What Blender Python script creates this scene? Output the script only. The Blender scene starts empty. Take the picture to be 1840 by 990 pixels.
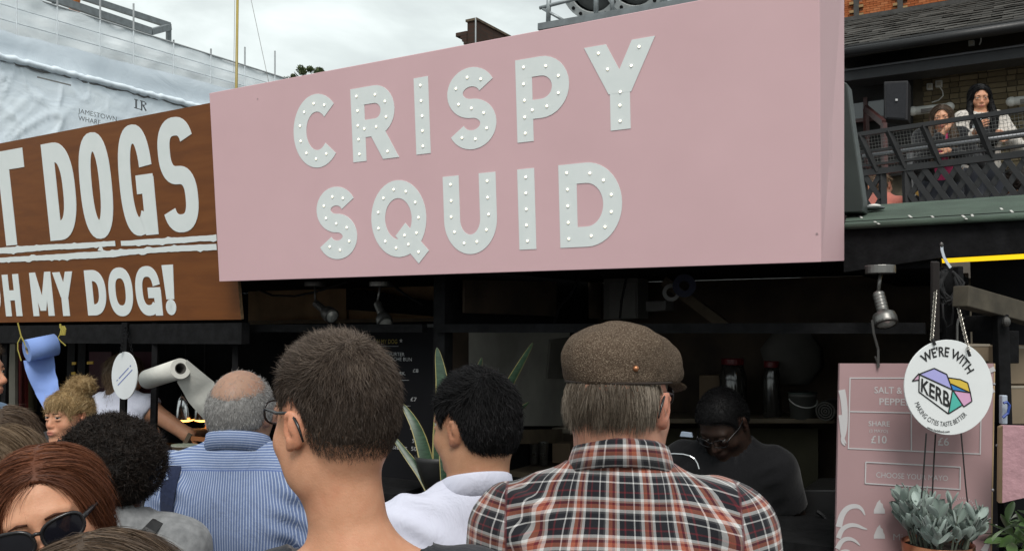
import bpy, math, random
import numpy as np
from mathutils import Vector, Matrix

sc = bpy.context.scene
COL = sc.collection
R = math.radians
random.seed(7)
RNG = np.random.default_rng(11)

# ------------------------------------------------------------------ camera
F_PX, CX, CY, HY = 1590.0, 920.0, 495.0, 590.0      # photo is 1840 x 990, horizon near row 590
CAM = Vector((0.0, 0.0, 1.72))
PITCH = math.atan((HY - CY) / F_PX)
cam_d = bpy.data.cameras.new('camera'); cam_o = bpy.data.objects.new('camera', cam_d); COL.objects.link(cam_o)
cam_o.location = CAM; cam_o.rotation_euler = (math.pi / 2 + PITCH, 0, 0)
cam_d.sensor_width = 36.0; cam_d.lens = 36.0 * F_PX / 1840.0; cam_d.clip_start = 0.02; cam_d.clip_end = 2000
sc.camera = cam_o

# ------------------------------------------------------------------ light: soft overcast day
sc.view_settings.view_transform = 'Standard'; sc.view_settings.look = 'None'
sc.view_settings.exposure = 0.68; sc.view_settings.gamma = 1.0
SUN_EL, SUN_AZ = R(50), R(181)      # azimuth clockwise from +Y: behind the camera, to its left
w = bpy.data.worlds.new('World'); sc.world = w; w.use_nodes = True
nt = w.node_tree; nt.nodes.clear()
def wn(t, **k):
    n = nt.nodes.new(t)
    for a, b in k.items(): setattr(n, a, b)
    return n
def wl(a, b): nt.links.new(a, b)
w_out = wn('ShaderNodeOutputWorld'); w_bg = wn('ShaderNodeBackground'); w_bg.inputs['Strength'].default_value = 0.085
w_sky = wn('ShaderNodeTexSky', sky_type='NISHITA'); w_sky.sun_disc = False
w_sky.sun_elevation = SUN_EL; w_sky.sun_rotation = SUN_AZ; w_sky.air_density = 1.0; w_sky.dust_density = 2.0
w_tc = wn('ShaderNodeTexCoord'); w_map = wn('ShaderNodeMapping'); w_map.inputs['Scale'].default_value = (1.0, 1.0, 2.2)
w_map.inputs['Location'].default_value = (0.35, 0.2, 0.1)
wl(w_tc.outputs['Generated'], w_map.inputs['Vector'])
w_n1 = wn('ShaderNodeTexNoise'); w_n1.inputs['Scale'].default_value = 4.2; w_n1.inputs['Detail'].default_value = 7; w_n1.inputs['Roughness'].default_value = 0.52
w_n1.inputs['Distortion'].default_value = 0.3
wl(w_map.outputs['Vector'], w_n1.inputs['Vector'])
w_cr = wn('ShaderNodeValToRGB'); e = w_cr.color_ramp.elements
e[0].position = 0.40; e[0].color = (4.5, 4.85, 4.85, 1)
e[1].position = 0.70; e[1].color = (8.0, 8.6, 8.45, 1)
m_ = e.new(0.57); m_.color = (6.2, 6.75, 6.6, 1)
wl(w_n1.outputs['Fac'], w_cr.inputs['Fac'])
w_mx = wn('ShaderNodeMixRGB'); w_mx.inputs['Fac'].default_value = 0.93
wl(w_sky.outputs['Color'], w_mx.inputs['Color1']); wl(w_cr.outputs['Color'], w_mx.inputs['Color2'])
wl(w_mx.outputs['Color'], w_bg.inputs['Color']); wl(w_bg.outputs['Background'], w_out.inputs['Surface'])
sun_d = bpy.data.lights.new('sun', 'SUN'); sun_o = bpy.data.objects.new('sun', sun_d); COL.objects.link(sun_o)
sun_d.energy = 1.5; sun_d.angle = R(25); sun_d.color = (1.0, 0.965, 0.92)
sd = Vector((math.sin(SUN_AZ) * math.cos(SUN_EL), math.cos(SUN_AZ) * math.cos(SUN_EL), math.sin(SUN_EL)))
sun_o.rotation_euler = sd.to_track_quat('Z', 'Y').to_euler(); sun_o.location = (-5, -8, 12)

# ------------------------------------------------------------------ where a photo pixel lies in the place
CP, SP = math.cos(PITCH), math.sin(PITCH)
def ray(px, py):
    a, b = (px - CX) / F_PX, -(py - CY) / F_PX
    return Vector((a, CP - SP * b, SP + CP * b))
def P(px, py, d): return CAM + ray(px, py) * d
def onplane(px, py, p0, n):
    r = ray(px, py); return CAM + r * ((p0 - CAM).dot(n) / r.dot(n))
def para(c, d_br):
    """the flat parallelogram seen as four pixels (top-left, top-right, bottom-right, bottom-left)"""
    r = [ray(*q) for q in c]
    A = np.array([list(r[0]), list(-r[1]), list(-r[3])]).T
    s = np.linalg.solve(A, -d_br * np.array(list(r[2])))
    return [CAM + r[0] * s[0], CAM + r[1] * s[1], CAM + r[2] * d_br, CAM + r[3] * s[2]]

# ------------------------------------------------------------------ object helpers
WM = {}        # world matrix of every Empty or part built here
def _fix(o, parent):
    if parent is not None: o.parent = parent
def thing(name, label, cat, loc=(0, 0, 0), rz=0.0, group=None, kind=None):
    o = bpy.data.objects.new(name, None); COL.objects.link(o); o.empty_display_size = 0.1
    o.location = loc; o.rotation_euler = (0, 0, rz)
    WM[o.name] = Matrix.Translation(Vector(loc)) @ Matrix.Rotation(rz, 4, 'Z')
    tag(o, label, cat, group, kind); return o
def tag(o, label=None, cat=None, group=None, kind=None):
    for k, v in (('label', label), ('category', cat), ('group', group), ('kind', kind)):
        if v: o[k] = v
    return o

class MB:
    """collects shapes for ONE mesh object"""
    def __init__(s): s.v = []; s.f = []; s.fm = []; s.m = 0
    def add(s, vs, fs):
        b = len(s.v); s.v.extend(Vector(x) for x in vs); s.f.extend(tuple(b + i for i in f) for f in fs); s.fm.extend([s.m] * len(fs)); return s
    def box(s, c, size, M=None):
        x, y, z = (q / 2 for q in size); c = Vector(c)
        vs = [Vector((i * x, j * y, k * z)) for k in (-1, 1) for j in (-1, 1) for i in (-1, 1)]
        vs = [(M @ q if M is not None else q) + c for q in vs]
        return s.add(vs, [(0, 2, 3, 1), (4, 5, 7, 6), (0, 1, 5, 4), (2, 6, 7, 3), (0, 4, 6, 2), (1, 3, 7, 5)])
    def slab(s, p4, off):
        """flat quad p4 (seen counter-clockwise from its face) made a slab by going back along off"""
        off = Vector(off); a = [Vector(q) for q in p4]; b = [q + off for q in a]
        return s.add(a + b, [(0, 1, 2, 3), (7, 6, 5, 4), (0, 4, 5, 1), (1, 5, 6, 2), (2, 6, 7, 3), (3, 7, 4, 0)])
    def prism(s, poly, off):
        off = Vector(off); n = len(poly); a = [Vector(q) for q in poly]; b = [q + off for q in a]
        return s.add(a + b, [tuple(range(n)), tuple(range(2 * n - 1, n - 1, -1))] + [(i, n + i, n + (i + 1) % n, (i + 1) % n) for i in range(n)])
    def bar(s, a, b, w, h, up=(0, 0, 1)):
        a, b = Vector(a), Vector(b); d = (b - a).normalized(); up = Vector(up)
        r = d.cross(up)
        if r.length < 1e-4: r = d.cross(Vector((0, 1, 0)))
        r.normalize(); q = r.cross(d)
        vs = [p + r * (i * w / 2) + q * (j * h / 2) for p in (a, b) for i, j in ((-1, -1), (1, -1), (1, 1), (-1, 1))]
        return s.add(vs, [(0, 1, 2, 3), (7, 6, 5, 4), (0, 4, 5, 1), (1, 5, 6, 2), (2, 6, 7, 3), (3, 7, 4, 0)])
    def tube(s, pts, r, n=8, caps=True, closed=False):
        pts = [Vector(p) for p in pts]; m = len(pts); rr = r if hasattr(r, '__len__') else [r] * m
        prev = None; rings = []
        for i, p in enumerate(pts):
            if closed: t = pts[(i + 1) % m] - pts[i - 1]
            else: t = pts[min(i + 1, m - 1)] - pts[max(i - 1, 0)]
            if t.length < 1e-9: t = Vector((0, 0, 1))
            t.normalize()
            if prev is None:
                prev = t.cross(Vector((0, 0, 1)))
                if prev.length < 1e-3: prev = t.cross(Vector((0, 1, 0)))
            prev = (prev - t * prev.dot(t)).normalized(); q = t.cross(prev)
            rings.append([p + (prev * math.cos(2 * math.pi * k / n) + q * math.sin(2 * math.pi * k / n)) * rr[i] for k in range(n)])
        vs = [v for g in rings for v in g]; fs = []
        for i in range(m if closed else m - 1):
            j = (i + 1) % m
            fs += [(i * n + k, i * n + (k + 1) % n, j * n + (k + 1) % n, j * n + k) for k in range(n)]
        if caps and not closed: fs += [tuple(range(n - 1, -1, -1)), tuple((m - 1) * n + k for k in range(n))]
        return s.add(vs, fs)
    def lathe(s, prof, n=20, M=None, cap0=True, cap1=True):
        vs = []; fs = []
        for r, z in prof:
            for k in range(n):
                q = Vector((r * math.cos(2 * math.pi * k / n), r * math.sin(2 * math.pi * k / n), z)); vs.append(M @ q if M is not None else q)
        for i in range(len(prof) - 1):
            fs += [(i * n + k, i * n + (k + 1) % n, (i + 1) * n + (k + 1) % n, (i + 1) * n + k) for k in range(n)]
        if cap0: fs.append(tuple(range(n - 1, -1, -1)))
        if cap1: fs.append(tuple((len(prof) - 1) * n + k for k in range(n)))
        return s.add(vs, fs)
    def ball(s, c, r, n=10, m=7):
        r = r if hasattr(r, '__len__') else (r, r, r); c = Vector(c); vs = [c + Vector((0, 0, -r[2]))]; fs = []
        for i in range(1, m):
            a = math.pi * i / m
            vs += [c + Vector((r[0] * math.sin(a) * math.cos(2 * math.pi * k / n), r[1] * math.sin(a) * math.sin(2 * math.pi * k / n), -r[2] * math.cos(a))) for k in range(n)]
        vs.append(c + Vector((0, 0, r[2])))
        fs += [(0, 1 + (k + 1) % n, 1 + k) for k in range(n)]
        for i in range(m - 2):
            fs += [(1 + i * n + k, 1 + i * n + (k + 1) % n, 1 + (i + 1) * n + (k + 1) % n, 1 + (i + 1) * n + k) for k in range(n)]
        L = len(vs) - 1; b = 1 + (m - 2) * n
        fs += [(b + k, b + (k + 1) % n, L) for k in range(n)]
        return s.add(vs, fs)

def np_mesh(name, V, Fc, attrs=None, smooth=True):
    me = bpy.data.meshes.new(name)
    V = np.asarray(V, np.float32); Fc = np.asarray(Fc, np.int32)
    n, k = Fc.shape
    me.vertices.add(len(V)); me.vertices.foreach_set('co', V.ravel())
    me.loops.add(n * k); me.loops.foreach_set('vertex_index', Fc.ravel())
    me.polygons.add(n); me.polygons.foreach_set('loop_start', np.arange(0, n * k, k, dtype=np.int32))
    me.polygons.foreach_set('loop_total', np.full(n, k, np.int32))
    me.update(calc_edges=True)
    if smooth: me.polygons.foreach_set('use_smooth', np.ones(n, bool))
    for a, d in (attrs or {}).items():
        d = np.asarray(d, np.float32)
        t = 'FLOAT' if d.ndim == 1 else 'FLOAT_VECTOR'
        at = me.attributes.new(a, t, 'POINT'); at.data.foreach_set('value' if d.ndim == 1 else 'vector', d.ravel())
    me.validate(); return me
def link(name, me, mat, parent=None, world=False, smooth=False, bevel=0.0):
    if world and parent is not None:
        me.transform(WM[parent.name].inverted())
    for m in (mat if isinstance(mat, (list, tuple)) else [mat]):
        if m is not None: me.materials.append(m)
    if smooth:
        for p in me.polygons: p.use_smooth = True
    o = bpy.data.objects.new(name, me); COL.objects.link(o); _fix(o, parent)
    WM[o.name] = WM[parent.name] if parent is not None else Matrix()
    if bevel:
        b = o.modifiers.new('bevel', 'BEVEL'); b.width = bevel; b.segments = 2; b.limit_method = 'ANGLE'
    return o
def obj(name, mb, mat, parent=None, world=True, smooth=False, bevel=0.0):
    me = bpy.data.meshes.new(name); me.from_pydata(mb.v, [], mb.f); me.update()
    if any(mb.fm): me.polygons.foreach_set('material_index', mb.fm)
    return link(name, me, mat, parent, world, smooth, bevel)
def kids(o): return [c for c in bpy.data.objects if c.parent is o]
def copy_tree(o, loc=None, rz=None, label=None, parent=None):
    src = [c for c in KIDS.get(o.name, [])] if o.name in KIDS else list(o.children)
    c = o.copy(); COL.objects.link(c)
    if parent is not None: c.parent = parent
    if loc is not None: c.location = loc
    if rz is not None: c.rotation_euler.z = rz
    if label: c['label'] = label
    for ch in src: copy_tree(ch, parent=c)
    return c
KIDS = {}

# ------------------------------------------------------------------ materials
MATS = {}
class NT:
    def __init__(s, name):
        s.mat = bpy.data.materials.new(name); s.mat.use_nodes = True; s.t = s.mat.node_tree; s.t.nodes.clear()
        s.out = s.n('ShaderNodeOutputMaterial'); s.p = s.n('ShaderNodeBsdfPrincipled'); s.l(s.p.outputs[0], s.out.inputs[0])
        s.tc = s.n('ShaderNodeTexCoord')
    def n(s, t, **k):
        q = s.t.nodes.new(t)
        for a, b in k.items(): setattr(q, a, b)
        return q
    def l(s, a, b): s.t.links.new(a, b)
    def put(s, sock, v):
        if isinstance(v, bpy.types.NodeSocket): s.l(v, sock)
        elif isinstance(v, (tuple, list)) and len(v) == 3 and sock.type == 'RGBA': sock.default_value = (*v, 1)
        else: sock.default_value = v
    def math(s, op, a, b=0.0, c=0.0):
        q = s.n('ShaderNodeMath', operation=op)
        for i, x in enumerate((a, b, c)): s.put(q.inputs[i], x)
        return q.outputs[0]
    def mix(s, f, a, b, blend='MIX'):
        q = s.n('ShaderNodeMixRGB', blend_type=blend); s.put(q.inputs[0], f); s.put(q.inputs[1], a); s.put(q.inputs[2], b); return q.outputs[0]
    def map(s, vec=None, scale=(1, 1, 1), loc=(0, 0, 0), rot=(0, 0, 0)):
        q = s.n('ShaderNodeMapping'); s.l(vec if vec is not None else s.tc.outputs['Object'], q.inputs[0])
        q.inputs['Scale'].default_value = scale; q.inputs['Location'].default_value = loc; q.inputs['Rotation'].default_value = rot; return q.outputs[0]
    def noise(s, scale, detail=4, rough=0.55, vec=None, dist=0.0):
        q = s.n('ShaderNodeTexNoise'); s.l(vec if vec is not None else s.tc.outputs['Object'], q.inputs['Vector'])
        q.inputs['Scale'].default_value = scale; q.inputs['Detail'].default_value = detail; q.inputs['Roughness'].default_value = rough
        q.inputs['Distortion'].default_value = dist; return q.outputs['Fac']
    def voro(s, scale, vec=None, feature='F1', out='Distance'):
        q = s.n('ShaderNodeTexVoronoi', feature=feature); s.l(vec if vec is not None else s.tc.outputs['Object'], q.inputs['Vector'])
        q.inputs['Scale'].default_value = scale; return q.outputs[out]
    def ramp(s, f, stops, mode='LINEAR'):
        q = s.n('ShaderNodeValToRGB'); q.color_ramp.interpolation = mode; e = q.color_ramp.elements
        while len(e) < len(stops): e.new(0.5)
        for x, (p, c) in zip(e, stops): x.position = p; x.color = (*c, 1) if len(c) == 3 else c
        s.put(q.inputs[0], f); return q.outputs[0]
    def attr(s, name, out='Fac'):
        q = s.n('ShaderNodeAttribute', attribute_name=name); return q.outputs[out]
    def bump(s, h, strength=0.3, dist=0.01):
        q = s.n('ShaderNodeBump'); q.inputs['Strength'].default_value = strength; q.inputs['Distance'].default_value = dist
        s.put(q.inputs['Height'], h); s.l(q.outputs[0], s.p.inputs['Normal']); return q
    def set(s, **k):
        names = dict(base='Base Color', rough='Roughness', metal='Metallic', spec='Specular IOR Level', alpha='Alpha', sss='Subsurface Weight',
                     trans='Transmission Weight', sheen='Sheen Weight', ecol='Emission Color', estr='Emission Strength', coat='Coat Weight', ior='IOR')
        for a, v in k.items(): s.put(s.p.inputs[names[a]], v)
        return s.mat
def srgb(r, g, b):
    f = lambda c: (c / 255 / 12.92) if c / 255 <= 0.04045 else ((c / 255 + 0.055) / 1.055) ** 2.4
    return (f(r), f(g), f(b))
def mat(name, col, rough=0.6, metal=0.0, var=0.12, vs=8.0, bump=0.0, bs=60.0, spec=0.5, **k):
    """a plain material with mottled colour and a little relief"""
    if name in MATS: return MATS[name]
    m = NT(name); n = m.noise(vs, 5)
    lo = tuple(c * (1 - var) for c in col); hi = tuple(min(1, c * (1 + var)) for c in col)
    m.set(base=m.ramp(n, [(0.3, lo), (0.7, hi)]), metal=metal, spec=spec)
    r = m.math('MULTIPLY_ADD', m.noise(vs * 3, 3), 0.25, rough - 0.12); m.set(rough=r, **k)
    if bump: m.bump(m.noise(bs, 4), bump, 0.004)
    MATS[name] = m.mat; return m.mat
# ------------------------------------------------------------------ the row of stalls: its direction and its fronts
class Flat:
    """a flat board known from four pixels; gives metres along it"""
    def __init__(s, corners):
        s.tl, s.tr, s.br, s.bl = corners
        s.u = (s.br - s.bl); s.w = s.u.length; s.u.normalize()
        s.v = (s.tl - s.bl); s.h = s.v.length; s.v.normalize()
        s.n = s.u.cross(s.v).normalized()          # towards the camera
        s.p0 = s.bl
    def uv(s, px, py):
        q = onplane(px, py, s.p0, s.n) - s.p0
        A = np.array([[s.u.dot(s.u), s.u.dot(s.v)], [s.u.dot(s.v), s.v.dot(s.v)]])
        return np.linalg.solve(A, np.array([q.dot(s.u), q.dot(s.v)]))
    def at(s, a, b, h=0.0): return s.p0 + s.u * a + s.v * b + s.n * h
PINK = Flat(para([(376, 168), (1472, -40), (1475, 471), (394, 506)], 2.70))
BRN = Flat(para([(0, 258), (400, 181), (433, 574), (35, 579)], 4.15))
U = Vector((PINK.u.x, PINK.u.y, 0)).normalized()          # along the stalls, to the right and nearer
N = Vector((-U.y, U.x, 0))                                 # into the stalls
FRONT = PINK.br.copy()
def S(px, py, t): return onplane(px, py, FRONT + N * t, N)
def ST(s, t, z): q = FRONT + U * s + N * t; return Vector((q.x, q.y, z))

# ------------------------------------------------------------------ drawn capitals: strokes of even width
def arc(cx, cy, rx, ry, a0, a1, n=22, p=2.0):
    o = []
    for i in range(n + 1):
        a = R(a0 + (a1 - a0) * i / n); c, s = math.cos(a), math.sin(a)
        o.append((cx + rx * math.copysign(abs(c) ** (2 / p), c), cy + ry * math.copysign(abs(s) ** (2 / p), s)))
    return o
def slant(x0, y0, x1, y1, st):
    hw = st / 2 / max(0.3, abs(y1 - y0) / math.hypot(x1 - x0, y1 - y0))
    return ('poly', [(x0 - hw, y0), (x0 + hw, y0), (x1 + hw, y1), (x1 - hw, y1)], [(x0, y0), (x1, y1)])
def glyph(ch, w, h, st, p=2.0):
    k = st / 2; rib = lambda pts, c=False: ('rib', pts, c)
    if ch in 'IH1':
        if ch == 'I': return [rib([(w / 2, 0), (w / 2, h)])]
        return [rib([(k, 0), (k, h)]), rib([(w - k, 0), (w - k, h)]), rib([(k, h * .5), (w - k, h * .5)])]
    if ch == 'T': return [rib([(w / 2, 0), (w / 2, h)]), rib([(0, h - k), (w, h - k)])]
    if ch == 'C':
        rx = w / 1.8 - k
        return [rib(arc(rx + k, h / 2, rx, h / 2 - k, 42, 318, 34, p))]
    if ch == 'O': return [rib(arc(w / 2, h / 2, w / 2 - k, h / 2 - k, 0, 360, 40, p)[:-1], True)]
    if ch == 'Q': return [rib(arc(w / 2, h / 2, w / 2 - k, h / 2 - k, 0, 360, 40, p)[:-1], True), rib([(w * .53, h * .36), (w * .93, -h * .015)])]
    if ch == 'G':
        return [rib(arc(w / 2, h * .5, w / 2 - k, h / 2 - k, 12, 270, 34, p) + arc(w / 2, h * .5, w / 2 - k, h / 2 - k, 278, 318, 8, p)[1:]), rib([(w - k * .9, h * .0), (w - k * .9, h * .52)]), rib([(w * .5, h * .46), (w, h * .46)])]
    if ch == 'S':
        ry = (h / 2 - k) / 2; rx = w / 2 - k
        return [rib(arc(w / 2, h - k - ry, rx, ry, 22, 262, 24, p) + arc(w / 2, k + ry, rx, ry, 82, -158, 24, p))]
    if ch == 'R':
        r = (h * .56 - k) / 2; x = w * .93 - k - r * 1.0; y0 = h - k; y1 = h - k - 2 * r
        return [rib([(k, 0), (k, h)]), rib([(k, y0), (x, y0)] + arc(x, (y0 + y1) / 2, w * .93 - k - x, r, 90, -90, 16)[1:-1] + [(x, y1), (k, y1)]),
                slant(w - st * .62, 0, w * .5, y1, st)]
    if ch == 'P':
        r = (h * .62 - k) / 2; x = w - k - r * 1.05; y0 = h - k; y1 = h - k - 2 * r
        return [rib([(k, 0), (k, h)]), rib([(k, y0), (x, y0)] + arc(x, (y0 + y1) / 2, w - k - x, r, 90, -90, 16)[1:-1] + [(x, y1), (k, y1)])]
    if ch == 'D':
        x = min(w * .45, w - k - (h / 2 - k) * .9)
        x = max(x, st * .9)
        return [rib([(k, 0), (k, h)]), rib([(k, h - k), (x, h - k)] + arc(x, h / 2, w - k - x, h / 2 - k, 90, -90, 22, p)[1:-1] + [(x, k), (k, k)])]
    if ch == 'U':
        r = w / 2 - k
        return [rib([(k, h), (k, k + r * 1.15)] + arc(w / 2, k + r * 1.15, r, r * 1.15, 180, 360, 22, p)[1:-1] + [(w - k, k + r * 1.15), (w - k, h)])]
    if ch == 'Y':
        j = h * .42
        return [rib([(w / 2, 0), (w / 2, j + k)]), slant(st * .56, h, w / 2, j, st), slant(w - st * .56, h, w / 2, j, st)]
    if ch == 'M':
        return [rib([(k, 0), (k, h)]), rib([(w - k, 0), (w - k, h)]), slant(k * 1.05, h, w / 2, h * .12, st * .9), slant(w - k * 1.05, h, w / 2, h * .12, st * .9)]
    if ch == '!':
        return [('poly', [(w * .16, h * .30), (w * .84, h * .30), (w, h), (0, h)], [(w / 2, h * .3), (w / 2, h)]), rib(arc(w / 2, w * .40, w * .2, w * .22, 0, 360, 16)[:-1], True)]
def ribbon(mb, fl, org, pts, closed, st, h0, h1):
    n = len(pts); a = [Vector((p[0], p[1])) for p in pts]; L = []; Rr = []
    for i in range(n):
        d0 = a[i] - a[i - 1] if (i > 0 or closed) else None; d1 = a[(i + 1) % n] - a[i] if (i < n - 1 or closed) else None
        d0 = d0.normalized() if d0 is not None and d0.length > 1e-9 else None; d1 = d1.normalized() if d1 is not None and d1.length > 1e-9 else None
        if d0 is None: d0 = d1
        if d1 is None: d1 = d0
        t = (d0 + d1); t = t.normalized() if t.length > 1e-6 else d1
        nn = Vector((-t.y, t.x)); c = max(0.5, nn.dot(Vector((-d1.y, d1.x))))
        L.append(a[i] + nn * (st / 2 / c)); Rr.append(a[i] - nn * (st / 2 / c))
    q = lambda p, h: fl.at(org[0] + p.x, org[1] + p.y, h)
    vs = [q(p, h1) for p in L] + [q(p, h1) for p in Rr] + [q(p, h0) for p in L] + [q(p, h0) for p in Rr]; fs = []
    for i in range(n if closed else n - 1):
        j = (i + 1) % n
        fs += [(i, n + i, n + j, j), (2 * n + i, i, j, 2 * n + j), (n + i, 3 * n + i, 3 * n + j, n + j)]
    if not closed: fs += [(0, 2 * n, 3 * n, n), (n - 1, 2 * n - 1, 4 * n - 1, 3 * n - 1)]
    mb.add(vs, fs)
def letter(fl, ch, left, right, top, bottom, st_px, matl, parent, h0=0.0005, th=0.0012, p=2.0, bulbs=None):
    """left, right, top, bottom: a pixel of the photo on each edge of the letter"""
    s0 = fl.uv(*left)[0]; s1 = fl.uv(*right)[0]; t1 = fl.uv(*top)[1]; t0 = fl.uv(*bottom)[1]
    w, h = s1 - s0, t1 - t0; mid = fl.uv((left[0] + right[0]) / 2, (top[1] + bottom[1]) / 2)
    a = fl.uv((left[0] + right[0]) / 2 - st_px / 2, (top[1] + bottom[1]) / 2)[0]; b = fl.uv((left[0] + right[0]) / 2 + st_px / 2, (top[1] + bottom[1]) / 2)[0]
    st = b - a; mb = MB(); cl = []
    for i, g in enumerate(glyph(ch, w, h, st, p)):
        hh = h0 + th + i * 0.00015
        if g[0] == 'rib':
            ribbon(mb, fl, (s0, t0), g[1], g[2], st, h0, hh); cl.append((g[1] + ([g[1][0]] if g[2] else []), g[2]))
        else:
            A = [fl.at(s0 + x, t0 + y, hh) for x, y in g[1]]; B = [fl.at(s0 + x, t0 + y, h0) for x, y in g[1]]; n = len(A)
            mb.add(A + B, [tuple(range(n))] + [(i_, n + i_, n + (i_ + 1) % n, (i_ + 1) % n) for i_ in range(n)]); cl.append((g[2], False))
    o = obj('letter', mb, matl, parent)
    if bulbs is not None:
        pts = []; sp = 0.2 * h
        for pl, closed in cl:
            seg = [math.dist(pl[i], pl[i + 1]) for i in range(len(pl) - 1)]; L = sum(seg); ins = 0.0 if closed else 0.105 * h
            m = max(1, round((L - 2 * ins) / sp))
            for k in range(m if closed else m + 1):
                d = ins + (L - 2 * ins) * k / m; i = 0
                while i < len(seg) - 1 and d > seg[i]: d -= seg[i]; i += 1
                t = min(1, max(0, d / max(seg[i], 1e-9))); q = (pl[i][0] + (pl[i + 1][0] - pl[i][0]) * t, pl[i][1] + (pl[i + 1][1] - pl[i][1]) * t)
                if all(math.dist(q, r) > 0.11 * h for r in pts): pts.append(q)
        for q in pts:
            c = fl.at(s0 + q[0] + RNG.normal(0, .0012), t0 + q[1] + RNG.normal(0, .0012), h0 + th + 0.0012)
            b = bpy.data.objects.new('bulb', bulbs); COL.objects.link(b); b.parent = o
            b.location = WM[parent.name].inverted() @ c; b.rotation_euler = fl.n.to_track_quat('Z', 'Y').to_euler()
    return o
def text_mesh(s, size, bold=0.0, xs=1.0, space=1.0, align='LEFT', res=3):
    c = bpy.data.curves.new('text', 'FONT'); c.body = s; c.size = size; c.offset = 0.0 if 'M' in s or 'N' in s else bold; c.align_x = align; c.space_character = space
    c.resolution_u = res; c.fill_mode = 'FRONT'
    o = bpy.data.objects.new('text', c); COL.objects.link(o)
    bpy.context.view_layer.update()
    me = bpy.data.meshes.new_from_object(o.evaluated_get(bpy.context.evaluated_depsgraph_get()))
    bpy.data.objects.remove(o); bpy.data.curves.remove(c)
    V = np.zeros(len(me.vertices) * 3, np.float32); me.vertices.foreach_get('co', V); V = V.reshape(-1, 3); V[:, 0] *= xs
    F = [tuple(p.vertices) for p in me.polygons]; bpy.data.meshes.remove(me)
    return V, F
def text_on(name, fl, s, px, py, cap_px, matl, parent, h=0.002, bold=0.0, xs=1.0, space=1.0, align='LEFT', width_px=None, rot=0.0):
    """flat printed words on a board: px, py = baseline start (or middle), cap height in pixels"""
    a = fl.uv(px, py); b = fl.uv(px, py - cap_px); ch = abs(b[1] - a[1]); V, F = text_mesh(s, ch / 0.727, bold * ch, xs, space, align)
    if width_px:
        k = (fl.uv(px + width_px, py)[0] - a[0]) / max(1e-6, V[:, 0].max() - V[:, 0].min()); V[:, 0] *= k
        if align == 'LEFT': V[:, 0] -= V[:, 0].min()
    cr, sr = math.cos(rot), math.sin(rot)
    mb = MB(); mb.add([fl.at(a[0] + v[0] * cr - v[1] * sr, a[1] + v[0] * sr + v[1] * cr, h) for v in V], F)
    return obj(name, mb, matl, parent)

# ------------------------------------------------------------------ the pink sign
def pink_material():
    m = NT('pink_paint'); n = m.noise(2.2, 5); n2 = m.noise(90, 3)
    c = m.ramp(n, [(0.3, (0.665, 0.440, 0.462)), (0.7, (0.705, 0.470, 0.493))])
    sp = m.ramp(m.voro(7.0), [(0.0, (0.55, 0.36, 0.38)), (0.02, (1, 1, 1))])
    m.set(base=m.mix(0.5, c, sp, 'MULTIPLY'), rough=0.62, spec=0.3); m.bump(m.math('ADD', m.math('MULTIPLY', n2, .05), m.noise(3.5, 3)), 0.10, 0.02); return m.mat
M_PINK = pink_material()
def painted_white():
    m = NT('letter_white'); n = m.noise(14, 5)
    m.set(base=m.ramp(n, [(0.3, (0.75, 0.80, 0.79)), (0.75, (0.80, 0.84, 0.83))]), rough=0.6, spec=0.3); return m.mat
M_WHITE = painted_white()
def bulb_material():
    m = NT('lit_bulb'); m.set(base=(0.95, 0.9, 0.75), ecol=(1.0, 0.90, 0.64), estr=1.1, rough=0.3); return m.mat
M_BULB = bulb_material()
bm_ = MB(); bm_.lathe([(0.0058, 0), (0.0058, 0.0006), (0.0050, 0.001)], 10); bm_.lathe([(0.0045, 0.0009), (0.0041, 0.0022), (0.0022, 0.0032)], 10)
bulb_me = bpy.data.meshes.new('bulb'); bulb_me.from_pydata(bm_.v, [], bm_.f)
M_SOCK = M_WHITE
bulb_me.materials.append(M_SOCK); bulb_me.materials.append(M_BULB)
bulb_me.polygons.foreach_set('material_index', [0] * (len(bulb_me.polygons) // 2) + [1] * (len(bulb_me.polygons) - len(bulb_me.polygons) // 2))

cs = thing('stall_sign', 'big pink board reading CRISPY SQUID in white letters dotted with bulbs', 'sign', PINK.bl)
side_b = onplane(1517, 469, PINK.br, PINK.u.cross(Vector((0, 0, 1))).cross(Vector((0, 0, 1))))  # unused guide
back = N * 0.30
face = MB().slab([PINK.bl, PINK.br, PINK.tr, PINK.tl], -PINK.n * 0.012)
obj('face_board', face, M_PINK, cs, bevel=0.002)
# the return at the right end: from the front edge back to where the photo shows its rear edge
rb = onplane(1517, 469, PINK.br, U); rt = onplane(1517, -70, PINK.br, U)
a0, a1 = PINK.br - PINK.n * 0.0125, PINK.tr - PINK.n * 0.0125
obj('side_board', MB().slab([a0, rb, rt, a1], -U * 0.012), M_PINK, cs, bevel=0.0015)
RET = (rb - PINK.br)
bt = PINK.bl + Vector((0, 0, 0.014)); br_ = PINK.br + Vector((0, 0, 0.014))
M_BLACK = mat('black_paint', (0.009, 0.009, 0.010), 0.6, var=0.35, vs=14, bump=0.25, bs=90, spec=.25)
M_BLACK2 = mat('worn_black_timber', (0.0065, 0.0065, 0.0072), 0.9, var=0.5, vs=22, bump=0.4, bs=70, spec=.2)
obj('under_board', MB().slab([bt + N * .02, br_ + N * .02 - U * .02, br_ + RET - U * .02, bt + N * .32], Vector((0, 0, 0.01))), M_BLACK, cs)
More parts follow.
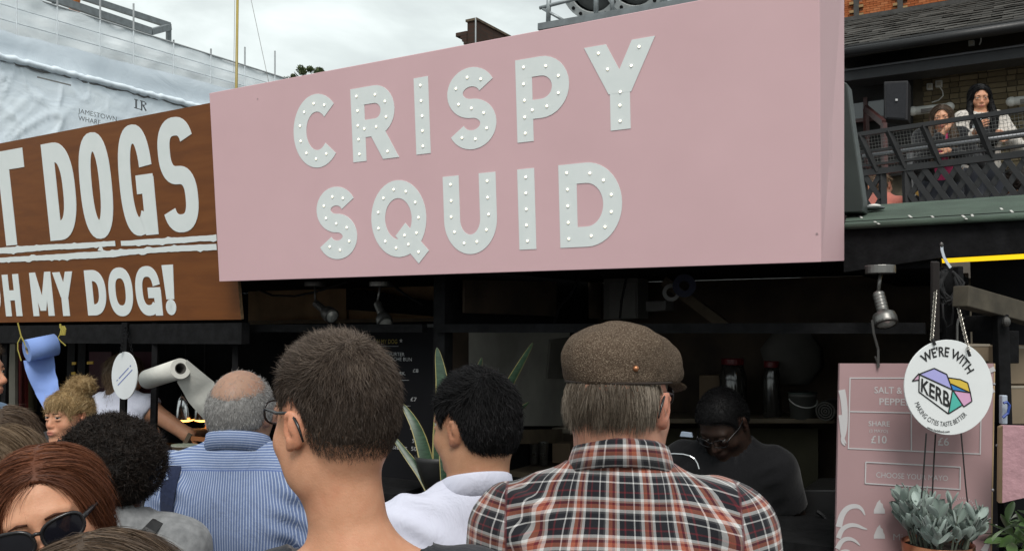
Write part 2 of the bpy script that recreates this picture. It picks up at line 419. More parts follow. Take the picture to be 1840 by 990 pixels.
LET = [  # letter, left, right, top, bottom pixels, stroke
    ('C', (527.6, 232), (606, 267), (570, 169), (570, 301.7), 23.5), ('R', (632.5, 226), (718.5, 281), (672, 154), (676, 287.5), 24.5),
    ('I', (746, 210), (772, 207), (756, 139.5), (761, 277), 26), ('S', (805.5, 215), (892.4, 222), (852, 120.5), (846, 269), 28.5),
    ('P', (928, 180), (1022.7, 145), (970, 102), (945, 255.5), 30), ('Y', (1049.8, 86.7), (1177.3, 63.6), (1114, 76), (1114, 233.6), 36),
    ('S', (570.6, 408), (642, 420), (604, 335.7), (602, 466), 25.5), ('Q', (667.5, 392), (766.3, 387), (716.3, 323.8), (716.3, 462), 25.5),
    ('U', (797.5, 370), (892.4, 365), (843, 313.5), (850, 456.5), 29.5), ('I', (931.5, 376), (962.3, 376), (945, 303.5), (949, 448.2), 30.5),
    ('D', (1005.3, 370), (1118.2, 366.7), (1052, 292.5), (1052, 443.5), 33)]
for q in LET: letter(PINK, *q, M_WHITE, cs, bulbs=bulb_me)
# a few fixings
for px, py in ((463, 178), (1468, 420)):
    a = PINK.uv(px, py); mb = MB(); mb.tube([PINK.at(a[0], a[1], 0.0005), PINK.at(a[0], a[1], 0.0015)], 0.0035, 8); obj('screw', mb, mat('painted_screw', (0.42, 0.30, 0.31), 0.6), cs)

# ------------------------------------------------------------------ the brown plywood sign
def ply_material():
    m = NT('stained_plywood'); q = m.map(scale=(1.4, 1.4, 11)); n = m.noise(2.0, 8, 0.62, q, 0.6); n2 = m.noise(1.6, 3)
    c = m.ramp(n, [(0.25, (0.130, 0.040, 0.0085)), (0.55, (0.195, 0.064, 0.013)), (0.8, (0.235, 0.085, 0.020))])
    c = m.mix(m.math('MULTIPLY', n2, 0.55), c, (0.135, 0.044, 0.010)); sc_ = m.noise(30, 2, 0.5, m.map(scale=(1, 1, 8)))
    c = m.mix(m.ramp(sc_, [(0.78, (0, 0, 0)), (0.83, (0.6, 0.6, 0.6))]), c, (0.42, 0.27, 0.13))
    m.set(base=c, rough=0.5, spec=0.35); m.bump(n, 0.12, 0.003); return m.mat
M_PLY = ply_material()
M_EDGE = mat('ply_edge', (0.30, 0.19, 0.10), 0.8, var=0.4, vs=60)
hs = thing('stall_sign', 'brown stained plywood board reading T DOGS and OH MY DOG! in white', 'sign', BRN.bl)
ext = -BRN.u * 0.75
bmain = MB().slab([BRN.bl + ext, BRN.br, BRN.tr, BRN.tl + ext], -BRN.n * 0.018)
o = obj('board', bmain, [M_PLY, M_EDGE], hs)
o.data.polygons[4].material_index = 1; o.data.polygons[3].material_index = 1
LB = [('T', (-31, 290), (41.5, 276), (10, 271), (30, 440), 19.5), ('D', (83, 350), (137.5, 358), (100, 255.5), (104, 432), 21.5), ('O', (143, 320), (206, 380), (165, 238), (183, 429), 21.5),
      ('G', (212.5, 300), (282.5, 400), (238, 224), (250, 424), 22), ('S', (286.5, 300), (357.5, 365), (314, 210.5), (324, 418), 22)]
for q in LB: letter(BRN, *q, M_WHITE, hs, th=0.002, p=2.5)
LB2 = [('O', (-41, 540), (2, 540), (-20, 492), (-16, 569), 11), ('H', (7.5, 530), (37, 530), (18, 493), (26, 568), 10.5), ('M', (57, 530), (95, 530), (72, 489), (80, 567.5), 10.5),
       ('Y', (94, 489), (130.5, 487), (112, 488.5), (118, 567.5), 12), ('D', (154.5, 520), (190.5, 522), (166, 485), (172, 566.5), 12.5), ('O', (195.5, 520), (239, 525), (214, 480.5), (221, 568), 12.5),
       ('G', (244, 520), (289.5, 530), (263, 478), (271, 567), 12.5), ('!', (293, 500), (313.5, 500), (299, 476), (306, 564), 10)]
for q in LB2: letter(BRN, *q, M_WHITE, hs, th=0.002, p=2.4)
def rough_line(y0, y1, x0, x1, th, seed, gaps=()):
    rg = np.random.default_rng(seed); a = BRN.uv(x0, y0); b = BRN.uv(x1, y1); n = 90; mb = MB(); h = abs(BRN.uv(x0, y0)[1] - BRN.uv(x0, y0 + th)[1])
    off = np.cumsum(rg.normal(0, 0.0016, n)); off -= np.linspace(off[0], off[-1], n); o2 = rg.normal(0, 0.0008, n); o2[rg.random(n) < 0.08] += 0.007
    o3 = np.cumsum(rg.normal(0, 0.0009, n)); o3 -= np.linspace(o3[0], o3[-1], n)
    up = [BRN.at(a[0] + (b[0] - a[0]) * i / (n - 1), a[1] + (b[1] - a[1]) * i / (n - 1) + h / 2 + o3[i] * .5 + abs(o2[i]), 0.003) for i in range(n)]
    dn = [BRN.at(a[0] + (b[0] - a[0]) * i / (n - 1), a[1] + (b[1] - a[1]) * i / (n - 1) - h / 2 + off[i] * .6 - abs(o2[-i]), 0.003) for i in range(n)]
    fs = [(i, n + i, n + i + 1, i + 1) for i in range(n - 1) if not any(g0 < i / n < g1 for g0, g1 in gaps)]
    mb.add(up + dn, fs); obj('underline', mb, M_WHITE, hs)
rough_line(453, 427, -40, 390, 8.5, 3, ((0.62, 0.635),)); rough_line(470.5, 443.5, -40, 390, 8.5, 5)
mb = MB(); q0, q1 = BRN.uv(176, 446), BRN.uv(236, 448)
mb.prism([BRN.at(q0[0], q0[1] - .012, .0034), BRN.at(q0[0] + .05, q0[1] - .02, .0034), BRN.at(q0[0] + .03, q0[1] + .016, .0034)], -BRN.n * .002); obj('underline', mb, M_WHITE, hs)
# ------------------------------------------------------------------ ground
m = NT('asphalt'); n1 = m.noise(1.5, 5); n2 = m.noise(120, 3)
m.set(base=m.mix(m.math('MULTIPLY', n2, 0.5), m.ramp(n1, [(0.3, (0.055, 0.054, 0.052)), (0.7, (0.085, 0.083, 0.080))]), (0.12, 0.12, 0.115)), rough=0.85); m.bump(n2, 0.4, 0.004)
g = MB(); g.add([(-400, -400, 0), (400, -400, 0), (400, 600, 0), (-400, 600, 0)], [(0, 1, 2, 3)])
tag(obj('ground', g, m.mat), kind='structure')

def grid_sheet(fn, nu, nv):
    """a cloth-like sheet from fn(a, b) with a, b in 0..1"""
    mb = MB(); vs = [fn(i / nu, j / nv) for j in range(nv + 1) for i in range(nu + 1)]; w_ = nu + 1
    mb.add(vs, [(j * w_ + i, j * w_ + i + 1, (j + 1) * w_ + i + 1, (j + 1) * w_ + i) for j in range(nv) for i in range(nu)]); return mb
def lerp(a, b, t): return a + (b - a) * t
def vnoise(seed):
    """smooth value noise on numpy-free scalars"""
    rg = np.random.default_rng(seed); T = rg.random((64, 64)) * 2 - 1
    def f(x, y):
        i, j = math.floor(x), math.floor(y); a, b = x - i, y - j; a = a * a * (3 - 2 * a); b = b * b * (3 - 2 * b)
        g_ = lambda p, q: T[p % 64, q % 64]
        return lerp(lerp(g_(i, j), g_(i + 1, j), a), lerp(g_(i, j + 1), g_(i + 1, j + 1), a), b)
    return f
# ------------------------------------------------------------------ the scaffolded building wrapped in white sheets, left
DL = Vector((0.527, 0.85, 0)).normalized(); NL = Vector((DL.y, -DL.x, 0))
L0 = P(0, 590, 18.0)
def LBp(px, py, off=0.0): return onplane(px, py, L0 + NL * off, NL)
def sheet_mat(name, lo, hi, tr=0.0, bump=0.25, sc=1.3):
    m = NT(name); q = m.map(scale=(1, 1, 1.6)); n = m.noise(sc, 6, 0.6, q, 0.8); n2 = m.noise(5, 5, 0.6)
    m.set(base=m.mix(m.math('MULTIPLY', n2, 0.35), m.ramp(n, [(0.3, lo), (0.7, hi)]), lo), rough=0.45, spec=0.4); m.bump(n, bump, 0.08); return m.mat
M_SHEET = sheet_mat('white_sheeting', (0.78, 0.84, 0.87), (0.87, 0.91, 0.93))
M_SHEET2 = sheet_mat('draped_sheeting', (0.74, 0.83, 0.91), (0.82, 0.90, 0.95), bump=0.35)
M_SHEET_SHADE = sheet_mat('shaded_sheeting', (0.50, 0.57, 0.63), (0.64, 0.71, 0.77), bump=0.35, sc=0.8)  # sheeting that slopes inward: its shade is put into this greyer colour
M_POLE = mat('galvanised_tube', (0.40, 0.42, 0.43), 0.5, metal=0.3)
M_POLE2 = mat('tube_behind_sheeting', (0.62, 0.67, 0.70), 0.7)
wb = thing('wrapped_building', 'scaffolded building wrapped in white sheeting behind the brown sign', 'building', LBp(200, 590).xyz * 1.0)
top = lambda x: -21 + 0.3165 * x
drp = lambda x: 101 + 0.2545 * x
xs_ = [-130, 30, 103, 180, 240, 312, 379, 440, 494, 560, 640]
fz = vnoise(3)
for i in range(len(xs_) - 1):
    x0, x1 = xs_[i], xs_[i + 1]
    def fn(a, b, x0=x0, x1=x1, i=i):
        x = lerp(x0 + .6, x1 - .6, a); y = lerp(drp(x) - 41, top(x), b)
        q = LBp(x, y); bow = 0.07 * math.sin(math.pi * a) * (0.3 + 0.7 * fz(a * 2 + i * 3, b * 3)); return q + NL * bow
    obj('sheet', grid_sheet(fn, 10, 10), M_SHEET, wb, smooth=True)
    def fn2(a, b, x0=x0, x1=x1, i=i):
        x = lerp(x0, x1, a); q0 = LBp(x, drp(x) + 14, 0.45); q1 = LBp(x, drp(x) - 47 + 2 * fz(x * .03, 7), 0.16)
        q = q0.lerp(q1, b); return q + NL * (0.10 * fz(x * .02, b * 2) * (1 - b) - 0.16 * math.sin(math.pi * b) * (1 - b)) 
    obj('shaded_sheet', grid_sheet(fn2, 10, 8), M_SHEET_SHADE, wb, smooth=True)  # lower band of the white sheets, its shade painted as grey
for x, y_up in ((30, -25), (103, 0), (180, -20), (240, 7), (312, 72), (379, 88), (440, 85), (494, 92), (560, 130)):
    q0 = LBp(x, drp(x) - 20, 0.13); q1 = LBp(x, top(x) + 1, 0.13); mb = MB(); mb.tube([q0, q1], 0.013, 6); obj('scaffold_pole', mb, M_POLE2, wb)
    q2 = LBp(x, min(y_up, top(x) - 2), 0.0); mb = MB(); mb.tube([LBp(x, top(x) + 4, -.03), q2], 0.022, 6); obj('scaffold_pole', mb, M_POLE, wb)
for f_ in (0.33, 0.66):
    mb = MB(); mb.tube([LBp(-120, lerp(drp(-120) - 40, top(-120), f_), .12), LBp(640, lerp(drp(640) - 40, top(640), f_), .12)], 0.013, 6); obj('scaffold_pole', mb, M_POLE2, wb)
mb = MB(); mb.tube([LBp(-120, top(-120), .03), LBp(640, top(640), .03)], 0.022, 6); obj('top_rail', mb, M_POLE, wb)
# lower sheet hung further out, creased
f1, f2, f3 = vnoise(5), vnoise(6), vnoise(9)
def fn(a, b):
    x = lerp(-140, 520, a); q0 = LBp(x, drp(x) + 3 * f1(x * .05, 1), 0.75); q = Vector((q0.x, q0.y, lerp(q0.z, 0.3, b)))
    s = a * 26; t = b * 10
    c = abs(f1(s * .9 + t * 1.5, t * 1.1 - s * .25)); c2 = abs(f2(s * 1.9 + t * 3.2, t * 2.0))
    k1 = 1 - abs(f1(s * .55 + t * 1.2, t * .35 - s * .10)); k2 = 1 - abs(f2(s * .9 - t * .5, t * 1.3 + s * .15)); k3 = 1 - abs(f3(s * 1.7 + t * 3.0, t * .8))
    d = 0.055 * k1 ** 12 * (0.5 + 0.5 * f3(s * .3, t * .5)) + 0.03 * k2 ** 14 + 0.018 * k3 ** 8 + 0.04 * f3(s * .25, t * .4)
    lf = max(0.0, 1.0 - max(0, (x - 40)) / 260.0)
    return q + NL * (d * (0.25 + 0.9 * lf))
obj('draped_sheet', grid_sheet(fn, 260, 90), M_SHEET2, wb, smooth=True)
pts = [LBp(x, drp(x) + 1.5 * f2(x * .12, 4), 0.80) for x in range(-130, 520, 6)]
mb = MB(); mb.tube(pts, [0.055 + 0.03 * abs(f1(i * .7, 2)) for i in range(len(pts))], 8); obj('rolled_edge', mb, M_SHEET2, wb, smooth=True)
mb = MB(); mb.tube([p - NL * .03 - Vector((0, 0, .07 + .03 * f1(i * .4, 8))) for i, p in enumerate(pts)], 0.022, 5); obj('tie_rope', mb, mat('grey_rope', (0.16, 0.16, 0.16), 0.8), wb)
mb = MB(); q = LBp(-140, 590, -0.35); q2 = LBp(660, 590, -0.35); h = LBp(240, top(240), 0).z - 0.7
mb.slab([Vector((q.x, q.y, 0)), Vector((q2.x, q2.y, 0)), Vector((q2.x, q2.y, h)), Vector((q.x, q.y, h))], -NL * 9); obj('walls', mb, mat('pale_render', (0.42, 0.42, 0.40), 0.9), wb)
class FL3(Flat):
    def __init__(s, p0, u, v): s.p0 = p0; s.u = u; s.v = v; s.n = u.cross(v).normalized(); s.bl = p0
LF = FL3(LBp(140, 210, 1.06), DL, Vector((0, 0, 1)))
M_INK = mat('grey_ink', (0.10, 0.11, 0.12), 0.7)
text_on('lettering', LF, 'JAMESTOWN', 140, 203.5, 9.0, M_INK, wb, bold=0.004, width_px=70)
text_on('lettering', LF, 'WHARF', 140.5, 216.5, 9.0, M_INK, wb, bold=0.004, width_px=40)
def logo_stroke(a, b, w_, h_=0.012):
    A = LF.uv(*a); B = LF.uv(*b); mb = MB(); mb.bar(LF.at(A[0], A[1], h_), LF.at(B[0], B[1], h_), w_, 0.004, up=LF.n); return mb
lm = MB()
for a, b, w_ in (((244, 179.5), (244, 195), .045), ((240.5, 179), (247.5, 181), .02), ((240.5, 194), (254, 198), .02), ((254, 183), (254, 199.5), .035), ((251, 181.5), (260, 184), .02), ((261, 185), (261, 189), .04), ((260, 190), (254, 189), .02), ((256.5, 190), (262, 200), .035)):
    k = logo_stroke(a, b, w_); lm.add(k.v, k.f)
obj('logo', lm, M_INK, wb)
mb = MB()
for a, b in (((66, 139), (127, 154)),): k = logo_stroke(a, b, .03); mb.add(k.v, k.f)
obj('crease', mb, mat('crease_grey', (0.2, 0.2, 0.2), 0.9), wb)  # dark grey bar drawn along one crease line

sf = thing('rooftop_steelwork', 'grey steel beam frame standing on top of the wrapped building', 'steel frame', LBp(200, 20, -1.0))
M_STEEL = mat('grey_painted_steel', (0.155, 0.175, 0.185), 0.55, var=0.2)
def beam(a, b, oa, ob, w_, h_): mb = MB(); mb.bar(LBp(*a, oa), LBp(*b, ob), w_, h_); obj('beam', mb, M_STEEL, sf)
beam((120, -14), (305, 46.5), -1.0, -1.0, .10, .14); beam((20, -28), (271, 57), -.3, -.3, .10, .17); beam((271, 58), (305, 49), -.3, -1.0, .10, .15)
beam((96, 3), (143, -14), -.3, -1.0, .09, .12); beam((303, 44), (303, 92), -1.0, -1.0, .10, .10)
# ------------------------------------------------------------------ the yellow pole and its stay
M_YPOLE = mat('yellow_varnished_pole', (0.34, 0.26, 0.06), 0.4)
fp = thing('flag_pole', 'thin yellowish pole rising behind the left end of the pink sign', 'pole', P(424.5, 172, 4.7))
b0 = P(424.5, 172, 4.7); b1 = P(427.5, -60, 4.9); mb = MB(); mb.tube([Vector((b0.x, b0.y, 1.9)), b0, b1], 0.0075, 8); obj('shaft', mb, M_YPOLE, fp, smooth=True)
mb = MB(); mb.tube([P(420, 130, 4.72), P(422.5, -60, 4.95)], 0.0016, 5); obj('halyard', mb, mat('grey_cord', (0.3, 0.3, 0.29), 0.7), fp)
mb = MB(); mb.tube([P(449, -10, 7.0).lerp(P(479, 130, 7.0), t) for t in (0, .25, .5, .75, 1, 1.3)], 0.0022, 5)
tag(obj('stay_wire', mb, mat('grey_cord', (0.3, 0.3, 0.29), 0.7)), 'thin grey wire slanting down the sky right of the yellow pole', 'wire')

# ------------------------------------------------------------------ leaves for trees
M_BARK = mat('bark', (0.07, 0.05, 0.035), 0.9, var=0.4, vs=20)
def leaf_mat(name, lo, hi, sss=0.0):
    m = NT(name); a = m.attr('tone'); m.set(base=m.ramp(a, [(0.0, lo), (1.0, hi)]), rough=0.55, spec=0.3); return m.mat
def leaf_cloud(centres, radii, n, size, seed):
    rg = np.random.default_rng(seed); V = []; Fc = []; T = []
    for k in range(n):
        i = rg.integers(len(centres)); d = rg.normal(size=3); d /= np.linalg.norm(d); c = np.array(centres[i]) + d * radii[i] * rg.random() ** 0.4
        a = rg.normal(size=3); a /= np.linalg.norm(a); b = np.cross(a, rg.normal(size=3)); b /= np.linalg.norm(b); s = size * (0.6 + 0.8 * rg.random())
        j = len(V); V += [c - a * s, c + b * s * .35, c + a * s, c - b * s * .35]; Fc.append((j, j + 1, j + 2, j + 3)); T += [rg.random()] * 4
    return np_mesh('leaves', V, Fc, dict(tone=T), smooth=False)
tr = thing('tree', 'small leafy tree top showing above the pink sign', 'tree', (*P(550, 590, 27).xy, 0))
c0 = P(550, 136, 27)
mb = MB(); base = Vector((c0.x, c0.y, 0)); mb.tube([base, c0 - Vector((0, 0, 1.5)), c0 - Vector((0, 0, .4))], [.22, .14, .07], 8)
for k in range(14):
    a = k * 2.4; e_ = c0 + Vector((math.cos(a) * .55, math.sin(a) * .5, -.22 + .22 * ((k * 37) % 10) / 10)); mb.tube([c0 - Vector((0, 0, .7)), c0.lerp(e_, .5) - Vector((0, 0, .15)), e_], [.05, .025, .008], 5)
obj('trunk', mb, M_BARK, tr)
cen = []; rad = []
for k in range(30):
    a = RNG.random() * 6.28; r = RNG.random() ** .5 * .62; cen.append(c0 + Vector((math.cos(a) * r * 1.05, math.sin(a) * r, -0.50 + 1.15 * RNG.random() ** .8 * (1.02 - r)))); rad.append(0.08 + .12 * RNG.random())
link('crown', leaf_cloud(cen, rad, 6500, 0.045, 2), leaf_mat('tree_leaf', (0.035, 0.055, 0.02), (0.10, 0.13, 0.045)), tr, world=True)

# ------------------------------------------------------------------ brick parapet on the skyline
def brick_mat(name, c1, c2, mortar, bw, bh):
    m = NT(name); q = m.n('ShaderNodeTexBrick'); m.l(m.map(m.tc.outputs['Object'], rot=(math.pi / 2, 0, 0)), q.inputs['Vector'])
    q.inputs['Color1'].default_value = (*c1, 1); q.inputs['Color2'].default_value = (*c2, 1); q.inputs['Mortar'].default_value = (*mortar, 1)
    q.inputs['Scale'].default_value = 1; q.inputs['Brick Width'].default_value = bw; q.inputs['Row Height'].default_value = bh; q.inputs['Mortar Size'].default_value = bh * .12
    n = m.noise(3, 5); m.set(base=m.mix(m.math('MULTIPLY', n, 0.6), q.outputs['Color'], tuple(c * .45 for c in c1)), rough=0.9, spec=0.2); m.bump(q.outputs['Fac'], -0.4, 0.01); return m.mat
M_DBRICK = brick_mat('dark_sooty_brick', (0.085, 0.048, 0.035), (0.060, 0.036, 0.028), (0.05, 0.042, 0.036), .2, .068)
bp = thing('brick_parapet', 'dark brick gable parapet with stepped corbel above the pink sign', 'parapet', P(852, 90, 14))
k0 = P(856, 34, 14.0); DU = -U
def pbox(name, a, b, c, d, z0, z1, m):   # spans along -U and DL from corner k0
    q = [k0 + DU * a + DL * c, k0 + DU * a + DL * d, k0 + DU * b + DL * d, k0 + DU * b + DL * c]
    mb = MB(); mb.slab([Vector((v.x, v.y, z0)) for v in q][::-1], Vector((0, 0, z1 - z0))); return obj(name, mb, m, bp)
zt = k0.z
pbox('stack', 0, .17, 0, 4.5, 0.0, zt - .03, M_DBRICK)
for i, (ov, z0, z1) in enumerate(((.30, .17, .235), (.27, .235, .28), (.24, .28, .33), (.21, .33, .38))):
    pbox('corbel', .17, ov + .02 if i else .38, -.02, .35, zt - z1, zt - z0 - .003, M_DBRICK)
pbox('coping', -.02, .19, -.025, 4.5, zt - .028, zt + .01, mat('mossy_coping', (0.10, 0.075, 0.05), 0.95, var=.5, vs=10))
pbox('corbel', .17, .22, -.01, .35, zt - 1.6, zt - .384, M_DBRICK)
mb = MB(); mb.tube([k0 + Vector((0, 0, .01)) - N * .02, k0 + Vector((0, 0, -.8)) - N * .02], .012, 6); obj('cable', mb, M_POLE, bp)

# ------------------------------------------------------------------ roof platform with two round fans
pf = thing('roof_platform', 'grey steel roof platform with tube railings above the pink sign', 'platform', P(1080, 30, 12))
TP = P(970, 50, 12.0); NPl = N
def PF(px, py, t=0.0): return onplane(px, py, TP + N * t, N)
mb = MB(); a, b = PF(968, 49.5), PF(1300, -7.5); mb.bar(a, b, .06, .09); obj('edge_beam', mb, M_STEEL, pf)
mb = MB(); mb.slab([a, b, b + N * 2.2, a + N * 2.2], Vector((0, 0, .05))); obj('deck', mb, M_STEEL, pf)
mb = MB(); mb.slab([a - Vector((0, 0, .12)) + N * .3, b - Vector((0, 0, .12)) + N * .3, b + N * .3 - Vector((0, 0, .05)), a + N * .3 - Vector((0, 0, .05))], N * 1.5); obj('support', mb, mat('rusty_brick', (0.12, 0.05, 0.03), 0.9), pf)
M_TUBE = mat('railing_tube', (0.33, 0.36, 0.37), 0.45, metal=0.5)
for a, b, r in (((985, 46), (987, -30), .034), ((1071, 30), (1071, -40), .034), ((970, 15), (1040, -3), .026), ((1040, -3), (1200, -38), .026), ((975, 16), (1013, 37.5), .02), ((1195, 12), (1197, -40), .03), ((1100, 26), (1100, -30), .03)):
    mb = MB(); mb.tube([PF(*a, .03), PF(*b, .03)], r, 8); obj('railing_tube', mb, M_TUBE, pf, smooth=True)
for i, (px, py) in enumerate(((1064, -25), (1139, -38))):
    fn_ = thing('roof_fan', ('round steel fan casing with a bolted flange left on the roof platform', 'round steel fan casing on the platform nearer the pink sign corner')[i], 'fan', PF(px, py, .6), group='round fans on the roof platform')
    M_ = Matrix.Translation(PF(px, py, .6)) @ (-N * .9 - Vector((0, 0, .45))).to_track_quat('Z', 'Y').to_matrix().to_4x4()
    rr = .47
    mb = MB(); mb.lathe([(rr * .98, -.5), (rr * .98, -.02)], 36, M_, cap0=True, cap1=False); obj('casing', mb, M_STEEL, fn_, smooth=True)
    mb = MB(); mb.lathe([(rr, -.03), (rr, .02), (rr * .76, .02), (rr * .76, -.03)], 36, M_, cap0=False, cap1=False); obj('flange', mb, mat('pale_flange', (0.42, 0.44, 0.44), 0.5), fn_)
    mb = MB(); mb.lathe([(rr * .75, -.1), (rr * .4, -.06), (rr * .12, -.02)], 30, M_); obj('dish', mb, mat('dark_dish', (0.09, 0.095, 0.095), 0.5), fn_)
    for k in range(20):
        a = 2 * math.pi * k / 20; mb = MB(); c = M_ @ Vector((rr * .88 * math.cos(a), rr * .88 * math.sin(a), .021)); d = M_.to_3x3() @ Vector((0, 0, 1)); mb.tube([c, c + d * .006], .026, 8); obj('bolt_hole', mb, M_BLACK, fn_)

# ------------------------------------------------------------------ brick building at right, with roof and terrace
NU = N; UZ = math.atan2(U.y, U.x)
def TW(d): return d * 1.11 - 2.795        # how far behind the stall fronts a plane lies whose depth is d near column 1700
def B(px, py, d): return S(px, py, TW(d))
def brick_obj_mat(name, lo, mid, hi, rough=0.9):
    m = NT(name); q = m.n('ShaderNodeObjectInfo'); n = m.noise(16, 5)
    c = m.ramp(q.outputs['Random'], [(0.0, lo), (0.5, mid), (1.0, hi)]); m.set(base=m.mix(m.math('MULTIPLY', n, 0.55), c, tuple(x * .5 for x in lo)), rough=rough, spec=0.2); m.bump(m.noise(50, 3), .4, .004); return m.mat
def brick_variants(L, H, D, matl, k=4, seed=1):
    rg = np.random.default_rng(seed); out = []
    for i in range(k):
        mb = MB(); mb.box((0, 0, 0), (L, D, H)); mb.v = [v + Vector(rg.normal(0, H * .035, 3)) for v in mb.v]
        me = bpy.data.meshes.new('brick'); me.from_pydata(mb.v, [], mb.f); me.materials.append(matl); out.append(me)
    return out
def place(me, name, loc, parent, rz=UZ, rx=0.0, sc_=None):
    o = bpy.data.objects.new(name, me); COL.objects.link(o); o.parent = parent
    o.location = Vector(loc) - WM[parent.name].translation; o.rotation_euler = (rx, 0, rz)
    if sc_: o.scale = sc_
    return o
def to_px(p):
    q = p - CAM; y = q.y * CP + q.z * SP; zz = -q.y * SP + q.z * CP; return (CX + F_PX * q.x / y, CY - F_PX * zz / y)
rb_ = thing('brick_building', 'brown brick building with slate roof behind the terrace', 'building', B(1700, 590, 12.2).xy.to_3d())
M_YB = brick_obj_mat('london_stock_brick', (0.15, 0.12, 0.073), (0.24, 0.19, 0.115), (0.34, 0.275, 0.17))
M_OB = brick_obj_mat('orange_brick', (0.30, 0.085, 0.030), (0.42, 0.130, 0.045), (0.50, 0.19, 0.080))
M_MORT = mat('dark_mortar', (0.10, 0.084, 0.06), 0.95, var=.3)
M_MORT2 = mat('pale_mortar', (0.26, 0.12, 0.07), 0.95, var=.3)
# lower wall
D1 = 12.0; q = B(1470, 590, D1); q2 = B(2050, 590, D1); zt = P(1700, 40, D1).z
mb = MB(); mb.slab([Vector((q.x, q.y, 0)), Vector((q2.x, q2.y, 0)), Vector((q2.x, q2.y, zt)), Vector((q.x, q.y, zt))], N * .3); obj('wall', mb, M_MORT, rb_)
L_, H_ = .215, .065; st_ = brick_variants(L_, H_, .03, M_YB, 4, 2); hd_ = brick_variants(.1025, H_, .03, M_YB, 3, 3)
cnt = 0; org = B(1640, 360, D1)
for row in range(0, 30):
    z = org.z + row * .077; s = -0.4 - (row % 2) * .1; k = row % 2
    while s < 2.6:
        w_ = L_ if k % 2 == 0 else .1025
        c = org + U * (s + w_ / 2); c = Vector((c.x, c.y, z)) - N * .004; x, y = to_px(c)
        if 1638 < x < 1850 and 85 < y < 352 and not (x < 1650 and y < 210) and cnt < 298:
            place((st_ if w_ > .2 else hd_)[(row * 7 + k) % 3], 'brick', c, rb_); cnt += 1
        s += w_ + .011; k += 1
# upper orange wall
D3 = 14.6; a, b = B(1500, 48, D3), B(2000, -30, D3); a.z = b.z = P(1517, 60, D3).z - .3
mb = MB(); mb.slab([a, b, b + Vector((0, 0, 4)), a + Vector((0, 0, 4))], N * .3); obj('upper_wall', mb, M_MORT2, rb_)
s2 = brick_variants(.112, .034, .02, M_OB, 4, 5); cnt = 0; org = B(1510, 44, D3)
roof_top = lambda x: 41 - 0.1633 * (x - 1518)
for row in range(-8, 20):
    z = org.z + row * .0395; s = -.1 + (row % 2) * .06
    while s < 3.4:
        c = org + U * s; c = Vector((c.x, c.y, z)) - N * .004; x, y = to_px(c)
        strip = 1534 < x < 1546 or 1612 < x < 1625
        if x > 1510 and y > -8 and y < roof_top(x) - 4 and not strip and cnt < 298: place(s2[(row + cnt) % 4], 'brick', c, rb_); cnt += 1
        s += .119
M_DST = mat('dark_stone', (0.055, 0.053, 0.05), 0.9, var=.3, vs=12)
for x in (1540, 1618.5):
    p = B(x, roof_top(x) - 3, D3) - N * .03; mb = MB(); mb.bar(p, p + Vector((0, 0, 1.2)), .085, .07, up=N); obj('pilaster', mb, M_DST, rb_)
    for k in range(4):
        for sgn in (-1, 1):
            if k % 2 == (sgn > 0): continue
            c = p + U * sgn * .07 + Vector((0, 0, .05 + .075 * k)); mb = MB(); mb.box((0, 0, 0), (.09, .06, .045), Matrix.Rotation(UZ, 3, 'Z')); mb.v = [v + c for v in mb.v]; obj('quoin', mb, mat('buff_quoin', (0.30, 0.19, 0.085), .9), rb_)
a, b = B(1500, roof_top(1500) - 1, D3 - .1), B(2000, roof_top(2000) - 1, D3 - .1); mb = MB(); mb.bar(a, b, .25, .075); obj('lead_flashing', mb, M_DST, rb_)
# slates
eave = lambda x: 87 - 0.1455 * (x - 1517)
E0, E1 = B(1500, eave(1500), 11.0), B(2000, eave(2000), 11.0); E1.z = E0.z
T0 = B(1500, roof_top(1500), 14.4); up = (T0 - E0); up = up - U * up.dot(U); SL = up.length; up.normalize(); nr = U.cross(up).normalized()
mb = MB(); ew = E0 + U * 6; mb.slab([E0 - nr * .03, ew - nr * .03, ew + up * SL - nr * .03, E0 + up * SL - nr * .03], -nr * .1)
M_SLATE = brick_obj_mat('slate', (0.050, 0.049, 0.045), (0.070, 0.068, 0.062), (0.100, 0.096, 0.088), .75)
obj('roof', mb, M_SLATE, rb_)
RM = Matrix((U, up, nr)).transposed().to_4x4()
nrow = 13; ex = SL / nrow; sw = .26; rg = np.random.default_rng(4); sv = []
for i in range(5):
    mb = MB(); mb.box((0, ex * .1, 0), (sw - .006, ex * 1.25, .012)); mb.v = [v + Vector((rg.normal(0, .003), rg.normal(0, .012), 0)) for v in mb.v]; me = bpy.data.meshes.new('slate'); me.from_pydata(mb.v, [], mb.f); me.materials.append(M_SLATE); sv.append(me)
cnt = 0
for r_ in range(nrow):
    for c_ in range(-12, 26):
        p = E0 + up * (ex * (r_ + .5)) + U * (sw * (c_ + .5 * (r_ % 2))) + nr * .006; x, y = to_px(p)
        if 1505 < x < 1850 and y > -8 and cnt < 300:
            o = bpy.data.objects.new('slate', sv[rg.integers(5)]); COL.objects.link(o); o.parent = rb_; tilt = Matrix.Rotation(R(-3.2 + rg.normal(0, .5)), 4, 'X') @ Matrix.Rotation(R(rg.normal(0, .9)), 4, 'Z')
            o.matrix_local = Matrix.Translation(p - WM[rb_.name].translation) @ RM @ tilt; cnt += 1
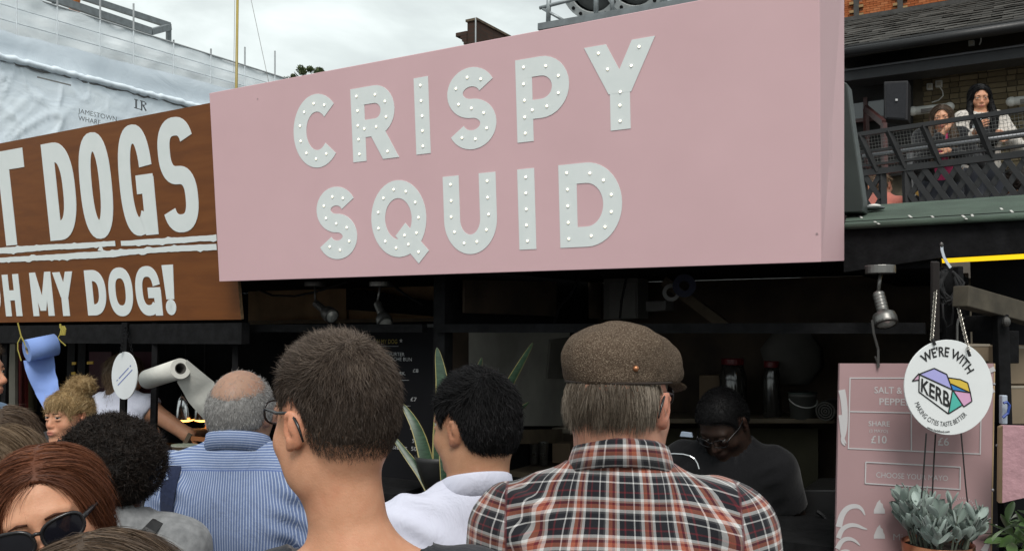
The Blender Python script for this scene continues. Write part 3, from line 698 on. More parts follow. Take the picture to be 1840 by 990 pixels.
# gutter, soffit, awning box
M_GUT = mat('black_gutter', (0.014, 0.014, 0.015), 0.45)
gt = lambda x: 95 - 0.142 * (x - 1517)
a, b = B(1495, gt(1495), 10.9), B(2000, gt(2000), 10.9); b.z = a.z; mb = MB(); mb.tube([a + N * .0, b + N * .0], .062, 12); obj('gutter', mb, M_GUT, rb_, smooth=True)
mb = MB(); mb.slab([a + Vector((0, 0, .07)), b + Vector((0, 0, .07)), b + N * 1.25 + Vector((0, 0, .07)), a + N * 1.25 + Vector((0, 0, .07))], Vector((0, 0, .02))); obj('soffit', mb, M_GUT, rb_)
M_AWN = mat('awning_grey', (0.030, 0.031, 0.035), 0.5, var=.15)
aw = thing('awning_cassette', 'long dark grey folded awning box under the gutter', 'awning', B(1700, 110, 11.2))
a, b = B(1490, 139.5, 11.2), B(2000, 64, 11.2); b.z = a.z
def prof(pts, m, name):
    mb = MB(); pa = [a + N * x + Vector((0, 0, z)) for x, z in pts]; mb.prism(pa, b - a); obj(name, mb, m, aw, bevel=.006)
prof([(0, -.085), (0.02, .075), (.10, .10), (.5, .10), (.5, -.06)], M_AWN, 'housing')
prof([(-.012, .05), (-.012, .078), (.09, .112), (.10, .1015), (.019, .0755)], mat('awning_lip', (0.085, 0.087, 0.095), .4), 'front_lip')
# dark window bay beside the pink sign
wd = thing('casement_window', 'dark window with an open red brown casement beside the pink sign', 'window', B(1550, 215, 11.7))
D2 = 11.85
def quadB(px4, d, th, m, parent, name, bevel=0): mb = MB(); mb.slab([B(*p, d) for p in px4], N * th); return obj(name, mb, m, parent, bevel=bevel)
M_RED = mat('oxblood_paint', (0.060, 0.022, 0.020), 0.45, var=.2)
def glassy(name, c, r=0.04):
    m = NT(name); m.set(base=c, rough=r, spec=0.9); return m.mat
M_GLASS = glassy('dark_window_glass', (0.05, 0.06, 0.065))
quadB([(1500, 330), (1640, 312), (1640, 118), (1500, 136)], D2, .05, mat('dark_reveal', (0.012, 0.011, 0.011), .8), wd, 'reveal')
quadB([(1523, 217), (1553, 213), (1553, 184), (1523, 188)], D2 - .06, .01, M_GLASS, wd, 'pane'); quadB([(1557, 206), (1588, 212), (1588, 178), (1557, 182)], D2 - .06, .01, M_GLASS, wd, 'pane')
for a_, b_, w_ in (((1520, 220), (1592, 212), .05), ((1555, 240), (1555, 176), .035), ((1521, 250), (1521, 180), .05)):
    mb = MB(); mb.bar(B(*a_, D2 - .09), B(*b_, D2 - .09), .05, w_ * 1.4, up=N); obj('frame', mb, M_RED, wd)
c1 = B(1556, 195, D2 - .15); c2 = B(1588, 222, D2 - 1.1)
for p0_, p1_ in ((c1, c1 - Vector((0, 0, .8))), (c1, c2), (c2, c2 - Vector((0, 0, .7))), (c1 - Vector((0, 0, .8)), c2 - Vector((0, 0, .7)))):
    mb = MB(); mb.bar(p0_, p1_, .05, .085); obj('casement', mb, M_RED, wd)
# speaker, boxes and heaters on the wall
sp = thing('wall_speaker', 'black loudspeaker hung on the terrace wall', 'speaker', B(1610, 180, 10.9)); quadB([(1589, 214), (1631, 217), (1632, 145), (1588, 147)], 10.9, .3, mat('speaker_black', (0.010, 0.010, 0.013), .6), sp, 'cabinet', .012)
quadB([(1593, 211), (1627, 213), (1628, 149), (1592, 151)], 10.89, .008, mat('speaker_grille', (0.014, 0.015, 0.019), .85, bump=.5, bs=300), sp, 'grille'); quadB([(1609, 181.5), (1613, 181.5), (1613, 178), (1609, 178)], 10.87, .008, mat('silver_badge', (.5, .5, .5), .3), sp, 'badge')
M_PW = mat('white_plastic', (0.62, 0.62, 0.58), .45)
for q_, lb in (([(1665, 161.5), (1676, 161), (1676, 149.5), (1665, 150)], 'small white switch box on the brick wall, left of its pair'), ([(1680.5, 157), (1693, 156), (1693, 144), (1680.5, 145)], 'slightly larger switch box on the brick wall beside a smaller one'), ([(1740, 82.5), (1751, 81), (1751, 72), (1740, 73)], 'white junction box above the grey awning')):
    t_ = thing('junction_box', lb, 'switch box', B(*q_[0], 11.9), group='white boxes on the brick wall'); d = 11.9 if q_[0][0] < 1700 else 11.3
    quadB(q_, d, .06, M_PW, t_, 'box', .008); cx_ = sum(p[0] for p in q_) / 4; cy_ = sum(p[1] for p in q_) / 4; quadB([(cx_ - 3.5, cy_ + 3.5), (cx_ + 3.5, cy_ + 3), (cx_ + 3.5, cy_ - 3.5), (cx_ - 3.5, cy_ - 3)], d - .012, .01, mat('beige_cover', (.42, .38, .30), .5), t_, 'cover')
    if q_[0][0] > 1670: mb = MB(); mb.tube([B(cx_ + x, cy_ + y, d - .02) for x, y in ((2, 6), (7, 14), (8, 22), (0, 30), (-12, 34))] if q_[0][0] < 1700 else [B(cx_ + x, cy_ + y, d - .02) for x, y in ((14, 4), (17, -2), (17, -8))], .008, 5); obj('cable', mb, M_PW, t_)
for (x0, y0), (x1, y1), lb in (((1641, 200), (1706, 192), 'white tube heater on the brick wall above the woman in black'), ((1817, 183), (1890, 174), 'white tube heater at the right end of the brick wall')):
    t_ = thing('terrace_heater', lb, 'heater', B(x0, y0, 11.7), group='white heaters on the brick wall'); a, b = B(x0, y0, 11.7), B(x1, y1, 11.7); b.z = a.z
    mb = MB(); mb.tube([a, b], .055, 14); obj('housing', mb, M_PW, t_, smooth=True)
    for e_ in (a, b): mb = MB(); mb.ball(e_, .064, 12, 8); obj('end_cap', mb, M_PW, t_, smooth=True)
    mb = MB(); mb.bar(a + U * .1 - N * .05 - Vector((0, 0, .022)), b - U * .1 - N * .05 - Vector((0, 0, .022)), .03, .05); obj('element', mb, mat('heater_grille', (.12, .11, .1), .4, metal=.6), t_)

# ------------------------------------------------------------------ terrace: floor, rail with wire mesh, lattice
tf = thing('terrace', 'raised terrace floor behind the black lattice', 'terrace', B(1700, 590, 9).xy.to_3d())
FZ = 2.20
q = [B(1440, 590, 6.4), B(2100, 590, 6.4), B(2100, 590, 12.0), B(1440, 590, 12.0)]; mb = MB(); mb.slab([Vector((v.x, v.y, FZ)) for v in q], Vector((0, 0, -.12))); obj('deck', mb, mat('terrace_boards', (.10, .085, .07), .8), tf)
mb = MB(); mb.slab([Vector((v.x, v.y, z_)) for v, z_ in ((q[0] + N * .2, 0), (q[1] + N * .2, 0), (q[1] + N * .2, FZ - .12), (q[0] + N * .2, FZ - .12))], N * .2); obj('retaining_wall', mb, M_MORT, tf)
rl = thing('terrace_railing', 'black terrace railing with wire mesh and crossed lattice slats', 'railing', B(1700, 590, 7).xy.to_3d())
M_RAIL = mat('rail_black', (0.016, 0.016, 0.017), .5, var=.3)
RA = P(1528, 244.5, 7.5); RB_ = P(1900, 188, 7.5 * 345.5 / 402)
def rp(px, z):   # point of the rail line at column px
    r_ = ray(px, 300); n_ = (RB_ - RA).cross(Vector((0, 0, 1))).normalized(); d = (RA - CAM).dot(n_) / r_.dot(n_); q_ = CAM + r_ * d; return Vector((q_.x, q_.y, z))
RD = (RB_ - RA).normalized(); RN = Vector((RD.y, -RD.x, 0)); RZ = RA.z
def zat(px, py): r_ = ray(px, py); n_ = (RB_ - RA).cross(Vector((0, 0, 1))).normalized(); return (CAM + r_ * ((RA - CAM).dot(n_) / r_.dot(n_))).z
ZB = zat(1682, 292); ZL = zat(1700, 374)
mb = MB(); mb.bar(RA, RB_, .035, .035); obj('top_rail', mb, M_RAIL, rl)
for z_, o_, hh in ((ZB, -.10, .05), (ZB + .06, -.09, .02), (ZB + .17, -.06, .02)):
    mb = MB(); mb.bar(rp(1530, z_) + RN * o_, rp(1900, z_) + RN * o_, .04, hh); obj('rail', mb, M_RAIL, rl)
for x0 in (1546, 1597, 1660, 1755, 1850):
    mb = MB(); mb.bar(rp(x0, RZ), rp(x0 + 21, ZB) - RN * .10, .05, .035); obj('leaning_post', mb, M_RAIL, rl)
mb = MB(); mb.tube([rp(1530, zat(1600, 264)) - RN * .25, rp(1900, zat(1600, 264)) - RN * .25], .022, 10); obj('handrail_tube', mb, mat('grey_rail_tube', (.16, .165, .175), .4, metal=.5), rl, smooth=True)
mb = MB()
def wires(x0, x1):
    a, b = rp(x0, RZ), rp(x1, RZ); n_ = int((b - a).length / .026)
    for i in range(n_ + 1):
        t_ = i / n_; p = a.lerp(b, t_); q_ = Vector((p.x, p.y, ZB)) - RN * .10; mb.bar(p, q_, .0022, .0022)
    m_ = int((RZ - ZB) / .026)
    for j in range(1, m_):
        t_ = j / m_; z_ = lerp(RZ, ZB, t_); mb.bar(Vector((a.x, a.y, z_)) - RN * .10 * t_, Vector((b.x, b.y, z_)) - RN * .10 * t_, .0022, .0022)
wires(1532, 1890)
wm = obj('wire_mesh', mb, mat('galvanised_wire', (.20, .20, .19), .5, metal=.4), rl); wm['kind'] = 'stuff'
zl0, zl1 = ZL - .06, ZB - .02
def slats(x0, x1, n_):
    a, b = rp(x0, 0), rp(x1, 0); L = (b - a).length; dh = zl1 - zl0; run = dh * .62; sp_ = L / n_
    for i in range(-2, n_ + 2):
        for sg, o_ in ((1, .0), (-1, .014)):
            s0 = sp_ * i; s1 = s0 + run; z0, z1 = (zl0, zl1) if sg > 0 else (zl1, zl0)
            if s1 < 0.02 or s0 > L - .02: continue
            if s0 < 0: z0 = lerp(z0, z1, -s0 / run); s0 = 0
            if s1 > L: z1 = lerp(z1, z0, (s1 - L) / run); s1 = L
            p, q_ = a + RD * s0 + RN * (-.11 + o_ * 1.0), a + RD * s1 + RN * (-.11 + o_ * 1.0); p.z, q_.z = z0, z1
            m2 = MB(); m2.bar(p, q_, .012, .042, up=RN.cross(RD)); m2.v = m2.v; obj('lattice_slat', m2, M_RAIL, rl)
slats(1625, 1900, 9); slats(1545, 1573, 1)
for x0, w_ in ((1619, .055), (1575, .05), (1541, .05)):
    mb = MB(); mb.bar(rp(x0, zl0) - RN * .12, rp(x0, ZB + .02) - RN * .12, w_, w_); obj('post', mb, M_RAIL, rl)
mb = MB(); mb.tube([rp(1595, FZ) - RN * .5, rp(1597, zat(1600, 248)) - RN * .5], .028, 10); obj('post', mb, mat('grey_post', (.04, .042, .045), .5), rl, smooth=True)
mb = MB(); mb.bar(rp(1535, zl0 - .01) - RN * .11, rp(1900, zl0 - .01) - RN * .11, .05, .05); obj('rail', mb, M_RAIL, rl)
for i_ in range(14):
    pass
# ------------------------------------------------------------------ the two stalls under the signs, and the next one at right
def quadS(px4, t, th, m, parent, name, bevel=0, label=None):
    mb = MB(); mb.slab([S(*p, t) for p in px4], N * th); o = obj(name, mb, m, parent, bevel=bevel)
    if label: o['label'] = label
    return o
def sof(px, t): return (S(px, 590, t) - FRONT).dot(U)
def sbox(s0, s1, t0, t1, z0, z1, m, parent, name, bevel=0):
    mb = MB(); mb.slab([ST(s0, t0, z0), ST(s1, t0, z0), ST(s1, t0, z1), ST(s0, t0, z1)], N * (t1 - t0)); return obj(name, mb, m, parent, bevel=bevel)
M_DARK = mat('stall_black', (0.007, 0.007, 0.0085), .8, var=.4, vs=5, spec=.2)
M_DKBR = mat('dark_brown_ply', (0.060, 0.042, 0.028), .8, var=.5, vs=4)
M_OSB = mat('unpainted_ply', (0.30, 0.195, 0.105), .8, var=.35, vs=5)
M_PALE = mat('pale_scuffed_board', (0.36, 0.35, 0.31), .8, var=.35, vs=2.5)
M_SHELF = mat('shelf_timber', (0.13, 0.10, 0.066), .8, var=.3)
ROOFZ = 1.985; SB = sof(800, .35); SR = sof(1692, .45)
hd = thing('hot_dog_stall', 'black hot dog stall under the brown sign', 'stall', ST(-3.8, .9, 0))
sq = thing('squid_stall', 'black squid stall under the pink sign with dark shelves inside', 'stall', ST(-.9, .9, 0))
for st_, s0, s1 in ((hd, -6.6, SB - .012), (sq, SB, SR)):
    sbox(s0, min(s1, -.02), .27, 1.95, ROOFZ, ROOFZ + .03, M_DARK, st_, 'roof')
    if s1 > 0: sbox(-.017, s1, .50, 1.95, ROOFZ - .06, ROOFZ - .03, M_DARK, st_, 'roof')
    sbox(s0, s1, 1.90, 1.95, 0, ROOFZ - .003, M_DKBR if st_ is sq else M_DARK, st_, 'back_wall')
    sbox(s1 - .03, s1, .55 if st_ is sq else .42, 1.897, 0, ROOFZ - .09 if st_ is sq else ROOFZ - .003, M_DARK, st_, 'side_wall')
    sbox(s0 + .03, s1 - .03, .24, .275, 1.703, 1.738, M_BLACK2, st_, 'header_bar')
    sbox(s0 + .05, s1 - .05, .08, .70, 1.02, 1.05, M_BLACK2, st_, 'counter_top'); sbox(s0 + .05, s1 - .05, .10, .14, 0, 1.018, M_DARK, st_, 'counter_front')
sbox(-6.6, -6.55, .1, 1.9, 0, ROOFZ - .003, M_DARK, hd, 'side_wall')
sbox(SB + .002, SB + .06, .26, .32, 0, ROOFZ - .003, M_BLACK2, sq, 'post')
# boards on the hot dog stall's rear wall seen over the header bar, right part
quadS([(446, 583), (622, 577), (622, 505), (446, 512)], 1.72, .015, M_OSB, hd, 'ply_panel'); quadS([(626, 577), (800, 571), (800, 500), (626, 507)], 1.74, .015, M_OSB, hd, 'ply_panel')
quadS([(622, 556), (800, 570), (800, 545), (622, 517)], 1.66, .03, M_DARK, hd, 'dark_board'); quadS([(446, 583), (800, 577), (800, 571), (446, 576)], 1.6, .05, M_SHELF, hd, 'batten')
mb = MB(); mb.tube([S(x, y, .5) for x, y in ((462, 505), (466, 521), (490, 531), (530, 532), (570, 524), (600, 514), (625, 506))], .006, 6); obj('cable', mb, M_BLACK, hd)
mb = MB(); mb.tube([S(x, y, .6) for x, y in ((703, 510), (725, 527), (745, 540), (760, 548))], .006, 6); obj('cable', mb, M_BLACK, hd)
# left part: fascia under the brown sign and posts
mb = MB(); a, b = BRN.bl - BRN.n * .03 + BRN.u * -.75 - Vector((0, 0, .075)), BRN.br - BRN.n * .03 - Vector((0, 0, .07)); mb.bar(a, b, .05, .10); obj('fascia', mb, M_BLACK2, hd)
for px, t in ((225.5, .10), (280.5, .16), (425, .2), (12, .2)):
    q = S(px, 590, t); mb = MB(); mb.bar(Vector((q.x, q.y, 0)), Vector((q.x, q.y, 1.75)), .028, .028); obj('post', mb, M_BLACK2, hd)
for px0, px1, t, m_, nm in ((29, 46, .9, mat('red_cloth', (.16, .016, .014), .8), 'red_panel'), (46, 62, 1.0, mat('olive_panel', (.06, .045, .012), .8), 'olive_panel'), (16, 27, .8, mat('pale_panel', (.18, .17, .14), .8), 'pale_panel'), (24.5, 28.5, .85, mat('blue_strip', (.02, .08, .16), .6), 'blue_strip'), (160, 200, 1.2, mat('maroon_panel', (.050, .012, .018), .7), 'maroon_panel'), (228, 275, 1.5, mat('plum_panel', (.07, .018, .030), .7), 'plum_panel')):
    quadS([(px0, 740), (px1, 740), (px1, 632 if px0 > 100 else 618), (px0, 632 if px0 > 100 else 618)], t, .02, m_, hd, nm)
M_YEL = mat('yellow_tape', (.55, .34, .03), .6)
for x0, y0 in ((129, 650), (128, 668), (126.5, 688), (156, 649)): quadS([(x0, y0 + 5.5), (x0 + (11 if x0 > 150 else 7), y0 + 5), (x0 + (11 if x0 > 150 else 7), y0), (x0, y0 + .5)], .75, .006, M_YEL, hd, 'tape_band')
for px in (131, 150): q = S(px, 590, .78); mb = MB(); mb.bar(Vector((q.x, q.y, 1.0)), Vector((q.x, q.y, 1.74)), .05, .03); obj('post', mb, M_BLACK, hd)
# worktop items glimpsed behind the crowd
quadS([(286, 826), (356, 824), (356, 811), (286, 813)], .12, .5, mat('brown_ledge', (.14, .065, .03), .6), hd, 'ledge')
pt = thing('plastic_tub', 'clear plastic tub on the brown ledge of the hot dog stall', 'tub', S(330, 808, .3)); mb = MB(); q = S(331, 812, .2); mb.lathe([(.045, 0), (.052, .028), (.055, .028), (.055, .033), (.05, .034)], 16, Matrix.Translation(q) @ Matrix.Diagonal((1.2, .8, 1, 1))); obj('tub', mb, mat('cloudy_plastic', (.45, .45, .38), .3), pt, smooth=True)
mb = MB(); mb.lathe([(.054, .034), (.054, .038)], 16, Matrix.Translation(q) @ Matrix.Diagonal((1.2, .8, 1, 1))); obj('lid', mb, mat('tub_lid', (.40, .44, .34), .4), pt)
wr = thing('wooden_rack', 'small wooden rack with slanted laths below the heat lamps', 'rack', S(350, 800, .5))
for a, b in (((329, 803), (342, 779)), ((346, 786), (357, 806)), ((345, 787), (385, 791))): mb = MB(); mb.bar(S(*a, .45), S(*b, .47), .014, .022); obj('lath', mb, M_SHELF if a[0] < 345 else mat('orange_wood', (.30, .11, .035), .6), wr)
bk = thing('steel_bucket', 'ribbed steel bucket below the ledge beside the dark curly hair', 'bucket', S(282, 870, .0)); q = S(284, 875, .02); mb = MB(); mb.lathe([(.10, -.12), (.11, 0), (.113, .025), (.108, .03), (.112, .075), (.117, .08), (.113, .09)], 24, Matrix.Translation(q)); obj('shell', mb, mat('brushed_steel', (.40, .40, .39), .3, metal=.9), bk, smooth=True)
M_CHROME = mat('chrome', (.62, .62, .62), .16, metal=1.0, var=.03)
def glow(name, c, s_):
    m = NT(name); m.set(base=c, ecol=c, estr=s_); return m.mat
M_GLOW = glow('heat_lamp_glow', (1.0, .42, .10), 3.0)
for px, r_, lb in ((332, .054, 'chrome heat lamp glowing orange, left of the hanging white paper'), (366, .054, 'chrome heat lamp glowing orange, partly behind the hanging white paper')):
    hl = thing('heat_lamp', lb, 'heat lamp', S(px, 752, .8), group='heat lamps over the hot dog counter'); q = S(px, 753, .8); M_ = Matrix.Translation(q)
    mb = MB(); mb.lathe([(r_, 0), (r_, .012), (r_ * .95, .05), (r_ * .82, .11), (r_ * .5, .15), (.012, .16)], 22, M_, cap0=False); obj('shade', mb, M_CHROME, hl, smooth=True)
    mb = MB(); mb.lathe([(r_ * .55, -.014), (r_ * .93, -.008), (r_ * .96, .001), (r_ * .6, .012)], 22, M_); obj('lit_element', mb, M_GLOW, hl)
    mb = MB(); mb.tube([q + Vector((0, 0, .15)), Vector((q.x, q.y, ROOFZ))], .005, 6); obj('flex', mb, M_BLACK, hl)
# ---- blue roll
M_BLUE = mat('blue_paper', (.21, .32, .66), .8, var=.06, bump=.25, bs=40)
def cyl_roll(name, label, pa, pb, r, matl, hang, parent_loc, inner=.33, core=None):
    t_ = thing(name, label, 'paper roll', parent_loc); ax = (pb - pa).normalized(); M_ = Matrix.Translation(pa) @ ax.to_track_quat('Z', 'Y').to_matrix().to_4x4(); L = (pb - pa).length
    mb = MB(); mb.lathe([(r * inner, 0), (r, 0), (r, L), (r * inner, L)], 28, M_, cap0=False, cap1=False); mb.lathe([(r * inner, L), (r * inner, 0)], 28, M_, False, False); o = obj('roll', mb, matl, t_); 
    for p in o.data.polygons: p.use_smooth = abs((p.normal).dot(ax)) < .5
    mb = MB(); mb.lathe([(r * inner * .99, .001), (r * inner * .8, .001), (r * inner * .8, L - .001), (r * inner * .99, L - .001)], 20, M_, False, False); obj('core', mb, core or mat('card_core', (.30, .24, .17), .8), t_, smooth=True)
    obj('hanging_sheet', hang, matl, t_, smooth=True); return t_
ta = .02; d_roll = 4.35
pa, pb = P(48, 630, d_roll), P(100, 619, d_roll + .10); 
def blue_sheet(a, b):
    # from under the roll down to the torn end
    l0, r0 = P(43, 648, d_roll + .045), P(94, 640, d_roll + .12); l1, r1 = P(96, 775, d_roll - .10), P(132, 772, d_roll - .02)
    lm_, rm = P(62, 708, d_roll + .02), P(110, 702, d_roll + .08)
    q0 = l0.lerp(lm_, b * 2) if b < .5 else lm_.lerp(l1, b * 2 - 1); q1 = r0.lerp(rm, b * 2) if b < .5 else rm.lerp(r1, b * 2 - 1)
    q = q0.lerp(q1, a); return q + Vector((0, -1, 0)) * (.012 * math.sin(a * 5 + b * 7) + .008 * f1(a * 3, b * 9))
cyl_roll('blue_paper_roll', 'blue paper roll hung on yellow string with a long sheet hanging down', pa, pb, .055, M_BLUE, grid_sheet(blue_sheet, 12, 26), pa, .36)
M_STRING = mat('yellow_string', (.36, .30, .06), .85)
ys = thing('string_loop', 'yellow string loop tied to the left end of the blue roll', 'string', P(37, 585, d_roll), group='yellow strings holding the blue roll')
mb = MB(); mb.tube([P(x, y, d_roll) for x, y in ((32, 580), (36, 596), (38, 604), (43, 614), (48, 626))], .0032, 6); mb.tube([P(x, y, d_roll) for x, y in ((38, 604), (32, 616), (32, 628), (38, 648))], .0028, 6); obj('cord', mb, M_STRING, ys)
ys = thing('string_loop', 'bunched yellow string knot at the right end of the blue roll', 'string', P(112, 590, d_roll + .1), group='yellow strings holding the blue roll')
mb = MB(); 
for k in range(3): mb.tube([P(x + k * 3.2, y, d_roll + .1) for x, y in ((108, 586), (111, 592), (109, 602))], .006, 6)
mb.tube([P(x, y, d_roll + .1) for x, y in ((109, 600), (104, 607), (110, 614), (118, 621))], .003, 6); mb.tube([P(108, 582, d_roll + .1), P(110, 590, d_roll + .1)], .005, 6); obj('cord', mb, M_STRING, ys)
# ---- white roll
M_TISS = mat('white_paper', (.62, .61, .56), .85, var=.05, bump=.3, bs=50)
pa, pb = P(324.5, 662, 3.95), P(266, 681, 4.22)
def white_sheet(a, b):
    pts = [(P(336, 646, 3.96), P(318, 686, 4.02)), (P(386, 686, 3.98), P(340, 722, 4.05)), (P(392, 745, 4.0), P(368, 758, 4.06)), (P(420, 790, 4.02), P(396, 796, 4.08))]
    i = min(2, int(b * 3)); f = b * 3 - i; q = pts[i][0].lerp(pts[i + 1][0], f).lerp(pts[i][1].lerp(pts[i + 1][1], f), a); return q + Vector((0, -1, 0)) * (.008 * f2(a * 3, b * 6) + .01 * math.sin(b * 6))
cyl_roll('white_paper_roll', 'white paper roll on a black bar with its sheet hanging to the right', pa, pb, .046, M_TISS, grid_sheet(white_sheet, 10, 24), pa, .56, mat('dark_core', (.05, .045, .04), .9))
# ---- oval (turned) sign
M_DISC = mat('sign_white', (.74, .76, .76), .45, var=.03)
M_BLUEINK = mat('blue_ink', (.10, .14, .42), .6)
ds = thing('hanging_disc', 'white round sign seen edgeways hanging by chains beside the hot dog stall', 'sign', P(223, 674, 4.3))
fd = FL3(P(223, 674.5, 4.3), Vector((math.cos(R(52)), -math.sin(R(52)), 0)), Vector((0, 0, 1)))
fd = FL3(P(223, 674.5, 4.3), Vector((math.cos(R(-37)), math.sin(R(-37)), 0)), Vector((0, 0, 1)))
rr = .115; poly = [fd.at(rr * math.cos(a), rr * math.sin(a), 0) for a in [2 * math.pi * k / 40 for k in range(40)]]; mb = MB(); mb.prism(poly, -fd.n * .005); obj('disc', mb, M_DISC, ds)
for k_, (y_, s_, h_) in enumerate(((0.018, 'COMPOSTABLE', .020), (-.006, 'made from plants', .012))):
    V, F_ = text_mesh('----------' if k_ else '- -------- -', .03, .001); V[:, 0] = (V[:, 0] / V[:, 0].max() - .5) * .15; mb = MB(); c_, s__ = math.cos(R(32)), math.sin(R(32)); mb.add([fd.at(v[0] * c_ - (v[1] + y_) * s__ + .01, v[0] * s__ + (v[1] + y_) * c_ - .01, .001) for v in V], F_); obj('print', mb, M_BLUEINK, ds)
def chain(pts_a, pts_b, n_, r, wr_, m_, parent, name='chain'):
    mb = MB()
    for i in range(n_):
        p, q = pts_a.lerp(pts_b, i / n_), pts_a.lerp(pts_b, (i + 1.25) / n_); d = (q - p).normalized(); s_ = d.cross(Vector((0, 1, 0)) if i % 2 else Vector((1, .6, 0))).normalized(); c = (p + q) / 2; L = (q - p).length / 2
        mb.tube([c + d * L * math.cos(a) + s_ * r * math.sin(a) for a in [2 * math.pi * k / 8 for k in range(8)]], wr_, 5, closed=True)
    o = obj(name, mb, m_, parent); o['kind'] = 'stuff'; return o
M_CHAIN = mat('chain_steel', (.36, .34, .30), .35, metal=.8)
chain(P(225, 585, 4.3), P(217, 633, 4.3), 14, .006, .0018, M_BLACK2, ds); chain(P(225, 585, 4.3), P(239, 637, 4.3), 14, .006, .0018, M_BLACK2, ds)
# ---- spot lamps
M_NICK = mat('brushed_nickel', (.20, .195, .185), .38, metal=.8, var=.1)
M_NICKD = mat('dark_nickel', (.10, .095, .09), .4, metal=.7, var=.1)
M_LENS = mat('lamp_lens', (.62, .62, .58), .12, metal=.5)
def spot(label, base, joint, tip, mw, r, group='spot lamps under the signs', plate=(.05, .022)):
    """ceiling plate, stem, ribbed barrel aimed at tip, lamp face"""
    t_ = thing('spot_lamp', label, 'spot lamp', base, group=group); mb = MB(); mb.lathe([(plate[0], 0), (plate[0], plate[1])], 24, Matrix.Translation(base)); obj('plate', mb, mw, t_, bevel=.002)
    mb = MB(); mb.tube([base, joint], r * .16, 8); mb.ball(joint, r * .24, 8, 6); obj('stem', mb, mw, t_, smooth=True)
    ax = (tip - joint).normalized(); L = (tip - joint).length; M_ = Matrix.Translation(joint) @ ax.to_track_quat('Z', 'Y').to_matrix().to_4x4()
    pr = [(r * .42, 0), (r * .50, .004)]; 
    for k in range(5): z_ = .012 + k * L * .11; pr += [(r * .50, z_), (r * .47, z_ + .002), (r * .47, z_ + .004), (r * .50, z_ + .005)]
    pr += [(r * .50, L * .66), (r * .9, L * .72), (r, L * .86), (r * .98, L)]
    mb = MB(); mb.lathe(pr, 20, M_, cap1=False); obj('barrel', mb, mw, t_, smooth=True)
    mb = MB(); mb.lathe([(r * .96, L - .002), (r * .75, L + .006), (r * .3, L + .012), (.001, L + .013)], 20, M_, False, False); o = obj('lamp_face', mb, M_LENS, t_)
    mb = MB(); mb.lathe([(r * .985, L * .99), (r * .985, L + .004), (r * .8, L + .0075)], 20, M_, False, False); obj('rim', mb, M_NICKD, t_); return t_
spot('spot lamp on the pale ply, the left of two under the pink sign', S(566, 515, .35), S(567, 545, .35), S(596, 568, .30), M_NICKD, .036)
spot('spot lamp on a square plate, right of the one on pale ply', S(683, 515, .35), S(678, 545, .35), S(692, 580, .30), M_NICK, .036)
spot('brushed metal spot lamp hanging from the black beam above the pink menu', P(1582, 492, 2.75), P(1578, 526, 2.75), P(1592, 580, 2.70), M_NICK, .036, plate=(.045, .026))
# ---- blackboard
bb = thing('blackboard', 'blackboard menu with chalk prices behind the cropped dark hair', 'blackboard', S(720, 760, .40))
quadS([(560, 945), (782, 935), (785, 588), (560, 590)], .40, .02, mat('blackboard', (.008, .008, .0095), .9, var=.25, vs=3, spec=.15), bb, 'board'); 
M_FRAME = mat('black_frame', (.02, .019, .019), .6)
quadS([(780, 935), (788, 935), (790, 588), (782, 588)], .385, .04, M_FRAME, bb, 'frame'); quadS([(560, 592), (785, 588), (785, 582), (560, 586)], .385, .04, M_FRAME, bb, 'frame')
FBB = FL3(S(560, 945, .397), U, Vector((0, 0, 1)))
M_CHALK = mat('chalk', (.36, .36, .36), .9, var=.3, vs=60); M_YCHALK = mat('yellow_chalk', (.22, .17, .035), .9, var=.3, vs=60)
for s_, x, y, h_, w_, m_ in (('OH MY DOG', 672, 617, 8, 42, M_YCHALK), ('FRANKFURTER', 676, 638.5, 6.5, 51, M_CHALK), ('BRIOCHE BUN', 690, 647.5, 6.5, 50, M_CHALK), ('£8', 742, 668.5, 6.5, 10, M_CHALK), ('PORK.', 708, 673, 6, 21, M_CHALK), ('£7', 738, 720, 7, 11, M_CHALK), ('£5.5', 737, 771, 7, 17, M_CHALK), ('50p', 741, 795, 7.5, 13, M_CHALK), ('50p', 739, 809, 7.5, 15, M_CHALK), ('SIDES', 705, 806, 6, 27, M_CHALK), ('TOPS', 690, 915, 9, 18, M_CHALK)):
    text_on('lettering', FBB, s_, x, y, h_, m_, bb, h=.001, bold=.01, width_px=w_)
mb = MB(); c = FBB.uv(721, 612); mb.prism([FBB.at(c[0] + (.010 if k % 2 == 0 else .004) * math.cos(k * math.pi / 5 + .3), c[1] + (.010 if k % 2 == 0 else .004) * math.sin(k * math.pi / 5 + .3), .001) for k in range(10)], FBB.n * .001); obj('star', mb, M_CHALK, bb)
for x0, x1, y in ((676, 716, 622), (690, 735, 683), (690, 738, 729)): a = FBB.uv(x0, y); b = FBB.uv(x1, y); mb = MB(); mb.bar(FBB.at(a[0], a[1], .001), FBB.at(b[0], b[1], .001), .002, .0015); obj('chalk_line', mb, M_CHALK, bb)
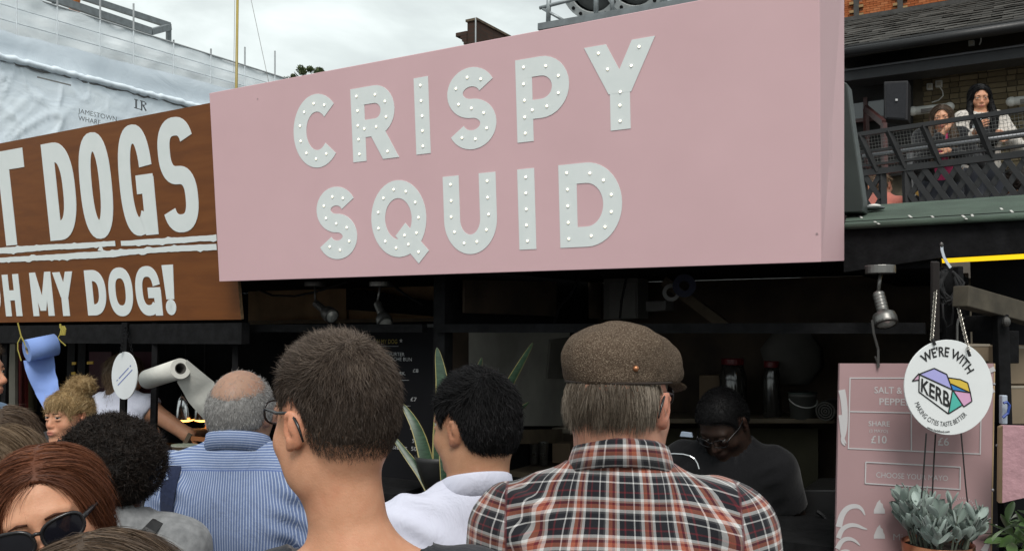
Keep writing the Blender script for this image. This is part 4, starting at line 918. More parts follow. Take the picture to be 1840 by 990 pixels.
# ---- snake plant on the counter
def snake_leaf_mat(name, c):
    m = NT(name); n = m.noise(30, 4, .6, m.map(scale=(.6, .6, 3))); m.set(base=m.ramp(n, [(.35, c), (.65, tuple(x * 2.1 for x in c))]), rough=.4); return m.mat
M_SN = snake_leaf_mat('snake_plant_green', (.022, .045, .026)); M_SNE = mat('snake_plant_margin', (.29, .25, .095), .5)
sn = thing('snake_plant', 'snake plant with tall yellow edged leaves between the blackboard and the shelf', 'plant', S(780, 915, .22))
def sleaf(px, wid, t, twist, m=None):
    pts = [S(x, y, t) for x, y in px]; n = 16; C_ = []
    for _ in range(3): pts = [pts[0]] + [q for a, b in zip(pts, pts[1:]) for q in (a.lerp(b, .25), a.lerp(b, .75))] + [pts[-1]]
    for i in range(n + 1):
        f = i / n * (len(pts) - 1); k = min(int(f), len(pts) - 2); C_.append(pts[k].lerp(pts[k + 1], f - k))
    mb = MB(); vs = []; 
    for i, c in enumerate(C_):
        f = i / n; w_ = wid * (math.sin(min(1, .25 + f * .75) * math.pi) ** .8 if f < 1 else 0); w_ = wid * max(.02, (1 - f ** 2.2)) * (.55 + .45 * min(1, f * 3)); d = (C_[min(i + 1, n)] - C_[max(i - 1, 0)]).normalized()
        a = twist * (1 - f); sd_ = (Vector((math.cos(a), 0, 0)) + Vector((0, 1, 0)) * math.sin(a)); sd_ = (sd_ - d * sd_.dot(d)).normalized(); nn = sd_.cross(d)
        for k, o_ in ((-1, .3), (-.84, .22), (0, -.25), (.84, .22), (1, .3)): vs.append(c + sd_ * (k * w_ / 2) - nn * (o_ * w_ * .25))
    mb.m = 0; fs = []; fm = []
    for i in range(n):
        for k in range(4): fs.append((i * 5 + k, i * 5 + k + 1, i * 5 + k + 6, i * 5 + k + 5)); fm.append(1 if k in (0, 3) else 0)
    mb.add(vs, fs); mb.fm = fm; obj('leaf', mb, [M_SN, M_SNE], sn, smooth=True)
sleaf(((792, 900), (795, 780), (797, 700), (785, 624)), .092, .20, .0); sleaf(((800, 890), (880, 760), (915, 690), (958, 615)), .058, .25, .6)
sleaf(((810, 890), (880, 800), (915, 752), (951, 722)), .05, .22, .3); sleaf(((788, 900), (770, 840), (752, 770), (722, 724)), .075, .16, .9)
sleaf(((784, 905), (765, 860), (735, 822), (700, 775)), .05, .14, .4); sleaf(((802, 890), (830, 780), (850, 700), (866, 642)), .06, .3, .4); sleaf(((800, 895), (800, 850), (795, 800), (800, 760)), .05, .10, 1.2)
mb = MB(); q = S(790, 905, .2); q.z = 1.052; mb.lathe([(.07, 0), (.10, .13), (.105, .15), (.10, .15), (.09, .13)], 24, Matrix.Translation(q)); obj('pot', mb, mat('black_pot', (.02, .02, .02), .5), sn, smooth=True)
# ---- rear boards, shelf and goods in the squid stall
def W_(px, py, o): return onplane(px, py, ST(SB + o, 0, 0), U)
def quadW(px4, o, m, nm): mb = MB(); mb.slab([W_(*p, o) for p in px4], -U * .012); return obj(nm, mb, m, sq)
quadW([(812, 772), (842, 772), (842, 590), (812, 590)], .02, M_DKBR, 'brown_board'); quadW([(843, 765), (1024, 765), (1024, 592), (843, 592)], .02, M_PALE, 'pale_board'); quadW([(984, 680), (1040, 680), (1030, 605), (990, 610)], .035, mat('grey_card', (.15, .143, .125), .8, var=.3, vs=3), 'grey_card'); quadW([(812, 800), (1045, 795), (1045, 770), (812, 774)], .05, M_SHELF, 'shelf_rail'); quadW([(835, 562), (1000, 568), (1000, 506), (835, 503)], .02, M_DKBR, 'brown_board')
quadS([(820, 778), (1060, 778), (1060, 768), (820, 768)], 1.35, .35, mat('pale_shelf_edge', (.26, .23, .18), .8), sq, 'shelf'); quadS([(820, 800), (1060, 800), (1060, 779), (820, 779)], 1.36, .03, M_DKBR, sq, 'shelf_rail'); quadS([(1030, 760), (1500, 760), (1500, 752), (1030, 752)], 1.35, .4, M_SHELF, sq, 'shelf')
quadS([(1190, 905), (1470, 905), (1470, 770), (1190, 770)], 1.75, .02, mat('olive_board', (.095, .085, .05), .8, var=.3, vs=3), sq, 'rear_board'); quadS([(960, 575), (1080, 572), (1080, 498), (960, 500)], 1.80, .02, M_DKBR, sq, 'brown_board')
mb = MB(); mb.bar(S(1195, 505, 1.5), S(1310, 590, 1.5), .05, .05); obj('brace', mb, M_SHELF, sq)
mb = MB(); mb.tube([S(x, y, 1.2) for x, y in ((1040, 500), (1025, 530), (1005, 552), (996, 580))], .007, 6); obj('cable', mb, M_BLACK, sq); mb = MB(); mb.tube([S(x, y, 1.2) for x, y in ((1126, 498), (1117, 540), (1114, 572))], .006, 6); obj('cable', mb, M_BLACK, sq)
def goods(name, label, cat, px4, t, th, m, bevel=.004):
    t_ = thing(name, label, cat, S(*px4[0], t)); quadS(px4, t, th, m, t_, 'body', bevel); return t_
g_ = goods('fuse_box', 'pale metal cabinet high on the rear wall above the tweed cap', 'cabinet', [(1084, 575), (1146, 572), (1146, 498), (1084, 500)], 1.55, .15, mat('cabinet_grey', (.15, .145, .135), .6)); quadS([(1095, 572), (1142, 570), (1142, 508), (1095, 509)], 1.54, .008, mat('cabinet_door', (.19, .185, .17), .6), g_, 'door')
g_ = goods('plastic_crate', 'grey slatted plastic crate on the high shelf of the squid stall', 'crate', [(866, 545), (948, 543), (948, 526), (866, 528)], 1.3, .3, mat('crate_grey', (.10, .10, .095), .5))
for k in range(6): quadS([(882 + k * 10, 526), (886 + k * 10, 526), (898 + k * 10, 507), (894 + k * 10, 507)], 1.32, .01, mat('crate_slat', (.20, .20, .19), .5), g_, 'slat')
g_ = thing('onion_net', 'yellow net sack hanging high in the squid stall', 'sack', S(970, 560, 1.35)); mb = MB(); q = S(970, 535, 1.4); mb.ball(q, (.05, .05, .11), 12, 9); mb.v = [v + Vector(RNG.normal(0, .006, 3)) for v in mb.v]; obj('bag', mb, mat('yellow_net', (.13, .095, .022), .8, var=.6, vs=40), g_)
g_ = thing('tape_roll', 'roll of white tape beside a dark blue one high in the stall', 'tape', S(1205, 528, 1.3)); M_ = Matrix.Translation(S(1206, 526, 1.3)) @ (-N + U * .4).to_track_quat('Z', 'Y').to_matrix().to_4x4(); mb = MB(); mb.lathe([(.024, 0), (.042, 0), (.042, .04), (.024, .04)], 22, M_, False, False); obj('roll', mb, mat('white_tape', (.34, .34, .33), .6), g_); mb = MB(); mb.lathe([(.024, 0), (.055, 0), (.055, .04), (.024, .04)], 22, M_ @ Matrix.Translation((.06, .03, .05)), False, False); obj('blue_roll', mb, mat('navy_tape', (.015, .02, .06), .5), g_)
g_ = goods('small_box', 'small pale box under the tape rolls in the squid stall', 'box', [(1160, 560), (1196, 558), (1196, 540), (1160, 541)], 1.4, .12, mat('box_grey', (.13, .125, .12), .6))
M_JAR = glassy('jar_glass', (.030, .028, .025), .1); M_LID = mat('red_lid', (.11, .008, .010), .4)
for cx_, r_, y0, y1, lb in ((1318, .066, 752, 655, 'wide glass jar with a red lid above the worker in black'), (1388, .043, 752, 660, 'tall glass jar with a red lid, right of the wide jar')):
    g_ = thing('glass_jar', lb, 'jar', S(cx_, y0, 1.45), group='red lidded jars on the shelf'); q = S(cx_, y0, 1.45); z1 = S(cx_, y1, 1.45).z - q.z; M_ = Matrix.Translation(q)
    mb = MB(); mb.lathe([(r_ * .9, 0), (r_, .01), (r_, z1 * .78), (r_ * .8, z1 * .93), (r_ * .76, z1)], 22, M_); obj('glass', mb, M_JAR, g_, smooth=True); mb = MB(); mb.lathe([(r_ * .8, z1), (r_ * .82, z1 + .006), (r_ * .82, z1 + .026), (r_ * .76, z1 + .03)], 22, M_); obj('lid', mb, M_LID, g_)
g_ = goods('cardboard_box', 'brown cardboard box on the shelf left of the glass jars', 'box', [(1256, 752), (1296, 752), (1296, 674), (1256, 674)], 1.5, .2, mat('cardboard', (.15, .105, .065), .85))
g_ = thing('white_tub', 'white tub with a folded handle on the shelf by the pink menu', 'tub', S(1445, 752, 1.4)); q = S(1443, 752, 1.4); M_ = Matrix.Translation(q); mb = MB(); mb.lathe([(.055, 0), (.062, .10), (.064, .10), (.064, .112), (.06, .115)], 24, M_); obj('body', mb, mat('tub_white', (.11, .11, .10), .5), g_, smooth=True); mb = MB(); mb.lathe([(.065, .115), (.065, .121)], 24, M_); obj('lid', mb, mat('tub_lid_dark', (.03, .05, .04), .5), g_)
mb = MB(); mb.tube([q + Vector((.063 * math.cos(a), .063 * math.sin(a), .09 - .035 * math.sin(a * 1 + 3.14))) for a in np.linspace(math.pi, 2 * math.pi, 12)], .003, 6); obj('handle', mb, M_PW, g_)
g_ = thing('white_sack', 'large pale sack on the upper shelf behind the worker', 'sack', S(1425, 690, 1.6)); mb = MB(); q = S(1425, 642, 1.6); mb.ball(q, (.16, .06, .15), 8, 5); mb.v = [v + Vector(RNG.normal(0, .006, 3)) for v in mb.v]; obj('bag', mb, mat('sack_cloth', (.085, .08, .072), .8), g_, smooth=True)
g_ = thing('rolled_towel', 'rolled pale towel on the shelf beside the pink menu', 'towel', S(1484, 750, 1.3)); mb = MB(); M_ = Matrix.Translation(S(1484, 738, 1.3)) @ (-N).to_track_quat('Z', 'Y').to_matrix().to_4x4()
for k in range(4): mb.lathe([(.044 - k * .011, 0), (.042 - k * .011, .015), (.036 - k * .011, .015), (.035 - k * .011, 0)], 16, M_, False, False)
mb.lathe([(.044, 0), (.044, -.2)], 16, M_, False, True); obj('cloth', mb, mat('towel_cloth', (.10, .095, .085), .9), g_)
for cx_, lb in ((960, 'steel cup under the shelf, left of a second one'), (977, 'steel cup under the shelf, right of a matching one')):
    g_ = thing('steel_cup', lb, 'cup', S(cx_, 835, 1.1), group='steel cups under the shelf'); q = S(cx_, 835, 1.1); mb = MB(); mb.lathe([(.020, 0), (.024, .11), (.026, .112), (.022, .108)], 18, Matrix.Translation(q)); obj('body', mb, mat('brushed_steel', (.40, .40, .39), .3, metal=.9), g_, smooth=True)
sbox(sof(930, 1.1), sof(1020, 1.1), .9, 1.3, S(960, 837, 1.1).z - .03, S(960, 836, 1.1).z - .002, M_SHELF, sq, 'shelf')
g_ = goods('small_carton', 'small tan carton under the shelf beside the steel cups', 'carton', [(992, 832), (1024, 832), (1024, 796), (992, 796)], 1.12, .1, mat('cardboard', (.15, .105, .065), .85))
g_ = goods('card_reader', 'pale blue card reader lying on the counter beside the worker', 'card reader', [(1221, 784), (1244, 786), (1242, 777), (1224, 775)], .30, .012, mat('reader_blue', (.30, .36, .44), .4), .002)
mb = MB(); mb.tube([S(x, y, .2) for x, y in ((1180, 818), (1195, 815.5), (1212, 815), (1228, 816), (1240, 819), (1248, 824), (1253, 832), (1256, 842))], .0035, 6); tag(obj('steel_wire_handle', mb, M_CHROME), 'bright curved steel handle on the counter behind the plaid shoulder', 'handle')
g_ = goods('fryer', 'dark metal fryer on the counter behind the pink menu', 'fryer', [(1440, 1000), (1510, 1000), (1510, 880), (1440, 880)], .55, .3, mat('fryer_steel', (.045, .045, .045), .35, metal=.7)); mb = MB(); mb.tube([S(x, y, .5) for x, y in ((1468, 918), (1478, 925), (1490, 940))], .008, 6); obj('handle', mb, M_BLACK, g_)
# ------------------------------------------------------------------ next stall: plank, felt roof, green panel, posts
nx = thing('next_stall', 'black timber stall front with green felt roof at the right edge', 'stall', P(1760, 590, 3.0).xy.to_3d())
M_FELT = mat('green_felt', (.052, .078, .058), .9, var=.25, vs=6, bump=.6, bs=160)
t0 = .42
fa, fb = S(1516, 405, t0), S(1960, 386, t0); fb.z = fa.z
ra, rb2 = S(1525, 371, 1.0), S(1960, 352, 1.0); rb2.z = ra.z
mb = MB(); mb.slab([fa, fb, rb2, ra], Vector((0, 0, -.012))); obj('felt_roof', mb, M_FELT, nx, bevel=.004)
mb = MB(); mb.tube([fa - Vector((0, 0, .006)), fb - Vector((0, 0, .006))], .010, 10); obj('felt_edge', mb, M_FELT, nx, smooth=True)
for x, y, x2, y2 in ((1571, 398, 1580, 403), (1633, 387, 1638, 391), (1674, 388, 1677, 391), (1729, 387, 1737, 394), (1746, 385, 1748, 389), (1545, 388, 1549, 392), (1816, 378, 1820, 382), (1798, 374, 1801, 377)):
    pn = (fb - fa).cross(ra - fa).normalized(); pn = pn if pn.z > 0 else -pn; a_, b_ = onplane(x, y, fa + pn * .0015, pn), onplane(x2, y2, fa + pn * .0015, pn); mb = MB(); mb.bar(a_, b_, .007, .001, up=pn); obj('bird_dropping', mb, mat('chalky_white', (.5, .5, .47), .9), nx)
quadS([(1518, 488), (1760, 458), (1960, 432), (1960, 388), (1518, 408)], t0 + .02, .05, M_BLACK2, nx, 'fascia_plank') if False else None
mb = MB(); mb.prism([S(*p, t0 + .02) for p in ((1516, 489), (1690, 463), (1960, 447), (1960, 389), (1516, 408))], N * .05); obj('fascia_plank', mb, M_BLACK2, nx)
sbox(sof(1519, .6), sof(1960, .6), .5, 1.9, S(1600, 415, t0).z + .03, S(1600, 415, t0).z + .05, M_DARK, nx, 'ceiling')
sbox(SR + .01, sof(1960, .9) + 1, 1.90, 1.95, 0, ROOFZ + .3, M_DARK, nx, 'back_wall')
M_DGREEN = mat('dark_green_paint', (.020, .028, .025), .5, var=.2)
mb = MB(); mb.prism([S(*p, .60) for p in ((1500, 383), (1551, 381), (1551, 360), (1545, 318), (1530, 215), (1522, 150), (1500, 140))], N * .10); obj('green_panel', mb, M_DGREEN, nx, bevel=.004)
gd = thing('garden_light', 'small grey lamp lying on the edge of the green roof beside the pink sign', 'lamp', S(1562, 372, .75)); mb = MB(); mb.ball(S(1562, 374, .75), (.06, .035, .010), 14, 8); obj('body', mb, mat('grey_plastic', (.10, .11, .11), .4), gd, smooth=True); mb = MB(); mb.ball(S(1571, 370.5, .74), (.025, .02, .008), 12, 8); obj('lens', mb, M_PW, gd, smooth=True)
# lit yellow tube
yt = thing('tube_light', 'glowing yellow tube light under the black plank at right', 'tube light', P(1690, 464, 2.9)); a, b = S(1688, 466.5, .55), S(1960, 452, .55); mb = MB(); mb.tube([a, b], .0125, 12); obj('tube', mb, glow('yellow_tube', (1.0, .62, .015), .75), yt, smooth=True); mb = MB(); mb.bar(a + Vector((0, 0, .02)) + N * .02, b + Vector((0, 0, .02)) + N * .02, .05, .012); obj('batten', mb, mat('yellow_batten', (.45, .33, .08), .6), yt)
# posts and the sloping beam
def wbar(name, a, b, w_, h_, m, parent=nx, up=(0, 0, 1)): mb = MB(); mb.bar(a, b, w_, h_, up=up); return obj(name, mb, m, parent, bevel=.003)
q = P(1704, 480, 2.78); wbar('post', Vector((q.x, q.y, 0)), q, .05, .05, M_BLACK2); q = P(1722, 479, 2.74); wbar('post', Vector((q.x, q.y, 1.5)), q, .017, .03, M_BLACK2)
wbar('sloping_beam', P(1726, 532, 2.6), P(1900, 580, 2.9), .05, .062, mat('old_grey_timber', (.062, .052, .036), .85, var=.4, vs=12), up=(0, 0, 1))
q = P(1797, 565, 2.7); wbar('post', Vector((q.x, q.y, 0)), q, .036, .036, M_BLACK2); wbar('cross_bar', P(1680, 584, 2.78), P(1790, 580, 2.78), .03, .05, M_BLACK2); wbar('bracket_block', P(1813, 594, 2.75), P(1813, 652, 2.75), .045, .035, M_BLACK2)
q = P(1680, 470, 2.6); wbar('post', P(1680, 640, 2.62), q, .02, .03, mat('dark_post', (.016, .012, .011), .9))
for x, y in ((1786, 690), (1784, 880), (1790, 944), (1792, 800)): mb = MB(); mb.ball(P(x, y, 2.55), .0045, 8, 6); obj('screw', mb, mat('dull_steel', (0.35, 0.34, 0.35), 0.45, metal=0.8), nx)
q = P(1803, 600, 2.64); mb = MB(); mb.ball(P(1808, 578, 2.66), (.012, .012, .016), 10, 8); obj('hook', mb, M_NICKD, nx)
# rope bundle on the post
rp_ = thing('rope_bundle', 'tangle of black rope wound round the post above the round sign', 'rope', P(1702, 540, 2.70)); mb = MB()
for k in range(16):
    rg = np.random.default_rng(k); x0 = 1690 + rg.random() * 8; a_ = [(1698 + rg.normal(0, 3), 484 + rg.random() * 5), (x0 - 6 + rg.normal(0, 2), 505 + rg.random() * 14), (1700 + rg.normal(0, 9), 535 + rg.random() * 16), (1718 + rg.normal(0, 6), 528 + rg.random() * 12), (1722 + rg.normal(0, 3), 505 + rg.random() * 8), (1712, 488)]
    P3 = [P(x, y, 2.70 + rg.normal(0, .008)) for x, y in a_]; sm = []
    for i in range(len(P3) - 1): sm += [P3[i].lerp(P3[i + 1], f) for f in (0, .33, .66)]
    mb.tube(sm + [P3[-1]], .0042, 6)
mb.tube([P(x, y, 2.68) for x, y in ((1694, 545), (1695, 570), (1702, 588), (1710, 582), (1713, 560), (1712, 540))], .003, 6); obj('rope', mb, mat('black_rope', (.014, .014, .015), .9), rp_, smooth=True)
ct = thing('cable_tie', 'white cable tie loop sticking up above the rope bundle', 'cable tie', P(1700, 478, 2.68)); mb = MB(); pts_ = [P(x, y, 2.68) for x, y in ((1692, 440), (1692.5, 450), (1696, 462), (1702, 473), (1708, 481))]
for i in range(4): mb.bar(pts_[i], pts_[i + 1], .008, .003, up=(0, -1, 0))
obj('strap', mb, mat('translucent_white', (.55, .60, .66), .4), ct); mb = MB(); mb.ball(pts_[0], (.006, .005, .008), 8, 6); obj('head', mb, M_NICKD, ct)
hk = thing('wire_hook', 'bent steel wire hook behind the chain of the round sign', 'hook', P(1722, 600, 2.63)); mb = MB(); mb.tube([P(x, y, 2.63) for x, y in ((1720, 625), (1720, 585), (1722, 574), (1727, 569), (1732, 572))], .0035, 6); obj('wire', mb, M_NICK, hk)
# ---- pink menu board
MD = 2.64
FM = FL3(P(1503, 800, MD), Vector((1, 0, 0)), Vector((0, 0, 1)))
mbd = thing('menu_board', 'pink menu board with pale lettering SALT & PEPPER, SHARE and £6', 'menu board', P(1645, 1000, MD))
fm3 = lambda x, y, h=0.0: FM.at(*FM.uv(x, y), h)
mc = [fm3(1500, 1060), fm3(1779, 1060), fm3(1785.5, 653), fm3(1509, 653)]; mb = MB(); mb.slab(mc, Vector((0, .012, 0))); M_MPINK = mat('menu_pink', (.375, .240, .245), .6, var=.06, vs=3); obj('board', mb, [M_MPINK], mbd)
mb = MB(); mb.slab([fm3(1779.2, 1060, .001), fm3(1781, 1060, .001), fm3(1788, 653, .001), fm3(1785.7, 653, .001)], Vector((0, .014, 0))); obj('edge', mb, mat('raw_edge', (.42, .30, .17), .8), mbd)
M_MGREY = mat('menu_print', (.50, .485, .49), .6, var=.05)
for i_, (x0, y0, x1, y1) in enumerate(((1527, 679, 1757, 679), (1527, 739, 1760, 744), (1524.5, 805, 1761, 815), (1527, 678, 1524, 806), (1637, 742, 1637, 810), (1763, 680, 1760.5, 816), (1555, 829.5, 1724.5, 838.5), (1554, 867.5, 1724, 878.5), (1555, 829, 1554, 868), (1724.5, 838, 1724, 879))):
    a, b = FM.uv(x0, y0), FM.uv(x1, y1); mb = MB(); hh_ = .001 + .00025 * i_; mb.bar(FM.at(a[0], a[1], hh_), FM.at(b[0], b[1], hh_), .0035, .001, up=FM.n); obj('line', mb, M_MGREY, mbd)
for s_, x, y, h_, w_, rt_ in (('SALT &', 1571, 706, 12, 50, -.02), ('PEPPER', 1580, 727, 12.5, 58, -.02), ('SHARE', 1560.5, 765, 9.5, 38, -.02), ('(3 MAYO)', 1562, 776.5, 6, 33, -.02), ('£10', 1565, 795.5, 14, 28, -.02), ('£6', 1685, 799.5, 14.5, 20, -.02), ('CHOOSE YOUR MAYO', 1574, 857, 10, 129, -.05), ('Mint', 1605, 969.5, 12, 34, 0)):
    text_on('lettering', FM, s_, x, y, h_, M_MGREY, mbd, h=.001, bold=.012, width_px=w_, rot=rt_)
def flatshape(fl, pts, m, parent, name, h=.001):
    mb = MB(); mb.add([fl.at(*fl.uv(x, y), h) for x, y in pts], [tuple(range(len(pts)))]); return obj(name, mb, m, parent)
TN = 0
def tent(px, w_):   # a curling arm printed on the board: widths taper along the path
    global TN
    TN += 1; px = list(px)
    for _ in range(2): px = [px[0]] + [(p[0] * (1 - f) + q[0] * f, p[1] * (1 - f) + q[1] * f) for p, q in zip(px, px[1:]) for f in (.25, .75)] + [px[-1]]
    n = len(px); L_ = []; R_ = []
    for i, (x, y) in enumerate(px):
        x0, y0 = px[max(i - 1, 0)]; x1, y1 = px[min(i + 1, n - 1)]; d = math.hypot(x1 - x0, y1 - y0) or 1; k = w_ * (1 - .9 * (i / (n - 1)) ** 2) / 2; L_.append((x - (y1 - y0) / d * k, y + (x1 - x0) / d * k)); R_.append((x + (y1 - y0) / d * k, y - (x1 - x0) / d * k))
    mb = MB(); mb.add([FM.at(*FM.uv(*p), .001 + .0003 * TN) for p in L_ + R_], [(i, i + 1, n + i + 1, n + i) for i in range(n - 1)]); obj('tentacle_print', mb, M_MGREY, mbd)
for px, w_ in ((((1507, 946), (1512, 924), (1524, 910), (1540, 908), (1549, 914), (1554, 925)), 11), (((1506, 966), (1512, 950), (1526, 942), (1540, 943), (1550, 948), (1558, 950)), 9), (((1504, 985), (1512, 970), (1524, 966), (1536, 970), (1545, 979)), 9), (((1502, 1000), (1512, 990), (1524, 988), (1530, 995)), 8),
               (((1512, 700), (1516, 720), (1518, 750), (1517, 775), (1512, 792), (1518, 800)), 12), (((1510, 745), (1512, 765), (1513, 785), (1520, 797)), 8), (((1766, 990), (1772, 980), (1779, 962)), 12), (((1785, 700), (1776, 705), (1768, 718), (1766, 735)), 8), (((1786, 662), (1772, 668), (1764, 682)), 9)): tent(px, w_)
for cx_, cy_ in ((1580, 910), (1580, 955)): flatshape(FM, [(cx_ - 10, cy_ + 12), (cx_ + 10, cy_ + 12), (cx_ + 9.5, cy_ + 5), (cx_ + 7, cy_ + 1), (cx_ + 6, cy_ - 5), (cx_ + 2, cy_ - 8), (cx_ + 1, cy_ - 13), (cx_ - 4, cy_ - 8), (cx_ - 7, cy_ - 1), (cx_ - 10, cy_ + 6)], M_MGREY, mbd, 'drop_print')
for k in range(20):
    a_ = R(-20 + k * 10); mb = MB(); c = FM.uv(1730, 918); r0, r1 = .036, .041; mb.bar(FM.at(c[0] + r0 * math.cos(a_), c[1] + r0 * math.sin(a_), .001), FM.at(c[0] + r1 * math.cos(a_), c[1] + r1 * math.sin(a_), .001), .0015, .001, up=FM.n); obj('tick_print', mb, M_MGREY, mbd)
mb = MB(); mb.tube([fm3(x, y, .008) for x, y in ((1565, 575), (1568, 600), (1576, 628), (1576, 660))], .004, 6); mb.tube([fm3(x, y, .008) for x, y in ((1570, 640), (1578, 657))], .003, 6); obj('hanging_wire', mb, M_NICKD, mbd)
# ---- round sign
KD = 2.5
ku = Vector((math.cos(R(8)), math.sin(R(8)), 0)); FK = FL3(P(1704.5, 695.5, KD), ku, Vector((0, 0, 1)))
ks = thing('round_sign', "round white hanging sign reading WE'RE WITH KERB above a planter", 'sign', P(1704.5, 695.5, KD))
kc = FK.uv(1704.5, 695.5); ra_ = (FK.uv(1784.3, 696)[0] - FK.uv(1625, 696)[0]) / 2; rb_k = (FK.uv(1704, 610)[1] - FK.uv(1704, 781)[1]) / 2
cxm = (FK.uv(1784.3, 696)[0] + FK.uv(1625, 696)[0]) / 2
mb = MB(); mb.prism([FK.at(cxm + ra_ * math.cos(2 * math.pi * k / 64), kc[1] + rb_k * math.sin(2 * math.pi * k / 64), 0) for k in range(64)], -FK.n * .005); obj('disc', mb, M_DISC, ks, bevel=.001)
kp = lambda x, y: (1610 + x / 5.2105, 600 + y / 5.2105)
M_KBLK = mat('print_black', (.012, .012, .012), .6)
shp = (('lilac', [(222, 372), (355, 320), (472, 378), (520, 510)], (.40, .39, .73)), ('pale_pink', [(150, 440), (212, 368), (210, 428)], (.62, .38, .50)), ('teal', [(530, 525), (612, 665), (492, 740)], (.08, .45, .38)), ('pink', [(540, 532), (693, 548), (708, 628), (632, 680)], (.66, .36, .55)), ('blue', [(515, 470), (690, 546), (530, 525)], (.04, .22, .55)), ('yellow', [(490, 408), (600, 425), (668, 458), (690, 546), (512, 465)], (.68, .48, .06)))
for i, (nm, pts, c) in enumerate(shp): flatshape(FK, [kp(*p) for p in pts], mat('print_' + nm, c, .5, var=.02), ks, 'logo_' + nm, .0006 + i * .0001)
mb = MB()
for pts in ([(215, 375), (355, 320), (472, 376), (525, 520), (215, 378)], [(215, 378), (212, 540), (488, 745), (527, 520)], [(150, 440), (214, 368)], [(150, 440), (212, 428)], [(488, 745), (612, 668)], [(530, 525), (632, 680), (708, 628), (693, 548), (668, 456), (600, 425), (490, 408)], [(512, 465), (693, 548)], [(530, 525), (693, 548)]):
    for a, b in zip(pts, pts[1:]): A, B_ = FK.uv(*kp(*a)), FK.uv(*kp(*b)); mb.bar(FK.at(A[0], A[1], .0015), FK.at(B_[0], B_[1], .0015), .0032, .0008, up=FK.n)
obj('logo_outline', mb, M_KBLK, ks)
def warp_text(s_, fn, name, parent, m, bold, fl, h=.0016):
    V, F_ = text_mesh(s_, 1.0, bold, res=3); x0, x1 = V[:, 0].min(), V[:, 0].max(); mb = MB(); mb.add([fl.at(*fl.uv(*fn((v[0] - x0) / (x1 - x0), v[1] / .727)), h) for v in V], F_); return obj(name, mb, m, parent)
def kq(a, b):
    bl, br, tr_, tl = (230, 532), (498, 692), (500, 545), (236, 408); return kp(lerp(lerp(bl[0], br[0], a), lerp(tl[0], tr_[0], a), b), lerp(lerp(bl[1], br[1], a), lerp(tl[1], tr_[1], a), b))
warp_text('KERB', kq, 'lettering', ks, M_KBLK, .022, FK)
def kt(a, b): th = R(lerp(129, 26, a)); rx, ry = 262 + 76 * b, 298 + 92 * b; return kp(430 + rx * math.cos(th), 505 - ry * math.sin(th))
warp_text("WE'RE WITH", kt, 'lettering', ks, M_KBLK, .018, FK)
def kbm(a, b): th = R(lerp(203, 316, a)); rx, ry = 300 - 48 * b, 352 - 46 * b; return kp(447 + rx * math.cos(th), 510 - ry * math.sin(th))
warp_text('MAKING CITIES TASTE BETTER', kbm, 'lettering', ks, M_KBLK, .012, FK)
def kw(a, b): th = R(lerp(243, 277, a)); rx, ry = 372 - 22 * b, 412 - 22 * b; return kp(455 + rx * math.cos(th), 510 - ry * math.sin(th))
warp_text('www.kerbfood.com', kw, 'lettering', ks, M_KBLK, .02, FK)
chain(P(1683, 497, KD + .12), P(1674, 612, KD), 28, .0046, .0013, M_CHAIN, ks); chain(P(1721, 549, KD + .12), P(1741, 632, KD), 21, .0046, .0013, M_CHAIN, ks)
for x, y in ((1678, 616), (1741, 636)): mb = MB(); mb.bar(P(x - 2, y - 7, KD - .004), P(x + 2, y + 4, KD - .004), .006, .006); obj('tie', mb, M_KBLK, ks)
# ---- hanging planter
pl = thing('hanging_planter', 'copper pot of grey green leaves hung on black cords under the round sign', 'planter', P(1687, 1010, KD)); q = P(1687, 1055, KD); zt_ = P(1687, 975, KD).z - q.z; M_ = Matrix.Translation(q)
M_COP = NT('copper'); n_ = M_COP.noise(6, 4); M_COP.set(base=M_COP.ramp(n_, [(.3, (.36, .145, .075)), (.7, (.48, .21, .115))]), metal=1.0, rough=.28); M_COP = M_COP.mat
pr_ = .096; mb = MB(); mb.lathe([(pr_ * .85, 0), (pr_ * .95, .03), (pr_, zt_), (pr_ * .96, zt_), (pr_ * .94, zt_ - .02)], 40, M_, cap1=False); obj('pot', mb, M_COP, pl, smooth=True); mb = MB(); mb.lathe([(pr_ * .95, zt_ - .015), (.001, zt_ - .005)], 30, M_, False, False); obj('soil', mb, mat('soil', (.03, .022, .016), .95), pl)
for pts_ in (((1664.5, 778), (1658, 870), (1648, 976)), ((1681, 780), (1678, 830), (1671, 975)), ((1727, 778), (1735, 870), (1746.5, 976))):
    mb = MB(); mb.tube([P(x, y, KD + (.05 if pts_[0][0] == 1681 and y > 800 else -.01 if pts_[0][0] != 1681 else .01)) for x, y in pts_], .0022, 6); obj('cord', mb, M_KBLK, pl)
def leaf_mesh(L, W, cup, bend, matl, n=6):
    vs = []; fs = []
    for i in range(n + 1):
        f = i / n; w_ = W / 2 * (math.sin(math.pi * f ** 1.25) ** .62 if 0 < f < 1 else .10 if f == 0 else .02)
        for k in (-1, -.5, 0, .5, 1): vs.append((k * w_, L * f, cup * W * k * k * .5 + bend * L * f * f))
    for i in range(n):
        for k in range(4): fs.append((i * 5 + k, i * 5 + k + 1, i * 5 + k + 6, i * 5 + k + 5))
    me = bpy.data.meshes.new('leaf'); me.from_pydata(vs, [], fs); me.materials.append(matl)
    for p in me.polygons: p.use_smooth = True
    return me
def soft_leaf_mat(name, lo, hi, edge=None, rough=.6):
    m = NT(name); q_ = m.n('ShaderNodeObjectInfo'); n_ = m.noise(60, 3); m.set(base=m.mix(m.math('MULTIPLY', n_, .4), m.ramp(q_.outputs['Random'], [(0, lo), (1, hi)]), lo), rough=rough, sheen=.3); return m.mat
M_SAGE = soft_leaf_mat('downy_leaf', (.125, .165, .140), (.40, .48, .44))
